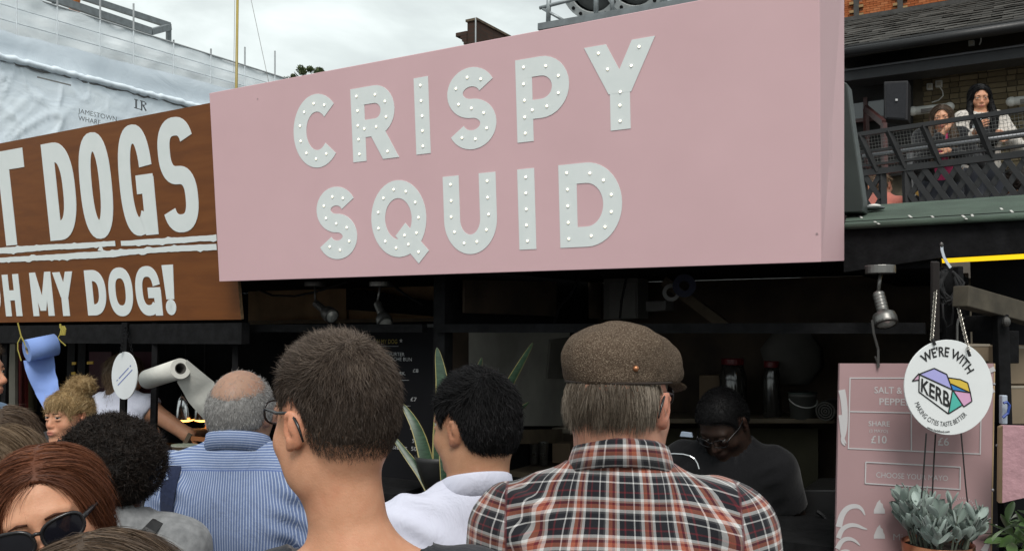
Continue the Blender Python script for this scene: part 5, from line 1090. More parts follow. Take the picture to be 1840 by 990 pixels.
lm_ = [leaf_mesh(.042 + .006 * k, .019 + .0025 * k, .28, .10, M_SAGE, 7) for k in range(4)]
rg = np.random.default_rng(21)
def put_leaf(me, root, d, parent, roll):
    d = d.normalized(); x = d.cross(Vector((0, 0, 1))); x = x.normalized() if x.length > .05 else Vector((1, 0, 0)); x = (Matrix.Rotation(roll, 3, d) @ x).normalized(); z = x.cross(d); o = bpy.data.objects.new('leaf', me); COL.objects.link(o); o.parent = parent
    M_ = Matrix((x, d, z)).transposed().to_4x4(); o.matrix_local = Matrix.Translation(root - WM[parent.name].translation) @ M_
top_c = q + Vector((0, 0, zt_)); stems = MB()
for i in range(34):
    a = rg.random() * 6.283; r_ = .075 * rg.random() ** .5; b_ = top_c + Vector((math.cos(a) * r_, math.sin(a) * r_, -.01)); hx = b_.x - top_c.x
    hgt = .05 + .075 * rg.random() * (1.15 if hx < .02 else .85); e_ = b_ + Vector((math.cos(a) * (.012 + .022 * r_ / .075), math.sin(a) * (.012 + .022 * r_ / .075), hgt * .92)); stems.tube([b_, b_.lerp(e_, .5) + Vector((0, 0, .01)), e_], [.003, .0025, .002], 5)
    ax = (e_ - b_).normalized()
    for j in range(9):
        lv = 1.0 - .75 * (j / 9) - .05 * rg.random(); c = b_.lerp(e_, lv); an = i * 1.3 + j * 2.4 + rg.normal(0, .4); d = Vector((math.cos(an), math.sin(an), (.25 + 1.3 * rg.random()) * (.4 + .6 * lv))) + ax * .5
        if len(pl.children) < 300: put_leaf(lm_[rg.integers(4)], c, d, pl, rg.normal(0, .7))
obj('stems', stems, mat('sage_stem', (.10, .12, .09), .8), pl)
# ---- pink counter end, cartons, herbs at the right edge
pc = thing('pink_counter_panel', 'pink painted chipboard panel end with a raw edge at the right edge', 'panel', P(1800, 880, 2.5)); mb = MB(); mb.prism([P(1801, 903, 2.5), P(1900, 880, 2.44), P(1900, 768, 2.44), P(1802, 765, 2.5)], Vector((.01, .03, 0))); obj('panel', mb, mat('pink_chipboard', (.48, .27, .30), .6, var=.12, vs=30, bump=1.0, bs=38), pc); mb = MB(); mb.prism([P(1795, 903, 2.52), P(1800.7, 903, 2.5), P(1801.7, 765, 2.5), P(1796, 768, 2.52)], Vector((.01, .03, 0))); obj('raw_edge', mb, mat('raw_edge', (.42, .30, .17), .8), pc)
M_CARD = mat('cardboard_dim', (.22, .17, .115), .85)
for (x0, y0, x1, y1, d, lb) in ((1806, 690, 1900, 622, 2.9, 'upper brown carton stacked behind the black post'), (1806, 762, 1900, 693, 2.88, 'lower brown carton stacked behind the black post'), (1738, 650, 1779, 618, 3.0, 'grey brown carton just above the top corner of the pink menu')):
    t_ = thing('carton', lb, 'carton', P(x0, y0, d), group='cartons behind the post'); mb = MB(); mb.slab([P(x0, y0, d), P(x1, y0, d), P(x1, y1, d), P(x0, y1, d)], Vector((0, .25, 0))); obj('box', mb, M_CARD, t_, bevel=.003); mb = MB(); mb.slab([P(x0 + 3, y1 + 4, d - .002), P(x1, y1 + 4, d - .002), P(x1, y1, d - .002), P(x0 + 3, y1, d - .002)], Vector((0, .001, .0))); obj('flap', mb, mat('card_edge', (.34, .30, .24), .8), t_)
tp = thing('tape_dispenser', 'white and blue tape dispenser hanging in front of the cartons', 'tape dispenser', P(1806, 735, 2.6)); mb = MB(); mb.slab([P(1801, 762, 2.62), P(1811, 762, 2.62), P(1811, 710, 2.62), P(1801, 710, 2.62)], Vector((0, .02, 0))); obj('body', mb, mat('pale_blue_plastic', (.42, .47, .55), .4), tp, bevel=.003); mb = MB(); mb.tube([P(x, y, 2.6) for x, y in ((1802, 750), (1811, 742), (1814, 728), (1809, 722), (1803, 724))], .004, 6); obj('handle', mb, mat('blue_plastic', (.02, .06, .30), .4), tp)
hb = thing('leafy_herbs', 'bright green leafy herbs in the bottom right corner', 'plant', P(1830, 990, 2.45)); M_HERB = soft_leaf_mat('herb_leaf', (.030, .075, .014), (.10, .19, .035), rough=.4); hm = [leaf_mesh(.075 + .02 * k, .028, .2, -.25, M_HERB) for k in range(3)]; rg = np.random.default_rng(5)
for i in range(150):
    c = P(1812 + rg.random() * 90, 932 + rg.random() * 110, 2.36 + .25 * rg.random()); put_leaf(hm[rg.integers(3)], c, Vector((rg.normal(-.3, .6), rg.normal(-.5, .5), rg.normal(.25, .45))), hb, rg.normal(0, .5))
mb = MB(); q = P(1850, 1060, 2.5); mb.lathe([(.12, -.2), (.15, 0), (.14, 0)], 20, Matrix.Translation(q)); obj('pot', mb, mat('black_pot', (.02, .02, .02), .5), hb, smooth=True)
# ------------------------------------------------------------------ people: one continuous surface per body, from blended volumes
class Vol:
    def __init__(s, xs, ys, zs): s.ax = [np.asarray(a, np.float32) for a in (xs, ys, zs)]; s.F = np.ones([len(a) for a in s.ax], np.float32)
    def sub(s, lo, hi):
        sl = [slice(max(0, np.searchsorted(a, l) - 1), min(len(a), np.searchsorted(a, h) + 1)) for a, l, h in zip(s.ax, lo, hi)]
        return tuple(sl), np.meshgrid(*[a[q] for a, q in zip(s.ax, sl)], indexing='ij', sparse=True)
    def put(s, sl, D, k, mode):
        A = s.F[sl]
        if D.size == 0: return
        if mode == 'u':
            h = np.maximum(k - np.abs(A - D), 0) / k; s.F[sl] = np.minimum(A, D) - h * h * k * .25
        elif mode == 's':
            B_ = -D; h = np.maximum(k - np.abs(A - B_), 0) / k; s.F[sl] = np.maximum(A, B_) + h * h * k * .25
    def ell(s, c, r, k=.02, Rm=None, mode='u', pad=.03):
        c = np.array(c, float); r = np.array(r, float); m = r.max() + k + pad; sl, (X, Y, Z) = s.sub(c - m, c + m); X, Y, Z = X - c[0], Y - c[1], Z - c[2]
        if Rm is not None: X, Y, Z = [Rm[0][i] * X + Rm[1][i] * Y + Rm[2][i] * Z for i in range(3)]
        k0 = np.sqrt((X / r[0]) ** 2 + (Y / r[1]) ** 2 + (Z / r[2]) ** 2); k1 = np.sqrt((X / r[0] ** 2) ** 2 + (Y / r[1] ** 2) ** 2 + (Z / r[2] ** 2) ** 2) + 1e-6
        s.put(sl, (k0 * (k0 - 1) / k1).astype(np.float32), k, mode)
    def cap(s, a, b, ra, rb, k=.02, mode='u', pad=.03):
        a = np.array(a, float); b = np.array(b, float); m = max(ra, rb) + k + pad; sl, (X, Y, Z) = s.sub(np.minimum(a, b) - m, np.maximum(a, b) + m)
        d = b - a; L = (d @ d) + 1e-9; X, Y, Z = X - a[0], Y - a[1], Z - a[2]; t = np.clip((X * d[0] + Y * d[1] + Z * d[2]) / L, 0, 1)
        D = np.sqrt((X - t * d[0]) ** 2 + (Y - t * d[1]) ** 2 + (Z - t * d[2]) ** 2) - (ra + (rb - ra) * t); s.put(sl, D.astype(np.float32), k, mode)
    def plane(s, fn, k=.006):
        """keep only where fn(x, y, z) < 0"""
        X, Y, Z = np.meshgrid(*s.ax, indexing='ij', sparse=True); D = fn(X, Y, Z) + 0 * s.F; h = np.maximum(k - np.abs(s.F - D), 0) / k; s.F = (np.maximum(s.F, D) + h * h * k * .25).astype(np.float32)
    def mesh(s):
        F = s.F; F[[0, -1]] = 1; F[:, [0, -1]] = 1; F[:, :, [0, -1]] = 1; I = F < 0; n = [q - 1 for q in F.shape]
        cnt = np.zeros(n, np.int8)
        for i in (0, 1):
            for j in (0, 1):
                for k in (0, 1): cnt += I[i:i + n[0], j:j + n[1], k:k + n[2]]
        cells = np.argwhere((cnt > 0) & (cnt < 8)); idx = np.full(n, -1, np.int32); idx[tuple(cells.T)] = np.arange(len(cells)); acc = np.zeros((len(cells), 3)); num = np.zeros(len(cells))
        for axis in range(3):
            o = [q for q in range(3) if q != axis]
            for u in (0, 1):
                for v in (0, 1):
                    p = cells.copy(); p[:, o[0]] += u; p[:, o[1]] += v; q = p.copy(); q[:, axis] += 1; a = F[tuple(p.T)]; b = F[tuple(q.T)]; m = (a < 0) != (b < 0); t = np.where(m, a / np.where(m, a - b, 1), 0)
                    e = np.zeros((len(cells), 3)); e[:, o[0]] = u; e[:, o[1]] = v; e[:, axis] = t; acc += e * m[:, None]; num += m
        pos = cells + acc / num[:, None]; V = np.zeros_like(pos)
        for a in range(3): i = np.minimum(pos[:, a].astype(int), len(s.ax[a]) - 2); f = pos[:, a] - i; V[:, a] = s.ax[a][i] * (1 - f) + s.ax[a][i + 1] * f
        Q = []
        for axis in range(3):
            o = [q for q in range(3) if q != axis]; sl0 = [slice(1, n[a]) for a in range(3)]; sl0[axis] = slice(0, n[axis]); sl1 = list(sl0); sl1[axis] = slice(1, n[axis] + 1)
            A, Bq = I[tuple(sl0)], I[tuple(sl1)]; e = np.argwhere(A != Bq)
            if not len(e): continue
            flip = A[tuple(e.T)]; e = e + np.array([0 if a == axis else 1 for a in range(3)]); c = []
            for du, dv in ((-1, -1), (0, -1), (0, 0), (-1, 0)): p = e.copy(); p[:, o[0]] += du; p[:, o[1]] += dv; c.append(idx[tuple(p.T)])
            c = np.array(c).T; f = flip if axis != 1 else ~flip; c[~f] = c[~f][:, ::-1]; Q.append(c)
        return V, np.concatenate(Q)
def axis_(segs):
    """segs: (start, end, step) runs joined to one rising list of coordinates"""
    o = []
    for a, b, h in segs: n = max(1, int(round((b - a) / h))); o += [a + (b - a) * i / n for i in range(n)]
    return o + [segs[-1][1]]
_T3 = np.random.default_rng(99).random(4096).astype(np.float32) * 2 - 1
def vn3(Pq):
    Pq = np.asarray(Pq); i = np.floor(Pq).astype(np.int64); f = Pq - i; f = f * f * (3 - 2 * f); r = 0
    for dx in (0, 1):
        for dy in (0, 1):
            for dz in (0, 1): h = ((i[:, 0] + dx) * 73856093 ^ (i[:, 1] + dy) * 19349663 ^ (i[:, 2] + dz) * 83492791) & 4095; r = r + _T3[h] * (f[:, 0] if dx else 1 - f[:, 0]) * (f[:, 1] if dy else 1 - f[:, 1]) * (f[:, 2] if dz else 1 - f[:, 2])
    return r
def vnormals(V, Q):
    d = np.cross(V[Q[:, 2]] - V[Q[:, 0]], V[Q[:, 3]] - V[Q[:, 1]]); N_ = np.zeros_like(V)
    for k in range(4): np.add.at(N_, Q[:, k], d)
    return N_ / (np.linalg.norm(N_, axis=1, keepdims=True) + 1e-9)

# one relaxed hand, fingers pointing -z, palm towards -x side of the body (built once)
def hand_mesh():
    v = Vol(axis_([(-.06, .06, .0032)]), axis_([(-.075, .075, .0032)]), axis_([(-.205, .03, .0032)]))
    v.ell((0, 0, -.045), (.016, .040, .052), .01); v.cap((0, 0, .03), (0, 0, -.02), .025, .026, .02)
    for y, L, r in ((.031, .068, .0085), (.011, .078, .009), (-.010, .073, .0085), (-.029, .056, .0075)):
        a = np.array((0, y, -.085)); b = a + np.array((-.006, y * .12, -L * .45)); c = b + np.array((-.014, y * .05, -L * .30)); d = c + np.array((-.016, 0, -L * .18)); v.cap(a, b, r, r * .95, .007); v.cap(b, c, r * .95, r * .88, .004); v.cap(c, d, r * .88, r * .75, .004)
    a = np.array((-.004, .030, -.020)); b = a + np.array((-.014, .022, -.030)); c = b + np.array((-.008, .010, -.028)); d = c + np.array((-.003, .002, -.022)); v.cap(a, b, .013, .011, .01); v.cap(b, c, .011, .010, .005); v.cap(c, d, .010, .008, .004)
    return v.mesh()
HAND = hand_mesh()
def skin_mat(name, lo, hi, flush, lip, rough=.5):
    m = NT(name); n = m.noise(55, 5, .6); n2 = m.noise(9, 3); c = m.ramp(m.math('MULTIPLY_ADD', n, .6, m.math('MULTIPLY', n2, .4)), [(.3, lo), (.7, hi)])
    c = m.mix(m.math('MULTIPLY', m.ramp(m.noise(26, 4, .65), [(.48, (0, 0, 0)), (.72, (1, 1, 1))]), .22), c, flush); c = m.mix(m.ramp(m.voro(62), [(.02, (.35, .35, .35)), (.05, (0, 0, 0))]), c, tuple(x * .5 for x in lo)); c = m.mix(m.math('MULTIPLY', m.attr('flush'), .8), c, flush); c = m.mix(m.attr('lip'), c, lip); c = m.mix(m.math('MULTIPLY', m.attr('shadow'), 1.0), c, tuple(x * .55 for x in lo)) if False else c
    m.set(base=c, rough=rough, spec=.35, sss=.10); m.p.inputs['Subsurface Radius'].default_value = (1, .35, .2); m.p.inputs['Subsurface Scale'].default_value = .006; m.bump(m.math('ADD', m.noise(300, 2), m.math('MULTIPLY', m.noise(45, 4), 1.5)), .22, .0022); return m.mat
SK = dict(fair=skin_mat('fair_skin', (.56, .272, .158), (.66, .345, .215), (.58, .19, .11), (.42, .13, .11)), tan=skin_mat('tan_skin', (.40, .205, .115), (.48, .26, .155), (.36, .12, .07), (.27, .10, .08)),
          ruddy=skin_mat('ruddy_skin', (.46, .225, .150), (.55, .29, .20), (.50, .15, .10), (.36, .13, .11)), brown=skin_mat('brown_skin', (.16, .085, .055), (.21, .115, .075), (.22, .08, .05), (.14, .06, .05)),
          dark=skin_mat('dark_skin', (.026, .015, .011), (.038, .022, .016), (.07, .03, .02), (.06, .028, .025)), grey_tan=skin_mat('weathered_skin', (.30, .175, .120), (.37, .225, .160), (.34, .13, .08), (.24, .1, .08)))
def hair_mat(name, lo, mid, hi, rough=.55, spec=.22):
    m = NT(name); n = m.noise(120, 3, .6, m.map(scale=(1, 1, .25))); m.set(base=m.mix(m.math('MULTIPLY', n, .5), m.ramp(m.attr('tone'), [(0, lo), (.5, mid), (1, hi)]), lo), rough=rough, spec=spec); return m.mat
HM_ = dict(brown=hair_mat('dark_brown_hair', (.030, .020, .0145), (.080, .057, .043), (.215, .165, .130)), black=hair_mat('black_hair', (.0035, .0032, .0035), (.007, .0065, .007), (.018, .017, .019), .62, .18),
           greybrown=hair_mat('greying_brown_hair', (.045, .033, .023), (.118, .092, .068), (.27, .225, .178)), grey=hair_mat('grey_hair', (.16, .155, .15), (.32, .31, .30), (.52, .51, .50)), afro=hair_mat('dark_curly_hair', (.008, .006, .005), (.018, .0125, .010), (.045, .030, .023)),
           blonde=hair_mat('blonde_hair', (.15, .09, .035), (.40, .27, .125), (.66, .50, .28)), red=hair_mat('auburn_hair', (.055, .018, .009), (.15, .050, .022), (.30, .115, .055)), light=hair_mat('light_brown_hair', (.055, .034, .020), (.135, .088, .052), (.26, .18, .11)), mid=hair_mat('mid_brown_hair', (.035, .022, .014), (.085, .055, .036), (.17, .115, .075)))

# ---- the head, in its own frame: eyes level at 0, face +y, right +x
def head_prims(v, T, fem=False, ear=True):
    E, K, sb = T['ell'], T['cap'], 's'
    E((0, -.010, .024), (.0755, .094, .088), .02); E((0, -.050, -.012), (.062, .050, .056), .03); E((0, .034, -.012), (.0615, .054, .076), .03)
    E((0, .026, -.066), (.050 if fem else .055, .056, .046), .03); E((0, .068, -.100), (.018 if fem else .024, .018, .015), .025)
    for s_ in (-1, 1): E((s_ * .040, .055, -.036), (.023, .022, .022), .025); E((s_ * .052, .005, -.068), (.012, .028, .03), .03)
    E((0, .080, .020), (.048, .011, .011), .018); K((0, .086, .004), (0, .101 if fem else .107, -.033), .0080, .0108 if fem else .0125, .014); E((0, .096, -.039), (.015, .011, .008), .008)
    for s_ in (-1, 1): E((s_ * .0105, .0925, -.040), (.0065, .009, .0068), .006); E((s_ * .031, .096, .002), (.017, .012, .010), .016, None, sb)
    E((0, .085, -.066), (.026, .017, .016), .016); E((0, .0962, -.0635), (.020, .007, .0050), .006); E((0, .0950, -.0740), (.017, .007, .0055), .006); E((0, .1035, -.0688), (.021, .006, .0010), .003, None, sb)
    for s_ in (-1, 1): E((s_ * .031, .0828, .0082), (.0158, .0124, .0076), .004); E((s_ * .031, .0818, -.0088), (.0155, .0120, .0066), .006)
    if ear:
        for s_ in (-1, 1):
            Rm = np.array(Matrix.Rotation(s_ * R(-24), 3, 'Z') @ Matrix.Rotation(R(-10), 3, 'X') @ Matrix.Rotation(s_ * R(6), 3, 'Y'))
            E((s_ * .0795, -.014, -.008), (.0075, .0160, .0285), .007, Rm); E((s_ * .0885, -.011, -.005), (.0070, .0100, .0175), .004, Rm, sb); E((s_ * .0775, -.004, -.032), (.0058, .0072, .0088), .007); E((s_ * .081, .000, -.012), (.0035, .0045, .007), .004); E((s_ * .0845, -.016, -.004), (.0035, .0055, .0125), .003, Rm)
def short_hairline(y, s_=0.0):
    return np.interp(y, [-.13, -.085, -.055, -.040, -.026, -.012, .010, .022, .036, .044, .062, .085, .11], [-.082, -.080, -.074, -.052, -.020, .018, .034, .012, -.012, .030, .056, .070, .074]) + s_

class Person:
    def __init__(s, name, label, head_px, d, face=0.0, body=None, pitch=0.0, roll=0.0, hs=1.0, skin='fair', fem=False, cell=.0045, b=1.0, arms=None, lean=0.0, group=None, foot=0.0, sit=None, cat='person', legs=True, nk=0.0, neck=1.0, dx=0.0):
        s.nw = neck
        s.fem, s.hs, s.cell, s.b = fem, hs, cell, b; hw = P(*head_px, d); body = face if body is None else body
        s.H = H = hw.z - foot + .115 * hs - nk if sit is None else 1.68
        s.rz = body; ly = -.02 + lean; s.rel = face - body; off = Matrix.Rotation(body, 3, 'Z') @ Vector((dx, ly, 0)); base = Vector((hw.x - off.x, hw.y - off.y, foot))
        s.t = thing(name, label, cat, base, body, group); s.base = base
        zoff = 0.0
        if sit is not None: zoff = (hw.z - foot) - (H - .115 * hs)
        s.zo = zoff; s.hc = np.array((dx, ly, H - .115 * hs + nk + zoff)); s.HR = np.array(Matrix.Rotation(s.rel, 3, 'Z') @ Matrix.Rotation(-pitch, 3, 'X') @ Matrix.Rotation(roll, 3, 'Y'))
        piv = np.array((0, -.02, -.09)) * hs; s.hc = s.hc + piv - s.HR @ piv if False else s.hc
        s.lean = lean; s.skin = skin; s.sit = sit
        bb_ = b * (.92 if fem else 1.0); s.sw = .158 * bb_; z = lambda f: f * H + zoff; s.z = z
        ln = lambda f: lean * max(0.0, (f - .53) / .42) ** 1.15; s.ln = ln
        A = arms or {}; s.arm = {}
        for sd, sg in (('L', -1), ('R', 1)):
            S0 = np.array((sg * s.sw * 1.10, -.018 + ln(.81), z(.812))); E0 = np.array(A.get(sd + 'e', (sg * (s.sw + .075), -.04 + ln(.63), z(.632)))); W0 = np.array(A.get(sd + 'w', (sg * (s.sw + .075), .06 + ln(.55), z(.492)))); s.arm[sd] = (S0, E0, W0)
        s.neck0 = np.array((0, -.040 + ln(.85), z(.835))); nk = s.h2l((0, -.026, -.070)); s.neck1 = nk
        # ---- body
        c = cell; hz = s.hc[2]; xs = axis_([(-.42, -.13, c * 3), (-.13, .13, c), (.13, .42, c * 3)]); hy = s.hc[1]; hx = s.hc[0]
        far = max([abs(q) for sd in 'LR' for q in (s.arm[sd][1][1], s.arm[sd][2][1])] + [.2]); xf = max([abs(q) for sd in 'LR' for q in (s.arm[sd][1][0], s.arm[sd][2][0])]) + .09
        xs = axis_([(-max(.32, xf), hx - .13, c * 3), (hx - .13, hx + .13, c), (hx + .13, max(.32, xf), c * 3)]); ys = axis_([(-max(.30, far + .08) + min(0, 0), hy - .15, c * 3), (hy - .15, hy + .15, c), (hy + .15, hy + max(.32, far + .1), c * 3)])
        zs = axis_([(min(0.0, zoff) - .03, hz - .45, .022), (hz - .45, hz - .155, c * 2), (hz - .155, hz + .14, c)]); s.v = v = Vol(xs, ys, zs)
        T = s.frame(v); head_prims(v, T, fem); s.body_prims(v, 0.0, True)
        V, Q = v.mesh(); s.finish_body(V, Q)
    def h2l(s, p): return s.hc + s.HR @ (np.array(p, float) * s.hs)
    def frame(s, v, inf=0.0):
        def E(c, r, k=.02, Rm=None, mode='u'): v.ell(s.h2l(c), (np.array(r) + (inf if mode == 'u' else -inf)) * s.hs, k * s.hs, s.HR if Rm is None else s.HR @ Rm, mode)
        def K(a, b, ra, rb, k=.02, mode='u'): v.cap(s.h2l(a), s.h2l(b), (ra + inf) * s.hs, (rb + inf) * s.hs, k * s.hs, mode)
        return dict(ell=E, cap=K)
    def torso(s, v, o):
        z, ln, b = s.z, s.ln, s.b * (.92 if s.fem else 1); sw = s.sw
        v.ell((0, -.012 + ln(.73), z(.735)), (.158 * b + o, .105 * b + o, .19 + o), .05); v.ell((0, .0 + ln(.63), z(.63)), (.140 * b + o, .098 * b + o, .17 + o), .06); v.ell((0, -.005 + ln(.54), z(.535)), (.160 * b + o, .110 * b + o, .115 + o), .05)
        v.cap((-sw, -.022 + ln(.81), z(.806)), (sw, -.022 + ln(.81), z(.806)), .058 + o, .058 + o, .05)
        for sg in (-1, 1): v.cap((0, -.045 + ln(.86), z(.858)), (sg * sw * .95, -.030 + ln(.82), z(.822)), .045 + o, .042 + o, .04); v.ell((sg * .075, -.075 + ln(.75), z(.755)), (.075 + o, .042 + o, .095 + o), .05)
        if s.fem:
            for sg in (-1, 1): v.ell((sg * .068, .085 + ln(.72), z(.715)), (.060 + o, .050 + o, .058 + o), .04)
    def arms_(s, v, o, upto=2.0):
        for sd in 'LR':
            S0, E0, W0 = s.arm[sd]; k = .92 if s.fem else 1.0
            g_ = min(1, upto); v.cap(S0, S0 + (E0 - S0) * g_, .055 * k + o, (.055 + (.041 - .055) * g_) * k + o, .045)
            if upto > 1: f = min(1, upto - 1); v.cap(E0, E0 + (W0 - E0) * f, .041 * k + o, (.041 + (.027 - .041) * f) * k + o, .02)
    def legs_(s, v, o):
        z = s.z
        for sg in (-1, 1):
            if s.sit is None: hp, kn, an = (sg * .088, 0, z(.50)), (sg * .095, .012, z(.282)), (sg * .10, -.015, z(.05))
            else: hp, kn, an = (sg * .09, .0, z(.50)), (sg * .12, .42, z(.50) - .02), (sg * .12, .44, max(.04, z(.50) - .42))
            v.cap(hp, kn, .083 + o, .056 + o, .05); v.cap(kn, an, .054 + o, .038 + o, .03)
            if o == 0: v.cap(np.array(an) - (0, .02, .01), np.array(an) + (0, .15, -.035), .034, .028, .02)
    def body_prims(s, v, o, hands): 
        r = (.052 if s.fem else .060) * s.nw; n0, n1 = s.neck0, s.neck1; v.cap(n0 - (0, .0, .03), n1, r * 1.12 * s.hs, r * s.hs, .03); v.cap(n0 + (0, .03, -.02), s.h2l((0, .0, -.085)), r * .8, r * .75, .04)
        s.torso(v, o); s.arms_(v, o); s.legs_(v, o)
    def finish_body(s, V, Q):
        N0 = len(V); L = (V - s.hc) @ s.HR / s.hs; x, y, zz = L.T; g = lambda c, r: np.exp(-(((x - c[0]) / r[0]) ** 2 + ((y - c[1]) / r[1]) ** 2 + ((zz - c[2]) / r[2]) ** 2)); ax = np.abs(x)
        fl = np.clip(np.where((ax > .072) & (np.abs(y + .01) < .04) & (np.abs(zz + .01) < .045), 1, 0) * .45 + g((0, .11, -.035), (.018, .02, .016)) * .6 + np.exp(-(((ax - .042) / .022) ** 2 + ((y - .07) / .04) ** 2 + ((zz + .034) / .02) ** 2)) * .45, 0, 1)
        lip = np.clip(np.exp(-((x / .022) ** 4 + ((zz + .069) / .0105) ** 4)) * (y > .078), 0, 1) * (.85 if s.fem else .5)
        for sd, sg in (('L', -1), ('R', 1)):
            S0, E0, W0 = s.arm[sd]; d = (W0 - E0) / np.linalg.norm(W0 - E0); zq = -d; xq = np.array((1.0 * -sg * -1, 0, 0)); xq = np.array((sg, 0, 0)) - zq * (zq[0] * sg); xq /= np.linalg.norm(xq); yq = np.cross(zq, xq); hv = HAND[0] * (.92 if s.fem else 1); M_ = np.stack([xq, yq * (1 if sg > 0 else 1), zq], 1)
            Vh = hv * np.array((1, 1 if True else -1, 1)) @ M_.T + W0 + d * .012; Qh = HAND[1]
            if np.linalg.det(M_) < 0: Qh = Qh[:, ::-1]
            Q = np.concatenate([Q, Qh + len(V)]); V = np.concatenate([V, Vh])
        fl = np.concatenate([fl, np.zeros(len(V) - N0)]); lip = np.concatenate([lip, np.zeros(len(V) - N0)])
        s.body = link('body', np_mesh('body', V, Q, dict(flush=fl, lip=lip)), SK[s.skin], s.t); return s
    # ---- clothing
    def garment(s, name, m, off=.014, sleeve=2.0, neck=.078, hem=.47, cell=.009, wr=.004, neck_dz=0.0, neck_up=.05, seam=None, collar=None, nolow=False):
        z = s.z; c = cell; xf = max(s.sw + .16, max(abs(s.arm[q][i][0]) for q in 'LR' for i in (1, 2)) + .09); ylo = min([-.20] + [s.arm[q][i][1] - .09 for q in 'LR' for i in (1, 2)]) + min(0, s.lean); yhi = max([.20] + [s.arm[q][i][1] + .09 for q in 'LR' for i in (1, 2)]) + max(0, s.lean)
        zl = min([z(hem)] + ([s.arm[q][2][2] - .03 for q in 'LR'] if sleeve > 1 else [])) - .03
        v = Vol(axis_([(-xf, xf, c)]), axis_([(ylo, yhi, c)]), axis_([(zl, z(.93), c)])); s.torso(v, off); n0 = s.neck0; rn = (.052 if s.fem else .060) * s.hs * 1.12 * s.nw; v.cap(n0 - (0, 0, .06), n0 + (0, .012, neck_up), rn + off + .004, rn + off, .05); v.plane(lambda X, Y, Z: z(hem) - Z, .01); s.arms_(v, off * .95, sleeve)
        if sleeve <= 1:
            for sd in 'LR':
                S0, E0, W0 = s.arm[sd]; d = (E0 - S0); L = np.linalg.norm(d); d /= L; cut = S0 + d * L * sleeve; w_ = np.abs(s.arm[sd][0][0])
                v.plane(lambda X, Y, Z, cut=cut, d=d, S0=S0: np.where(np.sqrt((X - cut[0]) ** 2 + (Y - cut[1]) ** 2 + (Z - cut[2]) ** 2) < .14, (X - cut[0]) * d[0] + (Y - cut[1]) * d[1] + (Z - cut[2]) * d[2], -1.0) if np.sign(cut[0]) else 0, .004)
        n0 = s.neck0 + np.array((0, .0, neck_dz)); v.cap(n0 + (0, .015, .02), n0 + (0, .045, .20), neck, neck * 1.5, .006, 's')
        V, Q = v.mesh(); Nn = vnormals(V, Q); 
        if wr:
            q = V.copy(); dsp = wr * (vn3(q * np.array((9, 9, 5)) + 3.3) + .6 * vn3(q * np.array((24, 24, 11)) + 11)); 
            for sd in 'LR': E0 = s.arm[sd][1]; r_ = np.linalg.norm(V - E0, axis=1); dsp += wr * 1.6 * np.exp(-(r_ / .09) ** 2) * np.sin(q[:, 2] * 130 + 6 * vn3(q * 9))
            ap = np.abs(np.abs(V[:, 0]) - s.sw); dsp += wr * .8 * np.exp(-(ap / .05) ** 2) * np.sin(q[:, 2] * 90 + q[:, 0] * 60 + 4 * vn3(q * 7)); V = V + Nn * dsp[:, None]
        at = s.cloth_coords(V, seam); s.cl = link(name, np_mesh(name, V, Q, at), m, s.t); return s.cl
    def cloth_coords(s, V, seam=None):
        x, y, zz = V.T; ang = np.arctan2(x, -(y - .035 - s.lean * np.clip((zz - s.z(.53)) / (s.H * .42), 0, 1))); u = .165 * ang; sm = (seam or (lambda x: s.z(.775) - .6 * x * x))(x); A = np.stack([u, zz - sm, 0 * u], 1); B_ = np.zeros_like(A); sl = np.full(len(V), -1.0)
        for sd, sg in (('L', -1), ('R', 1)):
            S0, E0, W0 = s.arm[sd]; d1 = (E0 - S0) / np.linalg.norm(E0 - S0); r = V - S0; t = r @ d1; pr = r - t[:, None] * d1; e1 = np.cross(d1, (0, 1, 0)); e1 /= np.linalg.norm(e1); e2 = np.cross(d1, e1); a = np.arctan2(pr @ e1, pr @ e2); near = sg * x > 0
            arm = sg * x - (s.sw * 1.12 - .10 * np.clip((s.z(.80) - zz), -.05, .3) * .35); B_[near] = np.stack([.055 * a, -t, 0 * t], 1)[near]; sl[near] = arm[near]
        return dict(gca=A, gcb=B_, slv=sl)
    def collar(s, m, h=.038, r=.067, open_=False, dz=0.0, name='collar'):
        n0 = s.neck0; C0 = n0 + np.array((0, .012, .020 + dz)); V = []; Q = []; n = 48; prof = [(-.002, -.04), (0, h), (.004, h + .004), (.010, h), (.015, h * .45), (.022, -.012), (.018, -.013), (.008, h * .5)]; k = len(prof); G = []
        for i in range(n):
            a = 2 * math.pi * i / n; bk = -math.cos(a)    # a = 0 at the front
            for pr, pz in prof:
                rr_ = r * s.hs + pr * 1.1; q = C0 + np.array((math.sin(a) * rr_, math.cos(a) * rr_ * 1.08 - pz * .35, pz + .022 * bk + (-.02 if pz < 0 else 0) * (0.5 - .5 * bk))); V.append(q); G.append((r * a, pz + .30, 0))
        for i in range(n):
            for j in range(k): j2 = (j + 1) % k; i2 = (i + 1) % n; Q.append((i * k + j, i2 * k + j, i2 * k + j2, i * k + j2))
        G = np.array(G); o = link(name, np_mesh(name, np.array(V), np.array(Q)[:, ::-1], dict(gca=G, gcb=G, slv=np.full(len(V), -1.0))), m, s.t); return o
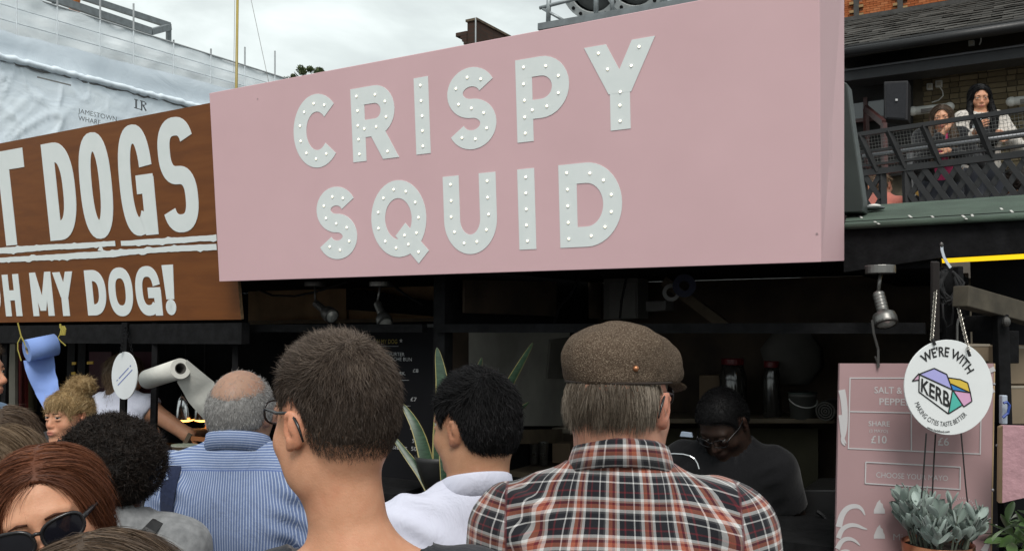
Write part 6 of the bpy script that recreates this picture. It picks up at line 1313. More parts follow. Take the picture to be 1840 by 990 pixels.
    def trousers(s, m, shoes):
        c = .02; z = s.z; zl = min(0, s.zo); v = Vol(axis_([(-.30, .30, c)]), axis_([(-.2, .62 if s.sit is not None else .2, c)]), axis_([(zl - .03, z(.62), c)])); s.legs_(v, .014); v.ell((0, -.005, z(.535)), (.168, .12, .115), .05); lo = z(.05) if s.sit is None else max(.04, z(.50) - .42)
        v.plane(lambda X, Y, Z: lo - Z, .006); V, Q = v.mesh(); link('trousers', np_mesh('trousers', V, Q), m, s.t)
        for sg in (-1, 1):
            fx, fy = (sg * .10, -.015) if s.sit is None else (sg * .12, .44); b_ = lo - z(.05); v = Vol(axis_([(fx - .08, fx + .08, .012)]), axis_([(fy - .12, fy + .26, .012)]), axis_([(b_ - .03, b_ + .14, .012)])); v.cap((fx, fy - .03, b_ + .045), (fx, fy + .15, b_ + .035), .044, .038, .02); v.cap((fx, fy - .02, b_ + .04), (fx, fy - .02, b_ + .10), .045, .042, .02); v.plane(lambda X, Y, Z: b_ + .003 - Z, .004); V, Q = v.mesh(); link('shoe', np_mesh('shoe', V, Q), shoes, s.t)
    # ---- hair
    def hair_vol(s, cell, top=.012, side=.010, line=None, front=None, extra=None, box=(.15, .16, .16, .15, .15), cut=None, kline=.012):
        c = cell * s.hs; bx = box; hc = s.hc; lo = hc - np.array((bx[0], bx[1], bx[3])) * s.hs; hi = hc + np.array((bx[0], bx[2], bx[4])) * s.hs
        v = Vol(axis_([(lo[0], hi[0], c)]), axis_([(lo[1], hi[1], c)]), axis_([(lo[2], hi[2], c)])); T = s.frame(v); E = T['ell']
        E((0, -.010, .024 + (top - side) * .5), (.0755 + side, .094 + side, .088 + (top + side) * .5), .02); E((0, -.050, -.012), (.062 + side, .050 + side, .056 + side), .03); E((0, .03, .018), (.060 + side, .052 + side, .066 + top), .03)
        if line is not None:
            X, Y, Z = np.meshgrid(*v.ax, indexing='ij', sparse=True); X, Y, Z = (X - hc[0]) / s.hs, (Y - hc[1]) / s.hs, (Z - hc[2]) / s.hs; Rr = s.HR; lx, ly, lz = [Rr[0][i] * X + Rr[1][i] * Y + Rr[2][i] * Z for i in range(3)]
            D = ((line(ly) - lz) * .6 * s.hs).astype(np.float32); k = kline; h = np.maximum(k - np.abs(v.F - D), 0) / k; v.F = np.maximum(v.F, D) + h * h * k * .25
        if extra: extra(E, T['cap'])
        if cut: cut(E, T['cap'])
        return v.mesh()
    def strands(s, V, Q, n, length, flow, width=.0008, seed=0, keep=None, lift=.25, tone=None, jit=.25, droop=.0, curl=0.0, segs=3, follow=False, clump=.10, tuck=.45):
        """thin hairs rooted on the hair surface V, Q; flow(local, normal) gives the way they lie, in the head's frame"""
        rg = np.random.default_rng(seed); a = np.linalg.norm(np.cross(V[Q[:, 2]] - V[Q[:, 0]], V[Q[:, 3]] - V[Q[:, 1]]), axis=1); f = rg.choice(len(Q), n, p=a / a.sum()); uv = rg.random((n, 2)); q = Q[f]
        Pp = (V[q[:, 0]] * (1 - uv[:, :1]) + V[q[:, 1]] * uv[:, :1]) * (1 - uv[:, 1:]) + (V[q[:, 3]] * (1 - uv[:, :1]) + V[q[:, 2]] * uv[:, :1]) * uv[:, 1:]; Nn = vnormals(V, Q)[q[:, 0]]
        L = (Pp - s.hc) @ s.HR / s.hs; NL_ = Nn @ s.HR
        if keep is not None: k = keep(L); Pp, Nn, L, NL_ = Pp[k], Nn[k], L[k], NL_[k]; n = len(Pp)
        D = flow(L, NL_) + rg.normal(0, .18, (n, 3)); D = D - NL_ * (D * NL_).sum(1, keepdims=True) * .9; D /= np.linalg.norm(D, axis=1, keepdims=True) + 1e-9; D = D + NL_ * lift + rg.normal(0, jit, (n, 3)); D /= np.linalg.norm(D, axis=1, keepdims=True); D = D @ s.HR.T
        ln = np.asarray(length(L) if callable(length) else length) * (.6 + .7 * rg.random(n)); sd_ = np.cross(D, rg.normal(size=(n, 3))); sd_ /= np.linalg.norm(sd_, axis=1, keepdims=True) + 1e-9; w_ = width * (.7 + .6 * rg.random(n))
        pts = []; p = Pp - Nn * .0006; d = D.copy(); jv = rg.normal(0, jit, (n, 3)); qc = (Pp * 75); jv = jv + clump * np.stack([vn3(qc), vn3(qc + 31), vn3(qc + 67)], 1)
        for i in range(segs + 1):
            pts.append(p); p = p + d * (ln / segs)[:, None]
            if follow:
                Lc = (p - s.hc) @ s.HR / s.hs; nl = Lc / np.array((.0075, .0115, .0115)); nl[:, 2] = np.maximum(nl[:, 2], tuck * nl[:, 2]); nl /= np.linalg.norm(nl, axis=1, keepdims=True) + 1e-9; dn = flow(Lc, nl); dn = dn - nl * (dn * nl).sum(1, keepdims=True); dn /= np.linalg.norm(dn, axis=1, keepdims=True) + 1e-9; dn = dn + jv; d = dn @ s.HR.T; d /= np.linalg.norm(d, axis=1, keepdims=True); continue
            d = d + np.array((0, 0, -droop)) - Nn * (lift * .45) + (rg.normal(0, curl, (n, 3)) if curl else 0); d /= np.linalg.norm(d, axis=1, keepdims=True)
        VV = []; 
        for i, p in enumerate(pts): k = w_ * (1 - i / segs * .85); VV += [p - sd_ * k[:, None] / 2, p + sd_ * k[:, None] / 2]
        VV = np.stack(VV, 1).reshape(-1, 3); m_ = 2 * (segs + 1); o = np.arange(n)[:, None] * m_; QQ = np.concatenate([o + np.array([[2 * i, 2 * i + 1, 2 * i + 3, 2 * i + 2]]) for i in range(segs)]); tn = np.clip(rg.beta(2, 2, n) + .28 * vn3(Pp * 85) + .16 * vn3(Pp * 30), 0, 1); tn = tone(L, tn) if tone else tn
        return VV, QQ, np.repeat(tn, m_)
    def hair(s, V, Q, m, sets=(), base_tone=.25, name='hair', disp=0.0, dfreq=40):
        if disp: V = V + vnormals(V, Q) * (disp * (vn3(V * dfreq) + .5 * vn3(V * dfreq * 2.3 + 7) - 1.1))[:, None]
        VV, QQ, TT = [V], [Q], [np.full(len(V), base_tone)]; b_ = len(V)
        for a, q, t in sets: VV.append(a); QQ.append(q + b_); TT.append(t); b_ += len(a)
        return link(name, np_mesh(name, np.concatenate(VV), np.concatenate(QQ), dict(tone=np.concatenate(TT))), m, s.t)
    # ---- small features of a face
    def mb_head(s, name, mb, m, smooth=True):
        mb.v = [Vector(s.h2l(v)) for v in mb.v]; return obj(name, mb, m, s.t, world=False, smooth=smooth)
    def eyes(s, gaze=(0, 0), iris='brown_iris'):
        for sg in (-1, 1):
            mb = MB(); c = Vector((sg * .031, .0815, .0005)); mb.ball(c, .0118, 14, 10); o = s.mb_head('eye', mb, M_EYE)
            mb = MB(); d = Vector((gaze[0], 1, gaze[1])).normalized(); M_ = Matrix.Translation(c) @ d.to_track_quat('Z', 'Y').to_matrix().to_4x4(); mb.lathe([(.0058, .0106), (.003, .0120), (.0005, .0122)], 14, M_, False, True); k = s.mb_head('iris', mb, M_IRIS); k.parent = o
    def brows(s, m, h=.017):
        for sg in (-1, 1):
            mb = MB(); mb.tube([(sg * .013, .0940, h + .0005), (sg * .028, .0935, h + .003), (sg * .044, .0855, h - .0015)], [.0020, .0024, .0009], 6); mb.v = [Vector((v.x, v.y, v.z)) for v in mb.v]; s.mb_head('eyebrow', mb, m)
M_EYE = mat('eye_white', (.50, .47, .44), .25, var=.02); M_IRIS = mat('brown_iris', (.02, .012, .008), .15)
def cloth(name, lo, hi, sc=120, bump=.25, rough=.85, wr=.35):
    m = NT(name); n = m.noise(sc, 3); n2 = m.noise(7, 5, .6, m.map(scale=(1, 1, .6)), .6); m.set(base=m.ramp(n, [(.3, lo), (.7, hi)]), rough=rough, spec=.25, sheen=.15); h = m.math('ADD', m.math('MULTIPLY', n, .08), n2); m.bump(h, wr, .02); return m.mat
M_JEAN = cloth('dark_trousers', (.020, .022, .030), (.030, .034, .045)); M_SHOE = mat('black_shoe', (.02, .02, .02), .5)
# ------------------------------------------------------------------ cloth materials with their weaves
def weave(m, u, v, stops, period):
    def band(c): return m.ramp(m.math('FRACT', m.math('DIVIDE', c, period)), stops, 'CONSTANT')
    return band(u), band(v)
def sep(m, vec): q = m.n('ShaderNodeSeparateXYZ'); m.l(vec, q.inputs[0]); return q.outputs
def plaid():
    m = NT('plaid_cotton'); A = sep(m, m.attr('gca', 'Vector')); B_ = sep(m, m.attr('gcb', 'Vector')); on = m.math('GREATER_THAN', m.attr('slv'), 0.0)
    ykm = m.math('MULTIPLY', m.math('GREATER_THAN', A[1], 0.0), m.math('SUBTRACT', 1.0, on)); u = m.math('ADD', m.math('MULTIPLY_ADD', ykm, .019, m.mix(on, A[0], B_[0])), 1.0); v = m.math('ADD', m.mix(on, A[1], B_[1]), 1.013)
    K = (.014, .015, .022); W = (.72, .71, .70); O_ = (.47, .150, .085); D = (.185, .022, .032); G = (.10, .10, .105); P_ = (.55, .36, .30)
    st = [(0, K), (.12, W), (.16, K), (.28, G), (.33, W), (.42, O_), (.53, D), (.60, P_), (.65, W), (.73, K), (.86, D), (.91, K)]
    bu, bv = weave(m, u, v, st, .054); tw = m.n('ShaderNodeTexWave'); n = m.noise(6, 4)
    c = m.mix(.5, bu, bv); hl = m.mix(.28, c, m.mix(1.0, c, c, 'MULTIPLY')); fine = m.noise(900, 1); c2 = m.mix(m.math('MULTIPLY', fine, .35), hl, tuple([.02] * 3))
    seam = m.math('LESS_THAN', m.math('ABSOLUTE', A[1]), .0026); c3 = m.mix(m.math('MULTIPLY', seam, m.math('SUBTRACT', 1.0, on)), c2, (.12, .03, .03))
    sl = m.math('LESS_THAN', m.math('ABSOLUTE', m.attr('slv')), .0022); c3 = m.mix(m.math('MULTIPLY', sl, .7), c3, (.10, .025, .03))
    m.set(base=c3, rough=.85, spec=.2, sheen=.2)
    pl_ = m.math('MULTIPLY', m.math('LESS_THAN', A[1], 0.0), m.math('SMOOTH_MIN', m.math('MULTIPLY', m.math('ABSOLUTE', m.math('SUBTRACT', m.math('ABSOLUTE', A[0]), .021)), 60.0), .4, .1))
    wr = m.noise(10, 5, .6, m.map(scale=(1, 1, .5)), .8); h = m.math('ADD', wr, m.math('MULTIPLY', pl_, .5)); yk = m.math('MULTIPLY', m.math('GREATER_THAN', A[1], 0.0), .12); m.bump(m.math('ADD', h, yk), .5, .016); return m.mat
def striped():
    m = NT('blue_striped_cotton'); A = sep(m, m.attr('gca', 'Vector')); B_ = sep(m, m.attr('gcb', 'Vector')); on = m.math('GREATER_THAN', m.attr('slv'), 0.0); yk = m.math('MULTIPLY', m.math('GREATER_THAN', A[1], 0.0), m.math('SUBTRACT', 1.0, on))
    c = m.mix(on, m.mix(yk, A[0], m.math('ADD', A[1], m.math('MULTIPLY', A[0], 0.0))), B_[0]); f = m.math('FRACT', m.math('DIVIDE', m.math('ADD', c, 2.0), .0064))
    col = m.ramp(f, [(0, (.145, .20, .36)), (.62, (.145, .20, .36)), (.70, (.42, .485, .62)), (.92, (.42, .485, .62)), (1, (.145, .20, .36))]); col = m.mix(m.math('MULTIPLY', m.math('LESS_THAN', m.math('ABSOLUTE', A[1]), .0022), .8), col, (.12, .18, .40))
    m.set(base=col, rough=.85, spec=.2); m.bump(m.math('ADD', m.noise(9, 5, .6, m.map(scale=(1, 1, .6)), .7), m.math('MULTIPLY', yk, .15)), .5, .02); return m.mat
def white_shirt():
    m = NT('white_cotton'); A = sep(m, m.attr('gca', 'Vector')); s_ = m.math('LESS_THAN', m.math('ABSOLUTE', A[1]), .0018); n = m.noise(500, 2)
    c = m.mix(m.math('MULTIPLY', n, .3), (.63, .64, .75), (.55, .56, .67)); m.set(base=m.mix(m.math('MULTIPLY', s_, .5), c, (.42, .43, .55)), rough=.85, spec=.2); yk = m.math('MULTIPLY', m.math('GREATER_THAN', A[1], 0.0), .15); m.bump(m.math('ADD', m.noise(9, 5, .6, m.map(scale=(1, 1, .6)), .9), yk), .55, .02); return m.mat
def tweed():
    m = NT('brown_tweed'); n = m.noise(7, 4); f = m.voro(760, out='Color'); g_ = sep(m, f)[0]; c = m.ramp(g_, [(0, (.040, .027, .019)), (.40, (.085, .060, .043)), (.75, (.120, .088, .064)), (.92, (.175, .135, .10)), (1, (.24, .19, .14))])
    m.set(base=m.mix(m.math('MULTIPLY', n, .30), c, (.085, .058, .038)), rough=.95, spec=.1); m.bump(m.math('ADD', m.noise(420, 2), m.math('MULTIPLY', m.noise(20, 4), 2.0)), .55, .0035); return m.mat
def floral():
    m = NT('floral_print'); v = m.voro(22, out='Color'); q = sep(m, v)[0]; m.set(base=m.ramp(q, [(0, (.012, .012, .014)), (.5, (.012, .012, .014)), (.55, (.45, .40, .35)), (.75, (.45, .25, .05)), (.86, (.04, .08, .05)), (1, (.5, .5, .48))], 'CONSTANT'), rough=.8); return m.mat
def cream_print():
    m = NT('cream_print_jacket'); v = m.voro(26); n = m.noise(40, 4, .6, None, .8); m.set(base=m.ramp(n, [(.42, (.52, .47, .42)), (.55, (.58, .54, .49)), (.60, (.10, .09, .09)), (.66, (.50, .45, .40))]), rough=.85); return m.mat
M_PLAID, M_STRIPE, M_WSHIRT, M_TWEED, M_FLORAL, M_CREAM = plaid(), striped(), white_shirt(), tweed(), floral(), cream_print()
M_TEE = cloth('charcoal_tee', (.016, .018, .024), (.026, .028, .036)); M_BLKTEE = cloth('black_tee', (.004, .004, .0055), (.0075, .0075, .009)); M_GREYTEE = cloth('grey_marl', (.17, .175, .18), (.27, .275, .28), 60); M_TANK = cloth('white_tank', (.55, .57, .68), (.62, .64, .74)); M_DENIM = cloth('pale_denim', (.20, .32, .48), (.28, .40, .56)); M_PINKTOP = cloth('magenta_top', (.40, .03, .11), (.50, .05, .15)); M_SALMON = cloth('salmon_shirt', (.56, .17, .13), (.62, .21, .16)); M_BLUETOP = cloth('blue_shirt', (.03, .07, .22), (.05, .10, .28)); M_HIVIS = cloth('orange_vest', (.60, .16, .03), (.70, .22, .05)); M_DGREY = cloth('dark_jacket', (.018, .018, .020), (.030, .030, .034))
def norm(a): return a / (np.linalg.norm(a, axis=1, keepdims=True) + 1e-9)
cols = lambda *a: np.stack([np.broadcast_to(np.asarray(q, float), a[-1].shape if hasattr(a[-1], 'shape') else np.shape(a[0])) for q in a], 1)
def sst(a, b, x): t = np.clip((x - a) / (b - a), 0, 1); return t * t * (3 - 2 * t)
def crop_flow(L, Nn):      # forward over the top, down the back and sides
    t = sst(.02, .085, L[:, 2]) * sst(-.075, -.01, L[:, 1]); return np.stack([.25 * t + 0 * t, t * 1.0 - .15 * (1 - t), -(1 - t) * 1.0], 1)
def down_flow(L, Nn): return np.stack([L[:, 0] * 2.2, 0 * L[:, 0] - .1, -1 + 0 * L[:, 0]], 1)
def glasses(p, name, label, frame, lens, w_=.026, h_=.018, y=.108, x=.034, thick=.0018, temple=.0022, z=0.0, cat='glasses', drop=0.0):
    t = thing(name, label, cat, Vector(p.t.matrix_basis @ Vector(p.h2l((0, y, z)))) if False else p.base); t.rotation_euler = (0, 0, p.rz); WM[t.name] = WM[p.t.name]
    def put(nm, mb, m, sm=True): mb.v = [Vector(p.h2l(v)) for v in mb.v]; return obj(nm, mb, m, t, world=False, smooth=sm)
    for sg in (-1, 1):
        c = Vector((sg * x, y, z)); pts = []
        for k in range(28):
            a = 2 * math.pi * k / 28; ca, sa = math.cos(a), math.sin(a); q = (abs(ca) ** .75) * math.copysign(1, ca), (abs(sa) ** .8) * math.copysign(1, sa); xx = q[0] * w_; pts.append(c + Vector((xx, -.010 * ((sg * (c.x + xx)) / .06) ** 2, q[1] * h_ + .003 * (xx * sg / w_))))
        mb = MB(); mb.tube(pts, thick, 6, closed=True); put('rim', mb, frame)
        mb = MB(); mb.add(pts + [c], [(k, (k + 1) % 28, 28) for k in range(28)]); put('lens', mb, lens)
        mb = MB(); a = Vector((sg * (x + w_), y - .010 * ((x + w_) / .06) ** 2, z + .007)); mb.tube([a, a + Vector((sg * .004, -.015, .001)), Vector((sg * .080, .03, z + .008)), Vector((sg * .0815, -.012, z + .012)), Vector((sg * .083, -.032, z - .004 - drop)), Vector((sg * .080, -.042, z - .026))], [temple, temple, temple, temple, temple * .9, temple * .6], 6); put('temple', mb, frame)
    mb = MB(); mb.tube([Vector((-x + w_ * .96, y - .001, z + .006)), Vector((0, y + .004, z + .009)), Vector((x - w_ * .96, y - .001, z + .006))], thick, 6); put('bridge', mb, frame); return t
M_FRM = mat('black_acetate', (.012, .011, .012), .25, var=.05); M_CLEAR = NT('clear_lens'); M_CLEAR.set(base=(.9, .92, .95), rough=.03, trans=1.0, ior=1.02); M_CLEAR = M_CLEAR.mat; M_SUN = mat('dark_lens', (.008, .008, .012), .08, var=.05, spec=.7)

from mathutils.bvhtree import BVHTree
def on_cloth(p, pts, wd, th=.003, off=.009, n=5):
    """a flat strap lying on the cloth, through pts"""
    me = p.cl.data; bv = BVHTree.FromPolygons([v.co for v in me.vertices], [tuple(f.vertices) for f in me.polygons]); P_ = []
    for a, b in zip(pts, pts[1:]): P_ += [a.lerp(b, i / n) for i in range(n)]
    P_.append(pts[-1]); H_ = [bv.find_nearest(q) for q in P_]; C_ = [h[0] + h[1] * off for h in H_]; N_ = [h[1] for h in H_]
    for _ in range(4): C_ = [C_[0]] + [(C_[i - 1] + C_[i] * 2 + C_[i + 1]) / 4 for i in range(1, len(C_) - 1)] + [C_[-1]]; N_ = [N_[0]] + [(N_[i - 1] + N_[i] + N_[i + 1]).normalized() for i in range(1, len(N_) - 1)] + [N_[-1]]
    mb = MB(); vs = []; m_ = len(C_)
    for i in range(m_):
        t = (C_[min(i + 1, m_ - 1)] - C_[max(i - 1, 0)]).normalized(); sd_ = t.cross(N_[i]).normalized() * wd / 2; vs += [C_[i] - sd_, C_[i] + sd_, C_[i] + sd_ + N_[i] * th, C_[i] - sd_ + N_[i] * th]
    fs = [(i * 4 + k, i * 4 + (k + 1) % 4, i * 4 + 4 + (k + 1) % 4, i * 4 + 4 + k) for i in range(m_ - 1) for k in range(4)]; mb.add(vs, fs); return mb
# ---- 1. young man with cropped hair
p = Person('person', 'man with cropped dark brown hair and glasses in a charcoal t-shirt, seen from behind', (601, 753), 1.35, face=.80, body=.10, dx=-.042, pitch=-.02, hs=1.02, cell=.0034, skin='fair', b=1.02, nk=.100, neck=.86)
p.garment('t_shirt', M_TEE, off=.017, sleeve=.55, neck=.094, neck_dz=-.004); p.trousers(M_JEAN, M_SHOE)
V, Q = p.hair_vol(.0042, top=.012, side=.004, line=lambda y: short_hairline(y, .030), kline=.030, extra=lambda E, K: E((0, .0, .045), (.074, .088, .079), .02))
tone = lambda L, t: np.clip(t * .75 + .45 * sst(.03, .12, L[:, 2]) - .12, 0, 1)  # hair lightens towards the crown: light from above put into the tone
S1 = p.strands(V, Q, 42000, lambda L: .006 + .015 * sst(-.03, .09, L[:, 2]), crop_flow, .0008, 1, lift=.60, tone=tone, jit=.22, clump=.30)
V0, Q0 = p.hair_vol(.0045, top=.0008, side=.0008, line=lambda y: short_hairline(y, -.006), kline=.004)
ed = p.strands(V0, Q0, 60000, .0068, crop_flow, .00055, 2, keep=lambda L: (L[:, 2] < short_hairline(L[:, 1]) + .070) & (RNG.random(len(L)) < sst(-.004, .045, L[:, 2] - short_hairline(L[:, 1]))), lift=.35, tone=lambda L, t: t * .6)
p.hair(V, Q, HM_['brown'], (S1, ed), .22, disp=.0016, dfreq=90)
glasses(p, 'glasses', 'dark rimmed glasses worn by the man with cropped hair', M_FRM, M_CLEAR, z=.004, temple=.0026)
BUZZ = p
# ---- 2. older man with flat cap and plaid shirt
p = Person('person', 'older man in a plaid shirt and tweed flat cap, seen from behind', (1113, 722), 1.45, face=-.48, body=-.06, pitch=.03, hs=1.0, cell=.0036, skin='ruddy', b=1.02)
seam = lambda x: p.z(.792) - .75 * x * x - .02 * x
p.garment('plaid_shirt', M_PLAID, sleeve=2.0, neck=.070, cell=.0078, wr=.0065, seam=seam, neck_up=.01); p.collar(M_PLAID, h=.027, r=.066, dz=.048); p.trousers(M_JEAN, M_SHOE)
mb = MB(); zs_ = p.z(.792); yb = -.135; mb.tube([Vector((-.020, -.1345, zs_ + .001)), Vector((-.016, -.139, zs_ - .009)), Vector((0, -.140, zs_ - .012)), Vector((.016, -.139, zs_ - .009)), Vector((.020, -.1345, zs_ + .001))], .0035, 6); obj('locker_loop', mb, mat('plaid_loop', (.06, .05, .05), .9), p.t, world=False, smooth=True)
hl = lambda y: np.interp(y, [-.15, -.06, -.03, -.012, .008, .02, .034, .05], [-.036, -.036, -.034, -.006, .022, .012, -.02, .06])
V, Q = p.hair_vol(.0045, top=.002, side=.002, line=hl, cut=lambda E, K: E((0, .0, .10), (.2, .2, .055), .01, None, 's'), kline=.014)
ft = lambda L, N_: np.stack([.16 * np.sin(L[:, 0] * 95 + L[:, 1] * 60), .16 * np.sin(L[:, 1] * 80 + L[:, 0] * 40), -1 + 0 * L[:, 0]], 1)
tone = lambda L, t: np.clip(t * .8 + .35 * sst(.03, .075, np.abs(L[:, 0])) + .1, 0, 1)
S1 = p.strands(V, Q, 24000, lambda L: .018 + .018 * sst(-.05, .02, L[:, 2]), ft, .0012, 3, lift=.02, tone=tone, jit=.10, follow=True, clump=.30, tuck=.95, keep=lambda L: (L[:, 1] < -.020) & (L[:, 2] < .037))
S2 = p.strands(V, Q, 1200, .034, ft, .0009, 4, lift=.2, tone=tone, jit=.18, follow=True, tuck=.95, keep=lambda L: (L[:, 1] < -.020) & (L[:, 2] < .037))
p.hair(V, Q, HM_['greybrown'], (S1, S2), .35, disp=.004, dfreq=55)
CAPM = p
fc = thing('flat_cap', 'brown tweed flat cap with a small copper stud', 'cap', p.base, p.rz); c = .0042; hc = p.hc
v = Vol(axis_([(hc[0] - .20, hc[0] + .20, c)]), axis_([(hc[1] - .20, hc[1] + .24, c)]), axis_([(hc[2] - .02, hc[2] + .19, c)])); T = p.frame(v); E_, K_ = T['ell'], T['cap']
E_((0, -.002, .042), (.0835, .103, .078), .02); E_((-.008, -.022, .078), (.077, .086, .046), .03); E_((0, .050, .068), (.076, .084, .038), .05); E_((0, .100, .044), (.070, .058, .022), .03)
v.plane(lambda X, Y, Z: .031 * p.hs - ((X - hc[0]) * p.HR[0][2] + (Y - hc[1]) * p.HR[1][2] + (Z - hc[2]) * p.HR[2][2]), .006)
V, Q = v.mesh(); Nn = vnormals(V, Q); V = V + Nn * (.0042 * vn3(V * 20) + .0020 * vn3(V * 50))[:, None]; link('crown', np_mesh('crown', V, Q), M_TWEED, fc)
Lh = (V - hc) @ p.HR / p.hs
mb = MB(); mb.ball((0, 0, 0), (.074, .060, .0065), 24, 8); Mp = Matrix.Translation((0, .128, .026)) @ Matrix.Rotation(R(-17), 4, 'X'); mb.v = [Vector(p.h2l(Mp @ q)) for q in mb.v]; obj('peak', mb, M_TWEED, fc, world=False, smooth=True)
mb = MB(); ring = [Vector(p.h2l((.0835 * math.cos(a), -.002 + .1032 * math.sin(a), .0335))) for a in [2 * math.pi * k / 60 for k in range(60)]]; mb.tube(ring, .0022, 6, closed=True); obj('band', mb, mat('cap_band', (.03, .02, .015), .95), fc, world=False, smooth=True)
dirv = Vector((.42, -.90, 0)); q = None
from mathutils.bvhtree import BVHTree
bvh = BVHTree.FromPolygons([Vector(a) for a in V], [tuple(int(i) for i in f) for f in Q]); Mi = WM[fc.name].inverted(); o3 = Mi @ CAM; d3 = (Mi.to_3x3() @ ray(1142, 662)).normalized(); hit = bvh.ray_cast(o3, d3)
if hit[0] is not None: mb = MB(); mb.ball(hit[0] + hit[1] * .001, (.0048, .0048, .0048), 12, 8); obj('stud', mb, mat('copper_stud', (.50, .22, .11), .35, metal=.8), fc, world=False, smooth=True)
fz_ = p.strands(V, Q, 2500, .0022, lambda L, N_: N_ + .01, .00035, 7, lift=1.2, jit=.6); p2 = np_mesh('fuzz', fz_[0], fz_[1], dict(tone=fz_[2])); fo = link('fuzz', p2, mat('tweed_fuzz', (.085, .06, .043), .95, spec=.1), fc); fo['kind'] = 'stuff'
glasses(p, 'glasses', 'dark glasses worn by the man in the tweed flat cap', M_FRM, M_SUN, z=.006)
# ---- 3. man in blue striped shirt
p = Person('person', 'balding grey haired man in a blue striped shirt with a navy strap', (433, 740), 2.45, face=-.10, body=-.02, hs=1.03, cell=.0045, skin='grey_tan', b=1.05)
seam = lambda x: p.z(.838) - .35 * x * x
p.garment('striped_shirt', M_STRIPE, sleeve=2.0, neck=.066, cell=.009, wr=.006, seam=seam, neck_up=.01); p.collar(M_STRIPE, h=.034, r=.070, dz=.03); p.trousers(M_JEAN, M_SHOE)
hl = lambda y: np.interp(y, [-.13, -.05, -.03, -.012, .010, .022, .036, .05], [-.078, -.076, -.05, .01, .03, .012, -.01, .12])
V, Q = p.hair_vol(.005, top=.001, side=.004, line=hl, cut=lambda E, K: E((0, -.030, .115), (.062, .095, .060), .05, None, 's'), kline=.02)
S1 = p.strands(V, Q, 12000, .010, crop_flow, .0010, 5, lift=.8, jit=.35); V2, Q2 = p.hair_vol(.006, top=.0005, side=.0005, line=lambda y: .02 + 0 * y); S2 = p.strands(V2, Q2, 9000, .011, crop_flow, .0009, 6, lift=.6, jit=.4, keep=lambda L: RNG.random(len(L)) < .10 + .9 * sst(.045, .085, np.sqrt(L[:, 0] ** 2 + (L[:, 1] + .03) ** 2 * .6)))
p.hair(V, Q, HM_['grey'], (S1, S2), .4, disp=.0015, dfreq=80)
mb = MB(); S0 = p.arm['L'][0]; pts = [Vector((-.150, .06, p.z(.80))), Vector((-.150, .00, p.z(.845))), Vector((-.152, -.075, p.z(.822))), Vector((-.160, -.118, p.z(.765))), Vector((-.165, -.128, p.z(.70))), Vector((-.15, -.13, p.z(.62)))]
for a, b in zip(pts, pts[1:]): mb.bar(a, b, .052, .007, up=(0, -1, .35))
mb = on_cloth(p, pts, .046)
st_ = thing('bag_strap', 'navy webbing strap over the left shoulder of the striped shirt', 'strap', p.base, p.rz); obj('webbing', mb, cloth('navy_webbing', (.010, .016, .045), (.016, .024, .060)), st_, world=False)
# ---- 4. young man with black hair and white shirt
p = Person('person', 'young man with black hair and a white shirt looking left', (853, 764), 2.0, face=.85, body=.30, hs=1.0, cell=.004, skin='tan', b=.98, nk=.05)
seam = lambda x: p.z(.800) - .4 * x * x
p.garment('white_shirt', M_WSHIRT, sleeve=2.0, neck=.062, cell=.0085, wr=.007, seam=seam, neck_up=-.01); p.collar(M_WSHIRT, h=.036, r=.066, dz=.024); p.trousers(M_JEAN, M_SHOE); p.eyes(); 
hl = lambda y: np.interp(y, [-.13, -.075, -.045, -.02, .006, .022, .040, .052, .085, .11], [-.070, -.066, -.050, .014, .034, .022, -.008, .028, .050, .060])
V, Q = p.hair_vol(.0045, top=.017, side=.008, line=hl, kline=.012)
S1 = p.strands(V, Q, 26000, lambda L: .011 + .014 * sst(.0, .09, L[:, 2]), crop_flow, .0013, 8, lift=.35, jit=.2, clump=.3)
p.hair(V, Q, HM_['black'], (S1,), .3, disp=.0012, dfreq=60); p.brows(HM_['black'])
# ---- 5. woman with dark curly hair
p = Person('person', 'person with a round mass of dark curly hair in a grey top', (200, 846), 2.0, face=.05, hs=.90, cell=.007, skin='brown', fem=True, b=.98)
p.garment('grey_top', M_GREYTEE, sleeve=1.6, neck=.070, cell=.011); p.trousers(M_JEAN, M_SHOE)
V, Q = p.hair_vol(.007, extra=lambda E, K: (E((0, -.02, .035), (.112, .112, .105), .03), E((-.03, -.03, .0), (.095, .10, .085), .03), E((.05, -.02, .02), (.085, .10, .09), .03)), box=(.17, .18, .15, .16, .18), line=lambda y: np.interp(y, [-.2, .0, .05, .15], [-.085, -.075, .0, .06]), kline=.02)
cf = lambda L, N_: N_ + .6 * np.stack([np.sin(L[:, 1] * 200), np.sin(L[:, 2] * 170), np.cos(L[:, 0] * 190)], 1)
S1 = p.strands(V, Q, 24000, .022, cf, .0013, 9, lift=.8, jit=.8, curl=.55, segs=4)
p.hair(V, Q, HM_['afro'], (S1,), .25, disp=.010, dfreq=32)
mb = MB(); pts = [Vector((-.02, .10, p.z(.80))), Vector((.055, .02, p.z(.862))), Vector((.045, -.07, p.z(.838))), Vector((-.02, -.112, p.z(.79))), Vector((-.10, -.120, p.z(.74))), Vector((-.17, -.08, p.z(.66)))]
pts = [Vector((.13, .08, p.z(.80))), Vector((.13, .0, p.z(.846))), Vector((.10, -.082, p.z(.835))), Vector((.03, -.115, p.z(.805))), Vector((-.06, -.125, p.z(.765))), Vector((-.15, -.10, p.z(.70)))]
for a, b in zip(pts, pts[1:]): mb.bar(a, b, .006, .026, up=(0, -.4, 1))
mb = on_cloth(p, pts, .028)
st_ = thing('bag_strap', 'black strap across the back of the grey top', 'strap', p.base, p.rz); obj('webbing', mb, mat('black_strap', (.012, .012, .013), .5), st_, world=False)
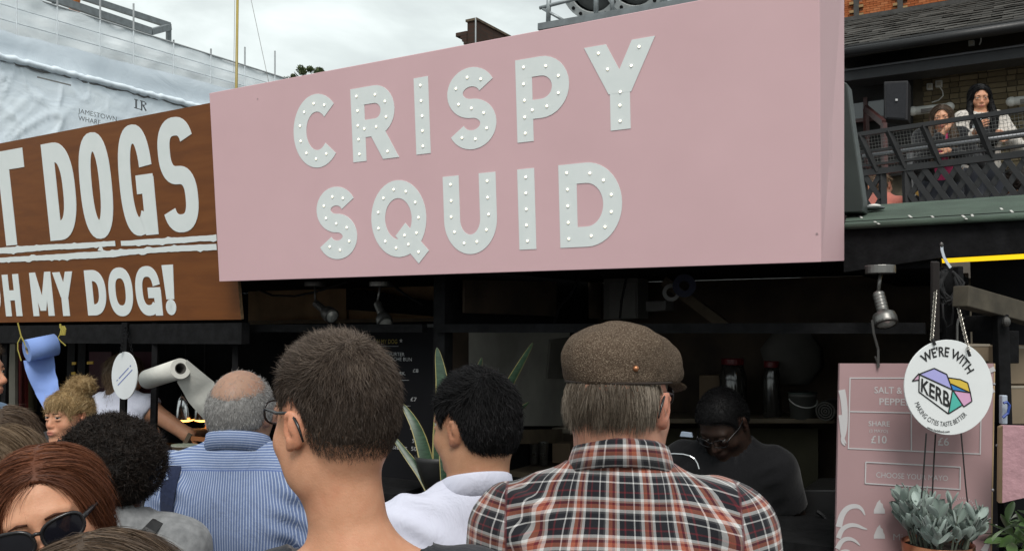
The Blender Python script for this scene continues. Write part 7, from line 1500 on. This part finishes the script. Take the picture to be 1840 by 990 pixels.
# ---- 6. woman with sunglasses, near bottom left
p = Person('person', 'woman with auburn hair and big dark sunglasses facing the camera', (93, 924), 1.42, face=math.pi + .30, pitch=.10, roll=.30, hs=.96, cell=.0036, skin='fair', fem=True)
p.garment('dark_jacket', M_DGREY, sleeve=2.0, neck=.066, cell=.011); p.trousers(M_JEAN, M_SHOE); p.eyes(); p.brows(HM_['red'])
def ex(E, K):
    for sg in (-1, 1): K((sg * .062, .002, .03), (sg * .064, -.005, -.17), .018, .022, .03)
    E((0, -.06, -.08), (.075, .045, .13), .03)
def face_cut(E, K): E((0, .105, .012), (.063, .085, .064), .012, None, 's'); E((0, .11, -.09), (.07, .09, .08), .015, None, 's')
V, Q = p.hair_vol(.0045, top=.0065, side=.005, extra=ex, cut=face_cut, box=(.17, .18, .15, .26, .16))
pf_ = lambda L, N_: np.stack([np.sign(L[:, 0] + .012) * (.9 * sst(.03, .11, L[:, 2]) + .05), -.25 + 0 * L[:, 0], -.35 - .9 * sst(.10, .03, L[:, 2])], 1)
S1 = p.strands(V, Q, 15000, .075, pf_, .0011, 10, lift=.06, jit=.05, follow=True, segs=5, tone=lambda L, t: np.clip(t * .9 + .12 * np.sin(L[:, 1] * 160 + L[:, 0] * 60), 0, 1)); S2 = p.strands(V, Q, 900, .07, pf_, .0008, 11, lift=.2, jit=.16, follow=True, segs=5)
p.hair(V, Q, HM_['red'], (S1, S2), .35, disp=.0010, dfreq=50)
glasses(p, 'sunglasses', 'large black sunglasses on the auburn haired woman', M_FRM, M_SUN, w_=.030, h_=.021, x=.036, y=.112, thick=.0032, temple=.0042, z=-.004, cat='sunglasses')
# ---- 7. top of a brown head nearest the camera
p = Person('person', 'person with straight brown hair whose crown just shows at the bottom edge', (178, 1196), .86, face=.2, hs=1.04, cell=.007, skin='fair', fem=True)
p.garment('dark_jacket', M_DGREY, sleeve=2.0, neck=.066, cell=.013); p.trousers(M_JEAN, M_SHOE)
def exl(E, K):
    for sg in (-1, 1): K((sg * .072, -.005, .03), (sg * .082, -.02, -.16), .024, .030, .03)
    E((0, -.065, -.08), (.08, .04, .13), .03)
V, Q = p.hair_vol(.005, top=.014, side=.013, extra=exl, cut=face_cut, box=(.17, .18, .15, .26, .16))
S1 = p.strands(V, Q, 16000, .06, pf_, .0009, 12, lift=.06, jit=.05, follow=True, segs=5, keep=lambda L: L[:, 2] > .02); S2 = p.strands(V, Q, 500, .05, pf_, .0005, 13, lift=.25, jit=.18, follow=True, segs=5, keep=lambda L: L[:, 2] > .05)
p.hair(V, Q, HM_['mid'], (S1, S2), .4, disp=.002, dfreq=60)
# ---- 8. woman with blonde bun
p = Person('person', 'blonde woman with a fringe and curly bun looking sideways past the blue roll', (124, 746), 3.95, face=math.pi - .42, body=math.pi - .2, pitch=.03, hs=.98, cell=.0042, skin='fair', fem=True)
p.garment('dark_top', M_DGREY, sleeve=2.0, neck=.07, cell=.013); p.trousers(M_JEAN, M_SHOE); p.eyes((-.6, 0)); p.brows(HM_['mid'])
def exb(E, K): E((-.02, -.045, .125), (.062, .060, .048), .02); E((.02, -.06, .10), (.05, .05, .05), .02); E((0, .062, .062), (.060, .034, .034), .02)
V, Q = p.hair_vol(.005, top=.014, side=.010, extra=exb, line=lambda y: np.interp(y, [-.15, -.05, -.02, .01, .03, .05, .07, .12], [-.06, -.06, -.02, .02, .0, -.01, .030, .030]), box=(.15, .18, .16, .16, .24), kline=.006)
bf = lambda L, N_: np.where((L[:, 1] > .045)[:, None], np.stack([.1 * L[:, 0] * 8, 0 * L[:, 0], -1 + 0 * L[:, 0]], 1), np.where((L[:, 2] > .105)[:, None], np.stack([np.sin(L[:, 2] * 150), np.cos(L[:, 0] * 160), np.sin(L[:, 1] * 170)], 1), np.stack([0 * L[:, 0], -.6 + 0 * L[:, 0], .7 + 0 * L[:, 0]], 1)))
S1 = p.strands(V, Q, 9000, .028, bf, .0014, 14, lift=.2, jit=.2, curl=.25); S2 = p.strands(V, Q, 500, .04, bf, .001, 15, lift=.6, jit=.5, curl=.4)
p.hair(V, Q, HM_['blonde'], (S1, S2), .45, disp=.005, dfreq=45)
# ---- 9. more heads at the left edge
p = Person('person', 'person with smooth light brown hair behind the auburn haired woman', (6, 864), 1.95, face=.1, hs=1.0, cell=.007, skin='fair', fem=True)
p.garment('grey_top', M_GREYTEE, sleeve=1.8, neck=.066, cell=.014); p.trousers(M_JEAN, M_SHOE); V, Q = p.hair_vol(.006, top=.014, side=.013, extra=exl, cut=face_cut, box=(.17, .18, .15, .26, .16)); S1 = p.strands(V, Q, 9000, .07, pf_, .0012, 16, lift=.05, jit=.05, follow=True, segs=5); p.hair(V, Q, HM_['light'], (S1,), .4, disp=.002, dfreq=60)
p = Person('person', 'person with wavy dark brown hair at the left edge below the man in pale denim', (8, 806), 2.7, face=.5, hs=1.0, cell=.008, skin='fair', fem=True)
p.garment('dark_top', M_DGREY, sleeve=2.0, neck=.066, cell=.015); p.trousers(M_JEAN, M_SHOE); V, Q = p.hair_vol(.006, top=.018, side=.022, extra=exl, cut=face_cut, box=(.18, .19, .15, .26, .17)); S1 = p.strands(V, Q, 7000, .06, pf_, .0016, 17, lift=.1, jit=.16, follow=True, segs=5); p.hair(V, Q, HM_['mid'], (S1,), .3, disp=.006, dfreq=35)
p = Person('person', 'man in a pale denim shirt whose face just enters at the left edge', (-49, 668), 3.2, face=-math.pi / 2 + .1, hs=1.0, cell=.005, skin='fair')
p.garment('denim_shirt', M_DENIM, sleeve=2.0, neck=.066, cell=.012); p.collar(M_DENIM); p.trousers(M_JEAN, M_SHOE); p.eyes(); V, Q = p.hair_vol(.006, top=.018, side=.012, line=short_hairline); S1 = p.strands(V, Q, 5000, .02, crop_flow, .0014, 18, lift=.5); p.hair(V, Q, HM_['mid'], (S1,), .3); p.brows(HM_['mid'])
# ---- 10. stall workers
p = Person('person', 'stall worker in a white sleeveless top with one bare arm bent out', (224, 674), 5.0, face=-.5, body=-.35, hs=1.0, cell=.006, skin='fair', fem=True, b=1.1, arms=dict(Re=(.40, .04, 1.13), Rw=(.33, .27, 1.12), Le=(-.26, .05, 1.0), Lw=(-.2, .28, 1.05)))
p.garment('tank_top', M_TANK, sleeve=.10, neck=.082, cell=.011, hem=.47); p.trousers(M_JEAN, M_SHOE); V, Q = p.hair_vol(.006, top=.014, side=.012, line=lambda y: np.interp(y, [-.15, -.05, -.02, .05, .12], [-.09, -.08, -.02, .03, .06]), extra=lambda E, K: E((0, -.07, -.10), (.05, .035, .06), .03)); S1 = p.strands(V, Q, 4000, .04, down_flow, .0015, 19, lift=.1); p.hair(V, Q, HM_['light'], (S1,), .4)
p = Person('person', 'stall worker in black with glasses bending over the squid counter', (1299, 758), 3.2, face=math.pi - .75, body=math.pi - .45, pitch=.72, hs=1.0, cell=.0045, skin='dark', b=1.02, lean=.22)
p.garment('black_t_shirt', M_BLKTEE, sleeve=.55, neck=.078, cell=.011); p.trousers(M_JEAN, M_SHOE); p.eyes(); V, Q = p.hair_vol(.005, top=.012, side=.008, line=short_hairline); S1 = p.strands(V, Q, 14000, .008, lambda L, N_: N_ + .1, .0013, 20, lift=.8, curl=.4); p.hair(V, Q, HM_['black'], (S1,), .2, disp=.002); glasses(p, 'glasses', 'dark glasses worn by the worker in black', M_FRM, M_SUN if False else M_CLEAR)
# ---- 11. two women at the terrace rail
def long_hair(p, m, part=.01, n=5000, sd=22, w_=.0028):
    def exx(E, K):
        for sg in (-1, 1): K((sg * .070, .0, .03), (sg * .096, .110, -.16), .022, .034, .03); K((sg * .096, .110, -.16), (sg * .080, .27, -.38), .036, .024, .03)
        E((0, -.06, -.10), (.085, .04, .16), .03)
    V, Q = p.hair_vol(.006, top=.012, side=.010, extra=exx, cut=lambda E, K: (E((0, .105, .0), (.058, .095, .072), .012, None, 's'), E((0, .13, -.12), (.06, .10, .08), .015, None, 's')), box=(.18, .18, .38, .42, .16)); S1 = p.strands(V, Q, n, .08, pf_, w_, sd, lift=.03, jit=.04, follow=True, segs=5); p.hair(V, Q, m, (S1,), .3, disp=.003)
p = Person('person', 'woman with long black hair in a cream patterned jacket holding a white napkin', (1760, 176), 8.0, face=math.pi - .30, body=math.pi - .1, pitch=.25, hs=1.02, cell=.005, skin='fair', fem=True, foot=2.2, arms=dict(Le=(-.27, .12, 1.10), Lw=(-.09, .30, 1.16), Re=(.27, .10, 1.06), Rw=(.20, .34, 1.20)))
p.garment('black_top', M_BLKTEE, off=.010, sleeve=.6, neck=.085, cell=.014); p.trousers(M_JEAN, M_SHOE); p.eyes((-.15, -.25)); p.brows(HM_['black']); long_hair(p, HM_['black'])
def open_jacket(p, m, name):
    s = p; c = .013; v = Vol(axis_([(-.42, .42, c)]), axis_([(-.26, .46, c)]), axis_([(s.z(.46), s.z(.92), c)])); s.torso(v, .024); v.plane(lambda X, Y, Z: s.z(.48) - Z, .01); s.arms_(v, .022, 1.85); v.ell((0, .13, s.z(.66)), (.075, .12, .34), .01, None, 's'); n0 = s.neck0; v.cap(n0 + (0, .01, .02), n0 + (0, .05, .2), .080, .12, .006, 's'); V, Q = v.mesh(); V = V + vnormals(V, Q) * (.006 * vn3(V * 11))[:, None]; link(name, np_mesh(name, V, Q, s.cloth_coords(V)), m, s.t)
open_jacket(p, M_CREAM, 'jacket'); W2 = p
nk = thing('paper_napkin', 'crumpled white napkin in the hand of the woman with long black hair', 'napkin', p.base, p.rz); W0 = Vector(p.arm['R'][2]); mb = MB(); mb.ball(W0 + Vector((-.01, .05, .07)), (.035, .03, .055), 10, 8); rg = np.random.default_rng(3); mb.v = [q + Vector(rg.normal(0, .009, 3)) for q in mb.v]; obj('paper', mb, mat('napkin_white', (.72, .76, .78), .8), nk, world=False)
p = Person('person', 'woman with brown hair in a black jacket over a magenta top leaning on the rail', (1692, 213), 7.75, face=math.pi - .5, body=math.pi - .2, pitch=.15, hs=1.0, cell=.005, skin='fair', fem=True, foot=2.2, lean=.10, arms=dict(Le=(-.25, .20, .93), Lw=(.02, .33, 1.02), Re=(.26, .20, .90), Rw=(.05, .34, 1.18)))
p.garment('magenta_top', M_PINKTOP, off=.010, sleeve=.6, neck=.085, cell=.014); p.trousers(M_JEAN, M_SHOE); p.eyes((-.2, -.2)); p.brows(HM_['mid']); long_hair(p, HM_['red'] if False else HM_['mid'], n=4000, sd=23); open_jacket(p, M_BLKTEE, 'jacket')
# ---- 12. diners behind the lattice, on low benches
DZ = 2.2
def diner(label, px, d, face, hm, cm, skin='fair', fem=False, style='short'):
    p = Person('person', label, px, d, face=face, hs=1.0, cell=.008, skin=skin, fem=fem, foot=DZ, sit=True, group='diners seated behind the lattice'); p.garment('shirt', cm, sleeve=1.9 if not fem else .7, neck=.07, cell=.016, wr=.003); p.trousers(M_JEAN, M_SHOE)
    if style == 'short': V, Q = p.hair_vol(.008, top=.014, side=.010, line=short_hairline)
    elif style == 'long': V, Q = p.hair_vol(.008, top=.014, side=.012, extra=exl, cut=face_cut, box=(.17, .18, .15, .26, .16))
    else: V, Q = p.hair_vol(.008, extra=lambda E, K: E((0, -.01, .03), (.13, .13, .12), .03), box=(.18, .18, .16, .16, .19), line=lambda y: np.interp(y, [-.2, .0, .05, .15], [-.08, -.06, .0, .06]), kline=.02)
    S1 = p.strands(V, Q, 900, .03, down_flow if style == 'short' else cf, .004, 30, lift=.4, jit=.5); p.hair(V, Q, hm, (S1,), .35, disp=.006); zt = DZ + p.z(.46)
    b = thing('bench', 'low wooden seat under ' + label.split(' seated')[0], 'bench', p.base, p.rz, group='benches on the terrace'); mb = MB(); mb.box((0, .03, p.z(.50) - .115), (.5, .34, .05)); obj('seat', mb, M_SHELF, b, world=False); h_ = max(.03, p.z(.50) - .14)
    for sx in (-.2, .2): mb = MB(); mb.box((sx, .03, h_ / 2), (.05, .3, h_)); obj('leg', mb, M_SHELF, b, world=False)
diner('man in a salmon shirt seated behind the railing post', (1585, 333), 8.3, -.9, HM_['light'], M_SALMON, 'ruddy'); diner('woman in a dark flowered dress seated behind the lattice', (1655, 322), 8.3, .3, HM_['black'], M_FLORAL, 'tan', True, 'long')
diner('man in a blue shirt seated beneath the woman with black hair', (1738, 316), 8.5, 2.2, HM_['grey'], M_BLUETOP, 'ruddy'); diner('person with fluffy dark hair seated at the right end of the lattice', (1824, 330), 7.9, .4, HM_['afro'], M_DGREY, 'fair', True, 'afro'); diner('person in pale denim seated nearest the pink sign behind the lattice', (1555, 330), 8.9, 2.6, HM_['mid'], M_DENIM, 'fair', True, 'long')
# ---- 13. worker on the wrapped building
q = LBp(137, -34, -1.2); d_ = (q - CAM).y * CP + (q - CAM).z * SP
p = Person('person', 'site worker in an orange vest on top of the wrapped building', (137, -34), d_, face=2.0, hs=1.0, cell=.012, skin='fair', foot=q.z - 1.6); p.garment('orange_vest', M_HIVIS, sleeve=1.9, neck=.07, cell=.018); p.trousers(M_HIVIS, M_SHOE)
hh = thing('hard_hat', 'white hard hat on the site worker in orange', 'helmet', p.base, p.rz); mb = MB(); mb.lathe([(.13, .02), (.115, .03), (.105, .09), (.06, .14), (.001, .15)], 20, Matrix.Translation(Vector(p.hc))); obj('shell', mb, M_PW, hh, world=False, smooth=True)
